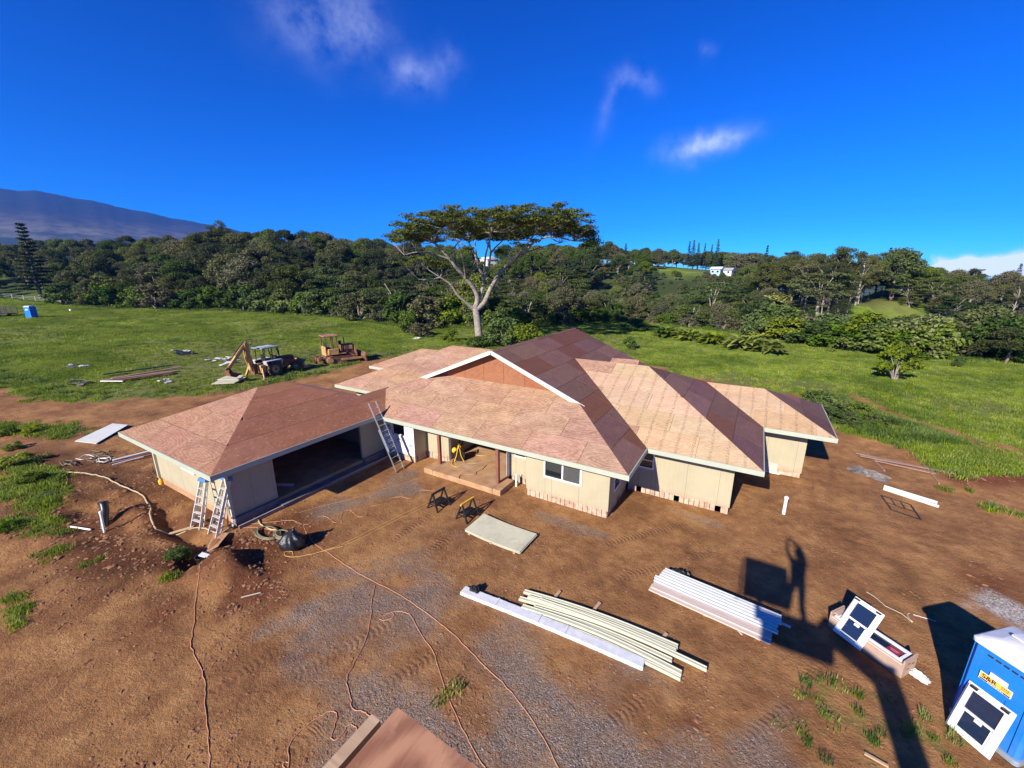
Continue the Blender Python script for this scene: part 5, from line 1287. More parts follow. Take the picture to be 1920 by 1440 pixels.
a, b = ong(313, 991, .05), ong(363, 987, .05); o = obj('board', MB().bar(a - a, b - a, .12, .04), M['wood'], None, 'short pale board lying under the shorter stepladder', 'board'); o.location = a
bk = thing('tub', 'black plastic tub with a white rag over its rim', 'tub', ong(379, 1043, -.03))
obj('bucket', MB().lathe([(.17, 0), (.21, .26), (.225, .27), (.20, .27), (.16, .05)], n=20), M['black'], bk); obj('rag', MB().box((.08, .05, .28), (.34, .16, .03), Euler((.1, .2, .4)).to_matrix()).box((.24, .12, .22), (.06, .14, .14)), M['white'], bk)
slab('board', [ong(380, 1027, .06), ong(412, 1033, .14), ong(430, 1003, .10), ong(402, 1001, .06)], .03, M['ply_garage_sun'], 'scrap of plywood bridging the trench by the dirt mound', 'board')
a, b = ong(452, 1122, .03), ong(489, 1113, .04); o = obj('stick', MB().bar(a - a, b - a, .03, .02), M['trim'], None, 'thin pale stick lying on the gravel below the dirt mound', 'stick'); o.location = a
a, b = ong(1620, 1415, .03), ong(1665, 1440, .03); o = obj('stick', MB().bar(a - a, b - a, .05, .04), M['wood'], None, 'short wooden stick in the grass near the leaning window', 'stick'); o.location = a
o = thing('float', 'small yellow plastic bottle at the foot of the garage wall', 'bottle', ong(303, 907)); obj('bottle', MB().lathe([(.10, 0), (.11, .18), (.05, .25), (.04, .30)], n=12), M['yellow'], o)
# form board along the garage opening
a, b = Vector((-15.98, 6.5, T(-15.9, 7) + .05)), Vector((-15.9, 14.0, T(-15.9, 14) + .05)); o = thing('form_board', 'long dark form board along the foot of the garage opening', 'board', a)
obj('plank', MB().bar((0, 0, 0), b - a, .04, .16), M['wood_old'], o); obj('pale_edge', MB().bar((0.0, 0, .09), b - a + Vector((0, 0, .09)), .035, .02), M['alu_dull'], o)
o = thing('loose_board', 'pale board lying on the shaded garage floor', 'board', (-17.6, 8.9, .30), .5); obj('plank', MB().box((0, 0, .02), (1.6, .2, .03)), M['white'], o)
# cable reel on the porch
cr_ = thing('cable_reel', 'black and yellow cable reel standing on the porch slab', 'reel', (-12.15, 15.25, .255), .6)
for s in (-1, 1):
    obj('side_disc', MB().lathe([(.30, -.02), (.30, .02)], (0, s * .16, .33), 20, Matrix.Rotation(R(90), 3, 'X')), M['black'], cr_)
    obj('frame_leg', MB().tube([(-.25, s * .22, .0), (-.12, s * .22, .35), (-.05, s * .22, .72)], .022, 8).tube([(.25, s * .22, .0), (.1, s * .22, .35), (.05, s * .22, .72)], .022, 8), M['yellow'], cr_)
obj('cable_winding', MB().lathe([(.22, -.14), (.235, 0), (.22, .14)], (0, 0, .33), 20, Matrix.Rotation(R(90), 3, 'X')), M['black'], cr_)
obj('handle', MB().tube([(-.05, -.22, .72), (0, -.22, .78), (0, .22, .78), (.05, .22, .72)], .035, 8), M['yellow'], cr_); obj('motor_cover', MB().lathe([(.0, -.12), (.13, -.1), (.15, 0), (.13, .1), (.0, .12)], (-.22, .0, .55), 14, Matrix.Rotation(R(90), 3, 'X')), M['yellow'], cr_)
cord('hose', [(849, 862), (848, 872), (856, 876), (864, 875)], .02, M['yellow_cord'], 'yellow hose curling from the cable reel over the porch', 'hose', z=.26)
cord('hose', [(866, 848), (885, 852), (905, 855), (928, 850)], .018, M['yellow_cord'], 'yellow hose stretched across the back of the porch', 'hose', z=.26)
cord('hose', [(876, 870), (900, 868), (928, 862)], .015, M['tan_hose'], 'pale cord lying across the middle of the porch', 'cord', z=.26)
cord('cord', [(912, 872), (904, 880), (893, 885), (890, 890), (866, 890), (860, 897)], .015, M['orange_cord'], 'orange cord dropping over the edge of the porch slab', 'cord', z=.26)
# things left on the roof
o = thing('plywood_offcut', 'small stack of orange plywood offcuts on the back of the roof', 'plywood', (-6.5, 24.0, ZE + SL * (2 * yr - y2 - 24.0)), 0)
for k in range(3): obj('offcut', MB().box((.05 * k, 0, .03 + .05 * k + .32), (1.6, 1.0, .04), Euler((.39, 0, .05 * k)).to_matrix()), M['ply_sun'], o)
obj('support', MB().box((0, 0, .16), (1.2, .6, .36)), M['wood'], o)
# ------------------------------------------------------------------ old machines in the meadow
def wheel(parent, c, r, w, rim_mat='rust_yellow', name='wheel'):
    """axle along local y"""
    mb_ = MB(); Mx = Matrix.Rotation(R(90), 3, 'X')
    mb_.lathe([(r * .55, -w / 2), (r * .92, -w / 2), (r, -w / 3), (r, w / 3), (r * .92, w / 2), (r * .55, w / 2)], c, 24, Mx)
    for k in range(18):                                     # tread lugs
        a = 2 * math.pi * k / 18
        for s in (-1, 1):
            mb_.box((c[0] + math.cos(a + s * .08) * r, c[1] + s * w * .25, c[2] + math.sin(a + s * .08) * r), (.07 * r / .6, w * .46, .07), Matrix.Rotation(-a + math.pi / 2, 3, 'Y'))
    o = obj(name, mb_, M['rubber'], parent)
    obj('rim', MB().lathe([(r * .1, -w * .5), (r * .5, -w * .52), (r * .56, -w * .4), (r * .56, w * .4), (r * .5, w * .52), (r * .1, w * .5)], c, 20, Mx), M[rim_mat], o)
    obj('hub', MB().lathe([(r * .16, -w * .6), (r * .16, w * .6)], c, 12, Mx), M['rust'], o)
    return o
p0, p1 = gp(505, 703), gp(578, 686)
dirb = Vector((p1[0] - p0[0], p1[1] - p0[1], 0)); rzb = math.atan2(dirb.y, dirb.x)
bx0 = Vector((p0[0], p0[1], T(p0[0], p0[1])))
bh = thing('backhoe_loader', 'old faded yellow backhoe loader with blue-grey canopy parked in the grass', 'backhoe', bx0, rzb)
bh.scale = (1.06,) * 3
# local x points to the loader bucket; rear axle near the origin
for s in (-1, 1):
    wheel(bh, (0, s * .82, .68), .70, .42); wheel(bh, (2.15, s * .80, .43), .44, .28)
    obj('fender', MB().box((-.02, s * .78, 1.46), (1.5, .52, .07)).box((.74, s * .78, 1.28), (.07, .52, .36), Euler((0, .35, 0)).to_matrix()).box((-.76, s * .78, 1.28), (.07, .52, .36), Euler((0, -.35, 0)).to_matrix()), M['cab_white'], bh)
    obj('stabilizer', MB().bar((-1.15, s * .9, .95), (-1.35, s * 1.25, .08), .14, .16, up=(1, 0, 0)).box((-1.36, s * 1.28, .06), (.4, .35, .06)), M['rust_yellow'], bh)
    obj('lift_arm', MB().bar((1.0, s * .62, 1.25), (2.6, s * .62, .95), .10, .22).bar((2.6, s * .62, .95), (3.15, s * .62, .45), .10, .20), M['rust'], bh)
    obj('lift_cylinder', MB().tube([(1.2, s * .62, .8), (2.3, s * .62, 1.0)], .05, 8).tube([(1.5, s * .55, 1.4), (2.75, s * .55, 1.25), (3.1, s * .55, .9)], .045, 8), M['rust'], bh)
obj('chassis', MB().box((.9, 0, .75), (3.4, .62, .42)).box((-.95, 0, .85), (.5, 1.5, .7)), M['rust_yellow'], bh)
obj('engine_hood', MB().box((1.75, 0, 1.22), (1.5, .72, .62), taper=(.95, .9)), M['rust'], bh, bevel=.04); obj('grille', MB().box((2.53, 0, 1.12), (.06, .6, .6)), M['steel_dark'], bh)
obj('cab_floor', MB().box((.1, 0, 1.12), (1.5, 1.2, .25)), M['steel_dark'], bh)
obj('seat', MB().box((-.1, 0, 1.45), (.5, .5, .14)).box((-.33, 0, 1.72), (.12, .5, .5)), M['black'], bh); obj('dashboard', MB().box((.72, 0, 1.5), (.18, .6, .5)).tube([(.6, 0, 1.75), (.42, 0, 1.9)], .03, 6), M['steel_dark'], bh)
obj('steering_wheel', MB().tube([(.44 + .06 * math.cos(a), .2 * math.sin(a), 1.9 + .19 * math.cos(a)) for a in [k * .4 for k in range(17)]], .018, 6), M['black'], bh)
for (x_, y_, x2_) in [(-.62, .6, -.55), (-.62, -.6, -.55), (.15, .6, .15), (.15, -.6, .15), (.95, .6, .62), (.95, -.6, .62)]: obj('canopy_post', MB().bar((x_, y_, 1.2), (x2_, y_, 2.58), .06, .06, up=(1, 0, 0)), M['steel_dark'], bh)
can = obj('canopy_roof', MB().box((.0, 0, 2.62), (1.7, 1.44, .09)), M['cab_grey'], bh, bevel=.03); obj('canopy_panel', MB().box((.0, 0, 2.675), (1.0, .9, .03)), M['cab_white'], can)
obj('exhaust_stack', MB().tube([(1.45, .25, 1.45), (1.45, .25, 2.15), (1.40, .25, 2.45)], .045, 8), M['steel_dark'], bh)
obj('loader_bucket', MB().prism([(0, 0), (.85, .02), (.8, .08), (.15, .14), (.05, .55), (.3, .85), (.24, .9), (-.06, .6), (-.06, .06)], -1.05, 1.05, Matrix(((1, 0, 0, 3.0), (0, 0, 1, 0), (0, 1, 0, .12), (0, 0, 0, 1)))), M['rust_yellow'], bh)
obj('swing_post', MB().box((-1.35, 0, .85), (.35, .5, .9)), M['rust'], bh)
bm_ = obj('boom', MB().bar((-1.45, -.13, .75), (-1.75, -.13, 2.0), .07, .42, up=(1, 0, 0)).bar((-1.45, .13, .75), (-1.75, .13, 2.0), .07, .42, up=(1, 0, 0)).bar((-1.75, -.13, 1.95), (-1.75, -.13, 3.25), .07, .36, up=(1, 0, 0)).bar((-1.75, .13, 1.95), (-1.75, .13, 3.25), .07, .36, up=(1, 0, 0)).box((-1.6, 0, 1.4), (.3, .2, 1.2)).box((-1.75, 0, 2.6), (.2, .2, 1.1)), M['rust_yellow'], bh)
obj('hydraulic_ram', MB().tube([(-1.5, 0, 1.3), (-1.95, 0, 3.0)], .06, 8), M['steel_dark'], bm_)
obj('hydraulic_hose', MB().tube(smooth_path([(-1.75, .05, 3.15), (-1.5, .05, 3.5), (-1.1, .05, 3.45), (-1.15, .05, 3.1), (-1.6, .05, 2.95)], 6), .03, 6), M['black'], bm_)
st = obj('dipper_stick', MB().bar((-1.65, 0, 3.3), (-3.5, 0, 1.35), .20, .26), M['rust_yellow'], bh)
obj('hydraulic_ram', MB().tube([(-1.85, 0, 3.42), (-2.9, 0, 2.35)], .055, 8), M['steel_dark'], st)
obj('dipper_linkage', MB().bar((-3.4, 0, 1.55), (-3.75, 0, 1.25), .12, .14).bar((-3.5, 0, 1.35), (-3.3, 0, .95), .12, .16), M['rust'], bh)
obj('digging_bucket', MB().prism([(0, 0), (.15, -.45), (.55, -.62), (1.0, -.42), (1.05, -.36), (.55, -.5), (.25, -.38), (.12, .02)], -.32, .32, Matrix(((1, 0, 0, -3.75), (0, 0, 1, 0), (0, 1, 0, 1.15), (0, 0, 0, 1)))).prism([(0, 0), (.15, -.45), (.55, -.62), (1.0, -.42), (.6, -.2)], -.32, -.29, Matrix(((1, 0, 0, -3.75), (0, 0, 1, 0), (0, 1, 0, 1.15), (0, 0, 0, 1)))).prism([(0, 0), (.15, -.45), (.55, -.62), (1.0, -.42), (.6, -.2)], .29, .32, Matrix(((1, 0, 0, -3.75), (0, 0, 1, 0), (0, 1, 0, 1.15), (0, 0, 0, 1)))), M['rust'], bh)

# bulldozer
p0, p1 = gp(612, 682), gp(672, 674)
d_ = Vector((p1[0] - p0[0], p1[1] - p0[1], 0)); rzd = math.atan2(d_.y, d_.x); dz0 = Vector((p0[0], p0[1], T(p0[0], p0[1])))
dz = thing('bulldozer', 'rusty yellow crawler bulldozer with open cab standing in tall grass', 'bulldozer', dz0, rzd); dz.scale = (1.1,) * 3
for s in (-1, 1):
    out = [(-.2, .30), (0, .08), (.3, 0), (2.5, 0), (2.85, .12), (2.98, .36), (2.85, .60), (2.5, .72), (.3, .80), (0, .72), (-.18, .52)]
    tr = obj('track', MB().prism(out, s * .72 - .22, s * .72 + .22, Matrix(((1, 0, 0, 0), (0, 0, 1, 0), (0, 1, 0, 0), (0, 0, 0, 1)))), M['rust'], dz)
    pl = MB(); n = len(out)
    for i in range(n):
        a_, b_ = Vector((out[i][0], 0, out[i][1])), Vector((out[(i + 1) % n][0], 0, out[(i + 1) % n][1])); L_ = (b_ - a_).length; k = max(1, int(L_ / .18))
        for j in range(k):
            c_ = a_.lerp(b_, (j + .5) / k); ang = math.atan2((b_ - a_).z, (b_ - a_).x); pl.box((c_.x, s * .72, c_.z), (.06, .46, .08), Matrix.Rotation(-ang, 3, 'Y'))
    obj('track_shoe', pl, M['rust'], tr, kind='stuff')
    obj('sprocket', MB().lathe([(.30, -.06), (.30, .06)], (.12, s * .96, .42), 14, Matrix.Rotation(R(90), 3, 'X')), M['rust_yellow'], tr); obj('idler', MB().lathe([(.26, -.06), (.26, .06)], (2.6, s * .96, .36), 14, Matrix.Rotation(R(90), 3, 'X')), M['rust'], tr)
    obj('push_arm', MB().bar((1.2, s * 1.08, .45), (3.5, s * 1.08, .4), .12, .18), M['rust_yellow'], dz)
    obj('fender', MB().box((.9, s * .72, 1.02), (1.7, .5, .06)).box((.55, s * .72, 1.28), (.9, .44, .5)), M['rust_yellow'], dz)
obj('chassis', MB().box((1.3, 0, .72), (2.8, .9, .5)), M['rust'], dz)
obj('engine_hood', MB().box((2.15, 0, 1.38), (1.35, .8, .82), taper=(.96, .85)), M['rust'], dz, bevel=.04); obj('radiator_guard', MB().box((2.9, 0, 1.15), (.16, .9, .85)), M['rust_yellow'], dz); obj('hood_side', MB().box((2.2, -.42, 1.5), (.8, .03, .4)), M['rust_yellow'], dz)
obj('cab_body', MB().box((.45, 0, 1.15), (1.15, 1.3, .55)).box((-.08, 0, 1.5), (.1, 1.3, .5)), M['rust_yellow'], dz)
for (x_, y_) in [(-.1, .62), (-.1, -.62), (1.05, .62), (1.05, -.62), (.5, -.62)]: obj('cab_post', MB().bar((x_, y_, 1.2), (x_ + (.05 if x_ < 0 else -.03), y_, 2.75), .07, .07, up=(1, 0, 0)), M['rust'], dz)
obj('cab_roof', MB().box((.48, 0, 2.79), (1.4, 1.5, .09)), M['rust_roof'], dz, bevel=.03)
obj('seat', MB().box((.3, 0, 1.55), (.45, .6, .16)).box((.08, 0, 1.85), (.12, .6, .5)), M['black'], dz); obj('control_lever', MB().tube([(.85, .1, 1.4), (.8, .1, 1.85)], .02, 6).tube([(.85, -.15, 1.4), (.78, -.15, 1.8)], .02, 6), M['steel_dark'], dz)
obj('exhaust_stack', MB().tube([(2.0, .15, 1.75), (2.0, .15, 2.45)], .05, 8), M['steel_dark'], dz); obj('air_cleaner', MB().lathe([(.14, 0), (.14, .35), (.05, .42)], (1.6, .2, 1.75), 12), M['steel_dark'], dz)
obj('blade', MB().prism([(0, 0), (.12, .05), (.02, .45), (.10, .85), (0, .9), (-.1, .5), (-.05, .1)], -1.45, 1.45, Matrix(((1, 0, 0, 3.55), (0, 0, 1, 0), (0, 1, 0, .05), (0, 0, 0, 1)))), M['rust'], dz)
obj('ripper', MB().box((-.75, 0, .55), (.25, 1.5, .3)).bar((-.15, .4, .6), (-.7, .4, .55), .12, .16).bar((-.15, -.4, .6), (-.7, -.4, .55), .12, .16).bar((-.8, 0, .9), (-.95, 0, .1), .08, .18, up=(1, 0, 0)).bar((-.8, .5, .9), (-.95, .5, .1), .08, .18, up=(1, 0, 0)), M['rust'], dz)

# litter in the meadow
def debris(name, u, v, label, cat, n, ext, mats, seed, flat=.06):
    p = gpt(u, v); o = thing(name, label, cat, p); q = random.Random(seed)
    for k in range(n):
        L_ = q.uniform(.25, .9) * ext[2]
        obj('piece', MB().box((q.uniform(-1, 1) * ext[0], q.uniform(-1, 1) * ext[1], flat + q.uniform(0, .12)), (L_, q.uniform(.12, .4), q.uniform(.03, .12)), Euler((q.uniform(-.2, .2), q.uniform(-.2, .2), q.uniform(0, 3.1))).to_matrix()), M[q.choice(mats)], o)
    return o
debris('scrap_heap', 338, 662, 'long strip of black plastic and pale scraps in the meadow', 'scrap', 22, (2.4, 1.0, 1.2), ['tarp', 'tarp', 'tarp', 'white', 'grey_tarp'], 1)
debris('scrap_heap', 425, 677, 'white scrap pipes and sheets lying behind the digging bucket', 'scrap', 16, (2.2, 1.2, 1.4), ['white', 'alu_dull', 'white_sheet', 'grey_tarp'], 2)
debris('scrap_heap', 148, 720, 'dark flattened scrap in the dry grass', 'scrap', 10, (1.5, .5, 1.), ['grey_tarp', 'steel_dark'], 3)
debris('scrap_heap', 310, 716, 'small grey scrap beside the timber in the grass', 'scrap', 8, (.8, .4, .8), ['grey_tarp', 'alu_dull'], 4)
debris('scrap_heap', 140, 686, 'flat grey scrap far out in the dry meadow', 'scrap', 10, (2, .5, 1.2), ['grey_tarp', 'alu_dull', 'steel_dark'], 6)
debris('white_scrap', 782, 637, 'white plastic sheet caught by the bush near the big tree', 'scrap', 5, (.5, .3, .9), ['white', 'film'], 5, .15)
for k, (p0, p1, mt, w) in enumerate([((193, 716), (333, 697), 'wood_old', .5), ((210, 713), (340, 691), 'wood_old', .35), ((212, 719), (325, 702), 'rust', .6), ((190, 720), (232, 720), 'pvc', .12), ((196, 708), (325, 690), 'steel_dark', .3)]):
    a, b = V3(gpt(*p0)), V3(gpt(*p1)); a.z += .12 + .05 * k; b.z += .12 + .05 * k; o = obj('timber', MB().bar(a - a, b - a, w, .07), M[mt], None, ['brown timber at the foot of the timber pile in the meadow', 'brown timber on the far side of the timber pile in the meadow', 'broad rusty-red panel on the timber pile in the meadow', 'thin white pipe poking out of the timber pile in the meadow', 'dark beam at the back of the timber pile in the meadow'][k], 'timber', 'timber pile in the meadow'); o.location = a
slab('siding_sheet', [V3(gpt(397, 724)) + Vector((0, 0, .2)), V3(gpt(440, 722)) + Vector((0, 0, .2)), V3(gpt(462, 712)) + Vector((0, 0, .24)), V3(gpt(425, 711)) + Vector((0, 0, .24))], .06, M['sheet'], 'cream siding sheet lying on the grass in front of the backhoe', 'sheet')
slab('siding_sheet', [V3(gpt(408, 718)) + Vector((0, 0, .3)), V3(gpt(448, 718)) + Vector((0, 0, .3)), V3(gpt(458, 710)) + Vector((0, 0, .33)), V3(gpt(430, 709)) + Vector((0, 0, .33))], .05, M['sheet'], 'smaller cream sheet stacked on the one before the backhoe', 'sheet')
# far left: second toilet, trailer, fence
pf = gpt(61, 596)
ft = thing('portable_toilet', 'small distant blue portable toilet with white roof beside a dark trailer', 'toilet', pf, .5)
obj('body', MB().box((0, 0, 1.05), (1.15, 1.15, 2.1)), M['blue'], ft); obj('roof', MB().box((0, 0, 2.18), (1.2, 1.2, .2), taper=(.7, .7)), M['milky'], ft); obj('door', MB().box((-.58, -.0, 1.05), (.04, .8, 1.8)), M['blue'], ft); obj('sign', MB().box((0, -.59, 1.6), (.5, .02, .25)), M['white'], ft)
pf = gpt(8, 594); tr = thing('trailer', 'dark slatted stock trailer standing at the edge of the field', 'trailer', pf, .6)
obj('bed', MB().box((0, 0, .6), (3.6, 1.8, .15)), M['steel_dark'], tr)
for k in range(5): obj('slat', MB().box((0, -.9, .85 + .28 * k), (3.6, .05, .10)), M['steel_dark'], tr); obj('slat', MB().box((0, .9, .85 + .28 * k), (3.6, .05, .10)), M['steel_dark'], tr)
for k in range(4): obj('upright', MB().box((-1.75 + 1.16 * k, -.94, 1.3), (.08, .05, 1.5)), M['steel_dark'], tr); obj('upright', MB().box((-1.75 + 1.16 * k, .94, 1.3), (.08, .05, 1.5)), M['steel_dark'], tr)
for s in (-1, 1): obj('wheel', MB().lathe([(.35, -.1), (.35, .1)], (0, s * .95, .35), 14, Matrix.Rotation(R(90), 3, 'X')), M['rubber'], tr)
fz = thing('wire_fence', 'pale wooden posts and wires fencing the far end of the field', 'fence', gpt(70, 565))
FP = [V3(gpt(u, v)) for u, v in [(2, 558), (24, 561), (46, 564), (68, 566), (91, 569), (115, 571), (134, 572)]]; f0 = Vector(fz.location)
for p in FP: obj('post', MB().tube([p - f0, p - f0 + Vector((.05, 0, 1.5))], .10, 7), M['trim'], fz)
for h_ in (.5, .9, 1.3): obj('wire', MB().tube([p - f0 + Vector((0, 0, h_)) for p in FP], .02, 4), M['alu_dull'], fz)
o = thing('bucket', 'small white bucket at the end of the field fence', 'bucket', gpt(133, 584)); obj('pail', MB().lathe([(.2, 0), (.25, .5), (.22, .5), (.2, .1)], n=12), M['white'], o)
# ------------------------------------------------------------------ trees, bushes, far houses
def leaves(clumps, n_per, size, rng, up=.35, shell=.55, asp=.55):
    """leaf-sized rhombs spread through a list of ellipsoid clumps (cx,cy,cz,rx,ry,rz)"""
    cl = np.asarray(clumps, float); vol = cl[:, 3] * cl[:, 4]; cnt = np.maximum(6, (n_per * vol / vol.mean())).astype(int)
    ci = np.repeat(np.arange(len(cl)), cnt); n = len(ci)
    d = rng.normal(size=(n, 3)); d /= np.linalg.norm(d, axis=1)[:, None]
    rad = (shell + (1 - shell) * rng.uniform(0, 1, n) ** .6) * rng.uniform(.88, 1.14, n)
    inner = rng.uniform(0, 1, n) < .25; rad = np.where(inner, rad * rng.uniform(.2, .8, n), rad)
    c = cl[ci, :3] + d * cl[ci, 3:6] * rad[:, None]
    nr = d * .6 + rng.normal(size=(n, 3)) * .55 + np.array([0, 0, up]); nr /= np.linalg.norm(nr, axis=1)[:, None]
    a = np.cross(nr, rng.normal(size=(n, 3))); a /= np.linalg.norm(a, axis=1)[:, None]; b = np.cross(nr, a)
    s = size * rng.uniform(.6, 1.4, n)[:, None]
    v = np.stack([c - a * s, c + b * s * asp + nr * s * .12, c + a * s, c - b * s * asp + nr * s * .12], 1).reshape(-1, 3)
    q = np.arange(4 * n).reshape(-1, 4)
    return v, q
def limb_mesh(paths):
    mb_ = MB()
    for pts, r0, r1, n in paths:
        P = smooth_path(pts, 4) if len(pts) > 2 else [Vector(p) for p in pts]; k = len(P)
        mb_.tube(P, [r0 + (r1 - r0) * (i / (k - 1)) ** .8 for i in range(k)], n, False)
    return mb_
def proto_tree(kind, seed):
    """returns (trunk mesh, crown mesh) about the base"""
    g = np.random.default_rng(seed); cl, paths = [], []
    if kind == 'broad':
        H, Rc, cb = 12., 5.2, 3.5
        paths.append(([(0, 0, -1.5), (.1, .1, 2.5), (.2, 0, 5.5)], .38, .24, 7))
        for k in range(46):
            a = g.uniform(0, 6.28); t_ = g.uniform(-.25, 1); rr_ = Rc * math.sqrt(max(0, 1 - max(t_, 0) ** 2)) * g.uniform(.55, 1.); z = cb + 2.6 + t_ * (H - cb - 3.2)
            s = g.uniform(.95, 1.75); cl.append((rr_ * math.cos(a), rr_ * math.sin(a), z, s, s, s * .72))
            if k % 5 == 0: paths.append(([(.2, 0, 4.5), (rr_ * .5 * math.cos(a), rr_ * .5 * math.sin(a), 4.5 + (z - 4.5) * .6), (rr_ * math.cos(a), rr_ * math.sin(a), z)], .16, .04, 5))
        v, q = leaves(cl, 190, .22, g)
    elif kind == 'gum':                                   # tall eucalypt, open crown of separate clumps
        H, Rc = 17., 5.0
        paths.append(([(0, 0, -1.5), (.2, .1, 5), (.5, .2, 11), (.3, .3, 14)], .36, .12, 7))
        for k in range(34):
            a = g.uniform(0, 6.28); t_ = g.uniform(0, 1); z = 6.5 + t_ * (H - 7.2); rr_ = Rc * (.45 + .55 * math.sin(math.pi * min(1, t_ * .85 + .15))) * g.uniform(.25, 1.)
            s = g.uniform(.8, 1.5); cl.append((rr_ * math.cos(a), rr_ * math.sin(a), z, s * 1.15, s * 1.15, s * .6))
            if k % 3 == 0: paths.append(([(.4, .2, max(4, z - 4)), (rr_ * .6 * math.cos(a), rr_ * .6 * math.sin(a), z - 1.2), (rr_ * math.cos(a), rr_ * math.sin(a), z)], .13, .03, 5))
        v, q = leaves(cl, 160, .20, g, up=.1, asp=.45)
    elif kind == 'albizia':
        H, Rc = 9., 6.2
        paths.append(([(0, 0, -1.5), (.1, 0, 1.2), (0, .1, 2.6)], .40, .28, 7))
        for lay in range(4):
            zl = H - .3 - lay * 1.35; Rl = Rc * [.72, .95, 1., .8][lay]
            for k in range([11, 15, 15, 10][lay]):
                a = g.uniform(0, 6.28); rr_ = Rl * math.sqrt(g.uniform(.05, 1)); s = g.uniform(1.0, 1.9)
                z = zl - .035 * rr_ ** 2 + g.uniform(-.35, .35); cl.append((rr_ * math.cos(a), rr_ * math.sin(a), z, s, s, s * .22))
                if k % 3 == 0: paths.append(([(0, .05, 2.3), (rr_ * .35 * math.cos(a), rr_ * .35 * math.sin(a), 2.4 + (z - 2.4) * .55), (rr_ * .8 * math.cos(a), rr_ * .8 * math.sin(a), z - .35), (rr_ * math.cos(a), rr_ * math.sin(a), z - .1)], .15, .03, 5))
        v, q = leaves(cl, 150, .19, g, up=.9, shell=.3)
    elif kind == 'bush':
        H, Rc = 3.6, 2.3
        for k in range(26):
            a = g.uniform(0, 6.28); t_ = g.uniform(0, 1); rr_ = Rc * math.sqrt(1 - (t_ * .95) ** 2) * g.uniform(.4, 1); z = .45 + t_ * (H - .8); s = g.uniform(.45, .8)
            cl.append((rr_ * math.cos(a), rr_ * math.sin(a), z, s, s, s * .8))
            if k % 4 == 0: paths.append(([(0, 0, -.3), (rr_ * .4 * math.cos(a), rr_ * .4 * math.sin(a), z * .5), (rr_ * math.cos(a), rr_ * math.sin(a), z)], .09, .03, 5))
        v, q = leaves(cl, 90, .16, g, up=.5, asp=.6)
    elif kind == 'pine':
        H = 18.; paths.append(([(0, 0, -1), (0, 0, H * .5), (0, 0, H - .2)], .30, .04, 6))
        z = 2.2
        while z < H:
            Rw = 2.3 * (1 - (z / H) ** 1.2) * g.uniform(.8, 1.15) + .18
            for k in range(7):
                a = g.uniform(0, 6.28)
                for f in (.35, .7, 1.): cl.append((Rw * f * math.cos(a), Rw * f * math.sin(a), z - .12 * Rw * f + .35 * f * f, .42 * (.6 + .4 * Rw), .42 * (.6 + .4 * Rw), .20))
            z += .85
        v, q = leaves(cl, 22, .24, g, up=.6, shell=.2, asp=.35)
    elif kind == 'lone':                                   # small round meadow tree with several pale stems
        for k in range(40):
            a = g.uniform(0, 6.28); t_ = g.uniform(0, 1); rr_ = 2.15 * math.sqrt(max(.02, 1 - (2 * t_ - .85) ** 2 * .72)) * g.uniform(.45, 1); z = 1.0 + t_ * 2.4; s = g.uniform(.32, .58); cl.append((rr_ * math.cos(a), rr_ * math.sin(a), z, s, s, s * .7))
            if k % 2 == 0: paths.append(([(.12 * math.cos(a), .12 * math.sin(a), -.2), (rr_ * .35 * math.cos(a), rr_ * .35 * math.sin(a), z * .55), (rr_ * math.cos(a), rr_ * math.sin(a), z)], .10, .02, 5))
        v, q = leaves(cl, 55, .17, g, up=.5, asp=.6)
    if not paths: paths.append(([(0, 0, 0), (0, 0, 1)], .05, .02, 4))
    return limb_mesh(paths).mesh(kind + '_trunk'), (v, q)
TREE_KINDS = {}
def kindset(key, kind, seeds, bark, leafmat):
    TREE_KINDS[key] = []
    for s in seeds:
        tm, (v, q) = proto_tree(kind, s); tm.materials.append(M[bark]); TREE_KINDS[key].append((tm, np_mesh(key + '_crown', v, q, M[leafmat])))
kindset('dark', 'broad', (1, 2, 3), 'bark_dark', 'leaf_dark'); kindset('mid', 'broad', (4, 5), 'bark_dark', 'leaf_mid'); kindset('olive', 'broad', (6,), 'bark_mid', 'leaf_olive')
kindset('gum', 'gum', (7, 8, 9), 'bark_mid', 'leaf_dark'); kindset('albizia', 'albizia', (10, 11, 12), 'bark', 'leaf_albizia')
kindset('bush', 'bush', (13, 14, 15), 'bark_dark', 'leaf_bush'); kindset('oliveb', 'bush', (16,), 'bark_mid', 'leaf_olive'); kindset('pale', 'bush', (17,), 'bark_mid', 'leaf_pale'); kindset('bright', 'bush', (18,), 'bark_mid', 'leaf_bright')
kindset('pine', 'pine', (19, 20), 'bark_dark', 'leaf_pine'); kindset('lone', 'lone', (21,), 'bark', 'leaf_bush')
LAB = {'dark': 'dense dark green broadleaf tree in the wood beyond the meadow', 'mid': 'fresh green broadleaf tree in the wood beyond the meadow', 'olive': 'grey olive broadleaf tree in the wood beyond the meadow', 'gum': 'tall gum tree with open clumped crown beyond the meadow',
       'albizia': 'flat layered umbrella tree in the gulch beyond the meadow', 'bush': 'leafy green bush along the far edge of the meadow', 'oliveb': 'grey olive bush along the far edge of the meadow'}
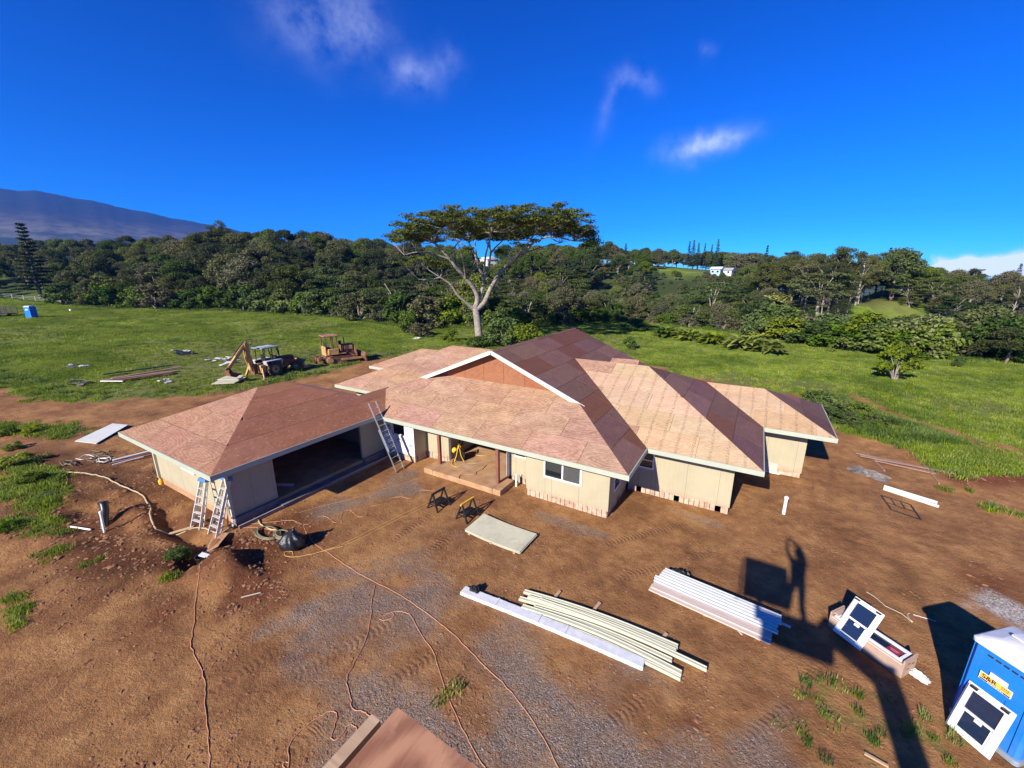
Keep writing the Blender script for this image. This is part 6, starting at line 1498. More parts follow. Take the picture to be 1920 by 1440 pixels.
def plant(key, x, y, scale, rz, label=None, group=None, cat='tree', name=None, z=None, sxy=1., var=None):
    tm, cm = TREE_KINDS[key][(var if var is not None else int(abs(x * 7 + y * 3))) % len(TREE_KINDS[key])]
    nm = name or {'bush': 'bush', 'oliveb': 'bush', 'pale': 'bush', 'bright': 'bush', 'pine': 'pine_tree', 'gum': 'gum_tree', 'albizia': 'umbrella_tree', 'lone': 'small_tree'}.get(key, 'broadleaf_tree')
    o = thing(nm, label or LAB[key], cat, (x, y, T(x, y) if z is None else z), rz, group); o.scale = (scale * sxy, scale * sxy, scale)
    a = bpy.data.objects.new('trunk' if cat == 'tree' else 'stem', tm); C.objects.link(a); a.parent = o
    b = bpy.data.objects.new('crown' if cat == 'tree' else 'foliage', cm); C.objects.link(b); b.parent = o
    return o
def zone(u):
    for lim, ph in ((150, 'below the mountain'), (420, 'behind the rosette-headed stems'), (700, 'behind the old machines'), (1000, 'behind the huge pale-limbed tree'), (1200, 'behind the ridge of the house'), (1460, 'behind the bright leafy clumps'), (1650, 'behind the thicket'), (9999, 'behind the lone meadow tree')):
        if u < lim: return ph
def to_px(x, y, z):
    d = np.array([x, y, z - CAMZ]); w = d @ BF; return 960 + FPX * (d @ BR) / w, 720 - FPX * (d @ BU) / w, w
g = np.random.default_rng(5)
cand = []
CLEAR = [(1305, 512, 75, 14), (1360, 517, 30, 8), (1655, 588, 55, 26), (1720, 595, 25, 16), (914, 498, 16, 8), (1128, 508, 18, 7), (1845, 553, 18, 7), (60, 560, 110, 16)]
crest_u = lambda az: 960 + FPX / math.cos(PITCH) * math.tan(az - YAW)
rr_ = 60.
while rr_ < 420:
    crown_d = 7.4 if rr_ < 200 else 9.5
    a = YAW - .98 + g.uniform(0, crown_d / rr_)
    while a < YAW + .98:
        e = float(np.interp(a, _hu, _he)); h_ = float(np.interp(a, _hu, _hr))
        r2 = rr_ + g.uniform(-2.6, 2.6); a2 = a + g.uniform(-.3, .3) * crown_d / rr_
        if e + 5 < r2 < h_ + 14:
            x, y = r2 * math.sin(a2), r2 * math.cos(a2); z = T(x, y); u, v, w = to_px(x, y, z)
            if not any(((u - cu) / su) ** 2 + ((v - cv) / sv) ** 2 < 1 for cu, cv, su, sv in CLEAR): cand.append((r2, x, y, z, u, v, (r2 - e) / (h_ - e)))
        a += crown_d * (.92 if rr_ < 200 else 1.0) * (.72 if a > YAW + .13 else 1.) / rr_
    rr_ += crown_d * (.80 if rr_ < 150 else 1.0 if rr_ < 240 else 1.3)
cand.sort(key=lambda c: c[0])
def pick_kind(u, k, q):
    if u < 560: return 'dark' if q < .55 else 'mid' if q < .80 else 'gum' if q < .93 else 'olive'
    if u < 780: return ('albizia' if q < .45 else 'dark' if q < .8 else 'mid') if k < .35 else ('dark' if q < .6 else 'mid' if q < .85 else 'olive')
    if u < 1440: return ('albizia' if q < .62 else 'mid' if q < .85 else 'olive') if k < .5 else ('mid' if q < .45 else 'olive' if q < .65 else 'dark' if q < .9 else 'albizia')
    if u < 1660: return ('albizia' if q < .4 else 'mid' if q < .7 else 'gum') if k < .35 else ('gum' if q < .75 else 'dark')
    return 'albizia' if q < .42 else 'mid' if q < .68 else 'gum' if q < .84 else 'olive'
far_pts, far_k, far_s = [], [], []
FAR_ORDER = ['dark', 'mid', 'olive', 'gum', 'albizia']
cnt = {}
for (r2, x, y, z, u, v, kf) in cand:
    kd = pick_kind(u, kf, g.uniform()); s = g.uniform(.60, 1.22)
    if kd == 'gum': s *= .78 if kf > .3 else .62
    if kd == 'albizia': s *= 1.12
    if u > 1120 and kf < .5: s *= .62
    elif u > 1700: s *= .72
    if 640 < u <= 1120 and kf < .4: s *= .8
    if u > 1150 and u < 1420 and kf > .4: s *= .75
    if u < 340: s *= .78
    for cu, cv, su, sv in CLEAR[:7]:
        if abs(u - cu) < su + 8 and cv - 5 < v < cv + 75: s *= .42; break
    if sum(cnt.values()) < 292 and -60 < u < 1980:
        cnt[kd] = cnt.get(kd, 0) + 1
        where = ('low down ' if kf < .22 else 'part-way up the slope ' if kf < .6 else 'high on the slope ') + zone(u)
        big_ = 'small ' if s < .6 else 'large ' if s > 1.0 else ''
        lb_ = big_ + {'dark': 'dark dense broadleaf tree ', 'mid': 'fresh green broadleaf tree ', 'olive': 'grey olive broadleaf tree ', 'gum': 'open-crowned gum tree ', 'albizia': 'flat layered umbrella tree '}[kd] + where
        plant(kd, x, y, s, g.uniform(0, 6.28), label=lb_, group=lb_.replace(' tree ', ' trees '), z=z - .3)
    else:
        far_pts.append((x, y, z - .3)); far_k.append(FAR_ORDER.index(kd) * 2 + int(g.integers(0, 2))); far_s.append(s)
fprotos = []
for kd in FAR_ORDER:
    for vi in (0, 1):
        tm, cm = TREE_KINDS[kd][vi % len(TREE_KINDS[kd])]
        bm = bmesh.new(); bm.from_mesh(tm); nt = len(bm.faces); bm.from_mesh(cm); bm.faces.ensure_lookup_table()
        for i, f in enumerate(bm.faces): f.material_index = 0 if i < nt else 1
        me = bpy.data.meshes.new('far_' + kd); bm.to_mesh(me); bm.free(); me.materials.append(tm.materials[0]); me.materials.append(cm.materials[0]); fprotos.append(bpy.data.objects.new('far_' + kd, me))
scatter('far_wood', fprotos, np.array(far_pts), g.uniform(0, 6.28, len(far_pts)), np.array(far_s), np.array(far_k), 'wooded hillside in the distance whose crowns merge into one mass', 'wood')
# hedge of bushes along the meadow's far edge
for a in np.arange(YAW - .95, YAW + .95, .022):
    e = float(np.interp(a, _hu, _he)); u = crest_u(a)
    if u < 110: continue
    for k in range(2 if u < 900 else 1):
        if g.uniform() < .12: continue
        r2 = e + g.uniform(-1, 5) + 3 * k; x, y = r2 * math.sin(a + g.uniform(-.01, .01)), r2 * math.cos(a)
        big = g.uniform(.85, 1.5) * (1.15 if u < 900 else .78 if u < 1420 else 1.0)
        if 1180 < u < 1460: big *= .75
        kd = 'bush' if g.uniform() < .8 else 'oliveb'
        lb_ = ('tall ' if big > 1.35 else 'low ' if big < .85 else '') + ('leafy green' if kd == 'bush' else 'grey olive') + ' bush at the meadow edge ' + zone(u).replace('behind', 'beyond' if u < 1000 else 'behind')
        plant(kd, x, y, big, g.uniform(0, 6.28), label=lb_, group=lb_.replace(' bush ', ' bushes '), cat='bush', sxy=1.15)
# named single plants (photo foot point, height)
def single(key, u, v, hpx, label, cat='tree', sxy=1., name=None, nat=None, dist=None, group=None):
    """stands where the photo shows its foot; its height follows from the photo"""
    if dist is None:
        p = gpt(u, v); _, _, w = to_px(*p); h = hpx / FPX * w * 1.02
    else:
        p = at(u, v - hpx, dist); zt_ = p[2]; p[2] = T(p[0], p[1]); h = max(3., zt_ - p[2])
    nat = nat or {'bush': 3.6, 'oliveb': 3.6, 'pale': 3.6, 'bright': 3.6, 'pine': 18., 'lone': 3.7, 'albizia': 9.2, 'gum': 17., 'dark': 12.3, 'mid': 12.3, 'olive': 12.3}[key]
    return plant(key, p[0], p[1], h / nat, g.uniform(0, 6.28), label, group, cat, name, p[2] - .05, sxy)
single('lone', 1676, 712, 70, 'small pale-stemmed tree standing alone on the bright meadow', name='small_tree', sxy=.82)
single('bush', 1555, 661, 16, 'tiny sapling alone on the meadow near the hedge', 'bush', .7); single('bush', 1795, 690, 20, 'sparse little shrub at the right-hand end of the meadow', 'bush', .8)
single('dark', 1885, 682, 66, 'round dark tree at the bottom of the meadow beside the gulch', sxy=1.5)
for i, (u, v, h, sx) in enumerate([(1480, 640, 42, 1.6), (1530, 648, 44, 1.7), (1580, 655, 48, 1.7), (1630, 662, 50, 1.6), (1680, 668, 44, 1.5), (1440, 632, 36, 1.5)]): single('bush', u, v, h, 'dense dark green bush in the thicket beyond the bright meadow', 'bush', sx, group='thicket beyond the bright meadow')
single('bush', 845, 640, 24, 'low bush growing left of the pale trunk', 'bush', 1.1); single('bush', 945, 648, 50, 'broad dark bush growing right beside the pale trunk', 'bush', 1.4); single('bush', 985, 652, 46, 'broad-leaved bush behind the ridge of the roof', 'bush', 1.3); single('bush', 895, 652, 22, 'weedy bush at the foot of the pale trunk', 'bush', 1.5)
single('bright', 765, 625, 44, 'yellowish cane bush at the corner of the field', 'bush', .7); single('oliveb', 790, 632, 26, 'grey-green bush with white flowers near the white scrap', 'bush', 1.5)
single('bush', 1180, 655, 24, 'small olive shrub behind the ridge of the house', 'bush', .9); single('bush', 1190, 622, 24, 'dark low bush in the shadow of the big tree', 'bush', 1.5)
single('albizia', 1330, 612, 78, 'spreading umbrella tree with bare pale limbs beyond the banana clumps', sxy=1.2); single('albizia', 1048, 600, 46, 'small light green umbrella tree right of the pale trunk')
single('albizia', 1532, 585, 72, 'umbrella tree with a forked white trunk above the thicket', sxy=1.1); single('albizia', 1245, 605, 46, 'pale-limbed small tree at the far edge of the meadow')
single('pale', 1455, 598, 46, 'pale yellow-green bamboo clump on the far slope', 'bush', 1.5); single('bright', 1418, 600, 26, 'yellow-green bush beside the pale bamboo clump', 'bush', 2.0)
single('mid', 1105, 505, 55, 'round-crowned tree with pale forked trunk on the far ridge', dist=200)
single('pine', 37, 520, 102, 'big dark conifer towering over the wood below the mountain', sxy=1.6, dist=190)
for i, (u, v, h, d, sx) in enumerate([(1122, 482, 40, 300, .55), (1174, 500, 44, 250, 1.0), (1067, 490, 32, 260, 1.), (1132, 490, 40, 320, .5), (1294, 488, 36, 290, .9), (1302, 488, 38, 290, .9), (1311, 488, 33, 290, .9), (1323, 490, 34, 300, .7), (1336, 490, 32, 300, .8), (1348, 488, 40, 290, .8), (1440, 490, 30, 260, .7), (1671, 500, 36, 240, .7), (1692, 505, 30, 240, .9), (1916, 520, 26, 300, 1.),
                                       (770, 480, 20, 310, .7), (780, 480, 21, 310, .7), (790, 480, 20, 315, .7), (800, 481, 20, 315, .7), (812, 482, 19, 320, .7), (840, 482, 21, 320, .7), (850, 482, 20, 320, .7), (860, 482, 18, 320, .7), (880, 484, 20, 320, .7), (640, 490, 30, 300, .7)]):
    single('pine', u, v, h, 'narrow dark pine standing up against the sky on the far ridge', sxy=sx * 1.1, dist=d, group='pines along the far ridge')
for i, u in enumerate(range(1196, 1440, 13)):
    q = np.random.default_rng(900 + i); hp_ = 26 + q.uniform(-5, 6)
    single(['mid', 'dark', 'mid', 'olive'][i % 4], u + q.uniform(-4, 4), 474 + q.uniform(-4, 5) + hp_, hp_, 'rounded tree on the skyline behind the far clearing and its two houses', sxy=1.25, dist=306 + q.uniform(-4, 10), group='skyline trees behind the far clearing')
# banana-like clumps with broad leaves
def banana(u, v, h, label):
    p = gpt(u, v); o = thing('banana_clump', label, 'plant', p, 0, 'bright leafy clumps in a row'); q = np.random.default_rng(int(u)); _, _, w = to_px(*p); Hh = h / FPX * w
    vs, fs = [], []; sm = MB()
    for k in range(110):
        a = q.uniform(0, 6.28); r0 = q.uniform(0, .45) * Hh; L_ = Hh * q.uniform(.45, .75); el = q.uniform(.5, 1.35); wd = L_ * q.uniform(.12, .2)
        bz = Hh * q.uniform(.05, .35); b = np.array([r0 * math.cos(a), r0 * math.sin(a), bz]); dr = np.array([math.cos(a), math.sin(a), 0]); sd = np.array([-math.sin(a), math.cos(a), 0])
        pts = []
        for i in range(6):
            f = i / 5; ang = el - 1.5 * f * f; pts.append((b + dr * L_ * f * math.cos(el) * 1.2 + np.array([0, 0, L_ * (f * math.sin(el) - .55 * f * f)]), wd * math.sin(math.pi * min(1, f * .9 + .1))))
        o0 = len(vs)
        for (c_, w_) in pts: vs += [c_ - sd * w_, c_ + np.array([0, 0, -.12 * w_]), c_ + sd * w_]
        for i in range(5):
            j = o0 + 3 * i; fs += [(j, j + 1, j + 4, j + 3), (j + 1, j + 2, j + 5, j + 4)]
        if k % 6 == 0: sm.tube([(b[0] * .7, b[1] * .7, -.1), tuple(b + np.array([0, 0, .1]))], .05, 5)
    obj('foliage', MB().add(vs, fs, True), M['leaf_bright'], o); obj('stem', sm, M['bark_mid'], o)
for i, (u, v, h) in enumerate([(1245, 632, 34), (1290, 638, 36), (1335, 645, 38), (1392, 655, 46), (1442, 662, 44), (1270, 630, 28), (1420, 640, 26)]):
    banana(u, v, h, ['bright leafy clump nearest the dark low bush', 'bright leafy clump second from the dark low bush', 'bright leafy clump in the middle of the row', 'large rounded bright leafy clump in the row', 'bright leafy clump with ragged drooping leaves at the end of the row', 'small bright leafy clump behind the row near the dark low bush', 'small bright leafy clump behind the ragged one'][i])
# rosette-headed stems at the left of the field
for i, (u, v, h) in enumerate([(150, 566, 52), (186, 570, 50), (222, 572, 46), (196, 568, 42), (160, 568, 40), (340, 570, 46), (300, 572, 60), (170, 572, 30), (205, 575, 34)]):
    p = gpt(u, v); _, _, w = to_px(*p); Hh = h / FPX * w
    o = thing('papaya_tree', 'slender stem with a rosette of leaves above the bushes beside the field', 'tree', p, 0, 'rosette-headed stems beside the field')
    q = np.random.default_rng(i); lean = q.uniform(-.12, .12, 2) * Hh
    obj('trunk', limb_mesh([([(0, 0, -.3), (lean[0] * .3, lean[1] * .3, Hh * .5), (lean[0], lean[1], Hh * .92)], .13, .08, 6)]), M['bark'], o)
    v_, q_ = leaves([(lean[0] + .9 * math.cos(a), lean[1] + .9 * math.sin(a), Hh * .93 + .25, .7, .7, .35) for a in np.arange(0, 6.2, .9)] + [(lean[0], lean[1], Hh * .97, .6, .6, .5)], 40, .22, q, up=.4)
    obj('crown', np_mesh('rosette', v_, q_, M['leaf_bright'] if i % 2 else M['leaf_bush']), None, o)
# weeds on the bank behind the house
for i, (u, v, h) in enumerate([(1535, 765, 34), (1570, 775, 30), (1610, 780, 26), (1590, 795, 24), (1640, 795, 22), (1665, 800, 20), (1555, 790, 28)]): single('bush', u, v, h, 'weedy bush on the bank beyond the end of the roof', 'bush', 1.5, group='weeds on the bank beyond the roof')
for i, (u, v, h) in enumerate([(60, 812, 20), (20, 815, 22), (30, 872, 30), (62, 905, 26), (90, 935, 20), (20, 990, 20), (330, 1042, 22), (25, 842, 18)]): single(['bright', 'bush', 'bright', 'bush', 'bright', 'bush', 'bush', 'bright'][i], u, v, h * .8, 'clump of weeds on the rough earth away from the garage' if i != 6 else 'green weed tuft beside the black tub', 'bush', 1.8, group='weeds left of the garage' if i != 6 else None)

# ---- the big umbrella tree behind the house
bp = gpt(898, 648); _, _, wt = to_px(*bp); PXM = wt / FPX
rt = Vector((BR[0], BR[1], 0)).normalized(); fwv = Vector((BF[0], BF[1], 0)).normalized()
def tp(x, y, dep=0.):
    """surveyed point on the tree -> place in its upright plane, set off in depth"""
    d = ray(700 + x / 4, 360 + y / 4); t_ = (bp[0] * fwv.x + bp[1] * fwv.y) / (d[0] * fwv.x + d[1] * fwv.y)
    return Vector((d[0] * t_ - bp[0], d[1] * t_ - bp[1], CAMZ + d[2] * t_ - bp[2])) + fwv * dep
BT = thing('umbrella_tree', 'huge pale-limbed tree with a flat umbrella crown towering behind the house', 'tree', bp)
LIMB = [([tp(800, 1170), tp(790, 1060), tp(780, 960), tp(765, 870)], .62, .46), ([tp(745, 870), tp(690, 820, -.5), tp(640, 770, -1), tp(590, 690, -1.5), tp(520, 640, -2), tp(440, 585, -2.5)], .26, .06), ([tp(520, 640, -2), tp(450, 655, -2.2), tp(370, 655, -2.5)], .10, .03), ([tp(520, 640, -2), tp(535, 590, -2), tp(510, 570, -2.2)], .07, .03),
        ([tp(765, 870), tp(780, 790), tp(740, 700, -.5), tp(640, 580, -1.5), tp(590, 510, -2), tp(480, 390, -2.8), tp(330, 330, -3.5)], .40, .09), ([tp(590, 510, -2), tp(470, 470, -3), tp(370, 462, -3.5), tp(290, 485, -4)], .14, .04), ([tp(640, 580, -1.5), tp(600, 420, 1), tp(660, 330, 2.5)], .15, .05),
        ([tp(770, 860), tp(810, 740, .8), tp(825, 650, 1.2), tp(780, 560, 2), tp(740, 440, 3), tp(690, 360, 4.5)], .32, .07), ([tp(780, 560, 2), tp(760, 400, 1), tp(770, 300, .5)], .14, .05), ([tp(825, 650, 1.2), tp(860, 560, 2), tp(880, 440, 3), tp(980, 330, 4.5)], .24, .06), ([tp(870, 480, 2.8), tp(870, 380, 1.5), tp(865, 300, 1)], .12, .05),
        ([tp(775, 880), tp(830, 830, .3), tp(880, 720, .6), tp(960, 590, .9), tp(1060, 500, 1), tp(1140, 455, 1), tp(1210, 370, .6), tp(1340, 335, 0), tp(1500, 370, -.5)], .40, .08), ([tp(1060, 500, 1), tp(1130, 420, 3), tp(1080, 340, 4), tp(1020, 290, 4.5)], .18, .05), ([tp(1060, 500, 1), tp(1120, 430, -1.5), tp(1230, 300, -3.), tp(1300, 240, -3.5)], .18, .05), ([tp(1140, 455, 1), tp(1290, 400, 2), tp(1420, 370, 3)], .12, .03), ([tp(1340, 335, 0), tp(1440, 270, 2), tp(1520, 220, 3)], .12, .04),
        ([tp(480, 390, -2.8), tp(420, 300, 0), tp(380, 260, 2)], .13, .04), ([tp(740, 440, 3), tp(620, 360, 5), tp(540, 290, 7)], .12, .04), ([tp(880, 440, 3), tp(820, 330, 6), tp(800, 260, 8)], .10, .04), ([tp(830, 600, 1), tp(850, 480, -2), tp(900, 330, -5), tp(920, 250, -7)], .16, .04), ([tp(700, 650, -1), tp(690, 480, -4), tp(640, 330, -6.5)], .15, .04)]
top = lambda x: np.interp(x, [130, 200, 280, 420, 560, 750, 900, 1050, 1250, 1420, 1550, 1610, 1660], [330, 265, 230, 200, 165, 148, 140, 150, 135, 145, 185, 250, 315])
cl = []; q = np.random.default_rng(44)
for k in range(900):
    f = q.uniform(-1, 1); dpt = q.uniform(-1, 1)
    if f * f + dpt * dpt > 1: continue
    x = 900 + 760 * f; e = f * f + dpt * dpt
    y = top(x) + 20 + 55 * dpt * dpt * (1 - abs(f)) + q.uniform(0, 1) ** 1.1 * (165 * (1 - .40 * e)); s = q.uniform(.6, 1.25)
    c_ = tp(x, y, dpt * 11.5); cl.append((c_.x, c_.y, c_.z, s, s, s * .26))
for (x, y, dpt) in [(330, 500, -3), (450, 545, -3), (560, 560, -2), (300, 540, -4), (360, 520, -4), (420, 510, -4), (480, 530, -3), (540, 545, -3), (250, 550, -4.5), (200, 330, -3), (1600, 330, -1), (1550, 300, 0), (1480, 310, 1), (1420, 330, 2), (1080, 385, 3), (1130, 380, 2.5), (1180, 360, 2), (170, 325, -2), (700, 420, 3), (930, 430, 4)]:
    for k in range(2): c_ = tp(x + q.uniform(-40, 40), y + q.uniform(-14, 14), dpt + q.uniform(-1, 1)); s = q.uniform(.6, 1.05); cl.append((c_.x, c_.y, c_.z, s, s, s * .28))
ends = [(p[-1], b) for p, a, b in LIMB[1:]] + [(p[-2], b * 1.4) for p, a, b in LIMB[4:] if len(p) > 3]
tw = []
for c_ in cl:                                            # twigs reach from the limbs to the clumps they carry
    if q.uniform() < .42:
        cv_ = Vector(c_[:3]); e_, rb = min(ends, key=lambda z: (z[0] - cv_).length + (3 if z[0].z > cv_.z else 0))
        if (cv_ - e_).length < 9: tw.append(([e_, e_.lerp(cv_, .5) + Vector((0, 0, -.12 * (cv_ - e_).length + .3)), cv_ - Vector((0, 0, .1))], min(.075, rb * .9), .02, 5))
obj('trunk', limb_mesh([(p, a, b, 10) for p, a, b in LIMB] + tw), M['bark'], BT)
v, qd = leaves(cl, 125, .125, q, up=.9, shell=.2, asp=.5)
obj('crown', np_mesh('umbrella_crown', v, qd, M['leaf_albizia']), None, BT)

# ---- far houses among the trees
def far_house(u, v, dist, w, dpt, h, wall_m, roof_m, label, rz, pitch=.45):
    p = at(u, v, dist) if dist else gpt(u, v)
    if math.hypot(p[0], p[1]) < 60: p = at(u, v, 285.)
    o = thing('far_house', label, 'house', p, rz)
    obj('wall', MB().box((0, 0, h / 2 - 1), (w, dpt, h + 2)), wall_m, o)
    rm_ = MB(); e = .5; zr = h + dpt / 2 * pitch
    rm_.add([(-w / 2 - e, -dpt / 2 - e, h - .1), (w / 2 + e, -dpt / 2 - e, h - .1), (w / 2 + e, 0, zr + .1), (-w / 2 - e, 0, zr + .1), (-w / 2 - e, dpt / 2 + e, h - .1), (w / 2 + e, dpt / 2 + e, h - .1)], [(0, 1, 2, 3), (3, 2, 5, 4), (0, 3, 4), (1, 5, 2), (0, 4, 5, 1)])
    obj('roof', rm_, roof_m, o)
    for k in range(2):
        wi = obj('window', MB().box((-w / 4 + k * w / 2, -dpt / 2 - .03, h * .55), (1.2, .08, 1.1)), M['white'], o); obj('pane', MB().box((-w / 4 + k * w / 2, -dpt / 2 - .08, h * .55), (1.0, .04, .9)), M['glass'], wi)
WR = simple('white_metal_roof', (.62, .64, .66), .4, var=.05); GRf = simple('grey_roof', (.32, .33, .37), .5); DK = simple('dark_brown_wall', (.07, .045, .035), .8); BL = simple('pale_blue_wall', (.30, .45, .62), .6)
far_house(914, 496, None, 12, 8, 3, M['white'], WR, 'white house on the ridge seen through the big tree', -.4); far_house(1128, 508, None, 9, 6, 2.4, DK, DK, 'low dark house below the round-crowned tree', -.6); far_house(1343, 515, None, 4.5, 4.5, 2.6, BL, WR, 'pale blue house at the edge of the far clearing', -.2); far_house(1362, 515, None, 5.5, 4.5, 2.2, M['white'], GRf, 'white house with grey roof next to the pale blue one', -.2)
far_house(1843, 553, None, 10, 7, 2.6, M['cab_white'], WR, 'house with a bright white roof half hidden by trees', .5); far_house(690, 468, 300, 9, 7, 3, M['cab_white'], GRf, 'grey-roofed house on the skyline above the wood', -.5)
far_house(252, 478, 330, 8, 6, 3, M['white'], WR, 'tiny white house far off below the mountain', -.5)
# ------------------------------------------------------------------ the raised platform the picture is taken from
PZ = 7.80
apex = V3(gp(745, 1326, PZ))
ply = slab('plywood_sheet', [apex, apex + Vector((1.22, -.02, 0)), apex + Vector((1.20, -2.1, 0)), apex + Vector((-.02, -2.1, 0))], .018, M['ply_red'], 'reddish plywood sheet with swirling grain lying on the raised platform', 'plywood')
e1, e2 = V3(gp(699, 1340, PZ - .02)), V3(gp(711, 1349, PZ - .02))
wv = (e2 - e1); d0 = Vector((-.02, -1, 0)).normalized(); wd = max(.07, abs(wv.x))
lb = obj('lumber', MB().box((0, -1.0, 0), (.046, 2.0, .09)), M['wood'], None, 'pale length of lumber lying beside the red plywood on the raised platform', 'lumber'); lb.location = (e1 + e2) / 2 - Vector((0, 0, .045)); lb.rotation_euler = (0, 0, -.02)
pf = thing('work_platform', 'steel fork platform carrying the plywood high above the yard', 'platform', (.2, -1.0, 7.42))
M['lift_steel'] = simple('black_steel', (.05, .05, .05), .5, .5)
obj('deck', MB().box((.15, -.45, -.03), (1.5, 1.3, .06)), M['lift_steel'], pf)
for x_ in (-.75, .35): obj('fork', MB().box((x_, .35, .30), (.14, 2.3, .05)), M['lift_steel'], pf)
obj('backrest', MB().box((.15, -1.1, .35), (1.6, .06, .75)), M['lift_steel'], pf)
bmn = thing('telehandler', 'telescopic handler holding up the work platform', 'handler', (3.6, -7.6, 0), 0)
tb0 = Vector(bmn.location)
obj('boom', MB().bar(Vector((1.0, -1.0, 7.55)) - tb0, Vector((2.35, -.75, 6.75)) - tb0, .35, .40).bar(Vector((2.25, -.7, 6.95)) - tb0, Vector((2.9, -3.4, 4.6)) - tb0, .42, .45), simple('yellow_boom', (.55, .34, .05), .5), bmn)
obj('boom_base', MB().bar(Vector((2.85, -3.2, 4.75)) - tb0, Vector((3.5, -7.5, 1.7)) - tb0, .6, .62), simple('yellow_boom_base', (.55, .34, .05), .5), bmn)
obj('body', MB().box((0, -.3, 1.1), (1.9, 4.2, 1.0)).box((-.6, .3, 1.9), (.8, 1.5, 1.1)), M['rust_yellow'], bmn)
for sx_2 in (-1, 1):
    for sy_2 in (-1.5, 1.2): obj('wheel', MB().lathe([(.45, -.2), (.6, -.18), (.62, 0), (.6, .18), (.45, .2)], (sx_2 * 1.0, sy_2, .62), 20, Matrix.Rotation(R(90), 3, 'Y')), M['rubber'], bmn)
# the person holding the camera overhead: one continuous body grown from a skeleton
J = {'pelvis': (.38, -.62, 8.34, .20), 'waist': (.37, -.60, 8.52, .19), 'chest': (.36, -.56, 8.74, .21), 'neck': (.34, -.52, 8.93, .075), 'head0': (.31, -.50, 9.06, .10), 'head1': (.29, -.49, 9.18, .115),
     'shL': (.17, -.52, 8.84, .085), 'elL': (.0, -.32, 9.02, .06), 'wrL': (-.035, -.12, 9.27, .042), 'hdL': (-.02, -.06, 9.35, .035), 'shR': (.53, -.54, 8.86, .085), 'elR': (.40, -.22, 9.16, .062), 'wrR': (.14, -.09, 9.32, .042), 'hdR': (.08, -.055, 9.37, .035),
     'hpL': (.28, -.62, 8.28, .135), 'knL': (.24, -.56, 7.88, .10), 'anL': (.24, -.62, 7.50, .075), 'ftL': (.20, -.46, 7.46, .045), 'hpR': (.48, -.62, 8.28, .135), 'knR': (.54, -.56, 7.88, .10), 'anR': (.56, -.62, 7.50, .075), 'ftR': (.58, -.46, 7.46, .045)}
K = list(J); EG = [('pelvis', 'waist'), ('waist', 'chest'), ('chest', 'neck'), ('neck', 'head0'), ('head0', 'head1'), ('chest', 'shL'), ('shL', 'elL'), ('elL', 'wrL'), ('wrL', 'hdL'), ('chest', 'shR'), ('shR', 'elR'), ('elR', 'wrR'), ('wrR', 'hdR'), ('pelvis', 'hpL'), ('hpL', 'knL'), ('knL', 'anL'), ('anL', 'ftL'), ('pelvis', 'hpR'), ('hpR', 'knR'), ('knR', 'anR'), ('anR', 'ftR')]
base = Vector((.4, -.6, 7.45)); vs = [tuple(Vector(J[k][:3]) - base) for k in K]; es = [(K.index(a), K.index(b)) for a, b in EG]
for hk, sgn in (('hdL', -1), ('hdR', 1)):                 # five fingers closing on the phone
    h0 = Vector(J[hk][:3]); 
    for f in range(5):
        o0 = len(vs); off = Vector((sgn * .005, .012 - .008 * f if f < 4 else .02, .05 - .018 * f if f < 4 else -.01))
        vs += [tuple(h0 + off - base), tuple(h0 + off + Vector((-sgn * (.035 if f < 4 else .02), .012, .012)) - base)]; es += [(K.index(hk), o0), (o0, o0 + 1)]
pm = bpy.data.meshes.new('person'); pm.from_pydata(vs, es, []); po = bpy.data.objects.new('person', pm); C.objects.link(po); po.location = base
po.modifiers.new('skin', 'SKIN'); ss = po.modifiers.new('sub', 'SUBSURF'); ss.levels = ss.render_levels = 2
for i, sv in enumerate(pm.skin_vertices[0].data):
    r_ = J[K[i]][3] if i < len(K) else .009; sv.radius = (r_, r_); sv.use_root = (i == 0)
t = NT('work_clothes'); sxz = t.node('ShaderNodeSeparateXYZ'); t.put(sxz.inputs[0], t.pos())
c = t.mix(t.math('GREATER_THAN', sxz.outputs[2], .98), (.05, .06, .09), (.16, .17, .20)); c = t.mix(t.math('GREATER_THAN', sxz.outputs[2], 1.47), c, (.42, .24, .16)); pm.materials.append(t.set(c, .8))
tag(po, 'person in dark work clothes standing on the platform with both arms raised', 'person')
obj('cap', MB().lathe([(.118, 0), (.12, .04), (.09, .10), (.02, .125)], (-.11, .11, 1.74), 16).box((-.11, .24, 1.745), (.16, .12, .012)), M['cab_grey'], po)
ph = obj('phone', MB().box((0, 0, 0), (.15, .009, .075)), M['black'], None, 'black phone held up in both hands by the person on the platform', 'phone'); ph.location = (.02, -.058, CAMZ - .02)
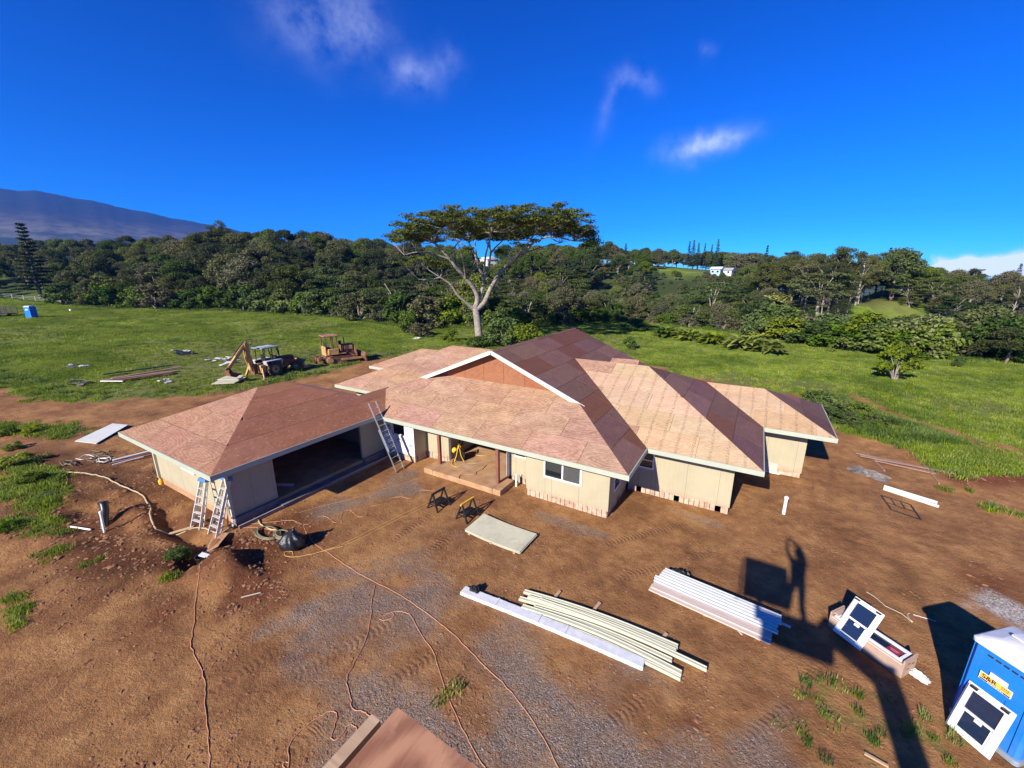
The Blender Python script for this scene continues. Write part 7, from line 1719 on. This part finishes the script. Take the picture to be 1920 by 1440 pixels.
# ------------------------------------------------------------------ mountain and air
MU = [(-500, 330), (-250, 338), (0, 352), (60, 357), (95, 362), (150, 373), (200, 380), (240, 390), (300, 403), (360, 414), (400, 421), (450, 432), (520, 446), (600, 458), (700, 474), (820, 490), (960, 508)]
DM = 4200.
azs = np.array([azel(u, v)[0] for u, v in MU]); zs = np.array([CAMZ + DM * azel(u, v)[1] for u, v in MU])
na, nr = 220, 70
aa = np.linspace(azs[0], azs[-1], na); rr = np.linspace(1500, 5200, nr)
A_, R_ = np.meshgrid(aa, rr)
zt = np.interp(A_, azs, zs) + (fbm(A_ * 40, A_ * 0, 1.0, 3, 7, .5) - .5) * 26 * np.clip((azs[-1] - A_) * 3, 0, 1)
k_ = (R_ - 1500) / (DM - 1500)
prof = np.where(k_ < 1, np.clip(k_, 0, 1) ** 1.5, 1 - (k_ - 1) * .9)
x_, y_ = R_ * np.sin(A_), R_ * np.cos(A_)
z_ = -40 + (zt + 40) * prof + (fbm(x_, y_, 520, 5, 101) - .5) * 130 * np.clip(k_, 0, 1) * np.clip(1.05 - k_, .05, 1) + (fbm(x_, y_, 120, 4, 111) - .5) * 40 * np.clip(k_ * 2, 0, 1) * np.clip(1.1 - k_, .1, 1)
idx = np.arange(na * nr).reshape(nr, na)
mm = np_mesh('mountain', np.stack([x_, y_, z_], -1).reshape(-1, 3), np.stack([idx[:-1, :-1], idx[1:, :-1], idx[1:, 1:], idx[:-1, 1:]], -1).reshape(-1, 4), None, True)
t = NT('mountain_slope'); p = t.pos(); sx = t.node('ShaderNodeSeparateXYZ'); t.put(sx.inputs[0], p)
hz = t.math('ADD', sx.outputs[2], t.math('MULTIPLY', t.math('SUBTRACT', t.noise(.0045, 5, p, .6), .5), 190.))
c = t.ramp(t.rng(hz, 0, 520), [(.16, (.020, .032, .016)), (.34, (.028, .040, .020)), (.42, (.15, .125, .085)), (.56, (.075, .062, .052)), (.70, (.026, .024, .028)), (.9, (.018, .017, .024))])
c = t.mix(t.math('MULTIPLY', t.rng(t.noise(.012, 5, t.mapv(p, (1, 1, 3)), .65), .46, .62), .75), c, (.022, .026, .022))
mm.materials.append(t.set(c, .95, 0, None, .1))
obj('mountain', mm, None, kind='structure')
# the air: one closed box round the whole place
hzb = obj('haze', MB().box((0, 1200, 250), (10400, 8200, 720)), None, kind='stuff')
t = bpy.data.materials.new('haze_air'); t.use_nodes = True; t.node_tree.nodes.clear()
ou = t.node_tree.nodes.new('ShaderNodeOutputMaterial'); pv = t.node_tree.nodes.new('ShaderNodeVolumePrincipled'); pv.inputs['Color'].default_value = (.07, .30, 1.0, 1); pv.inputs['Density'].default_value = .00010; pv.inputs['Anisotropy'].default_value = .1
t.node_tree.links.new(pv.outputs[0], ou.inputs['Volume']); hzb.data.materials.append(t)
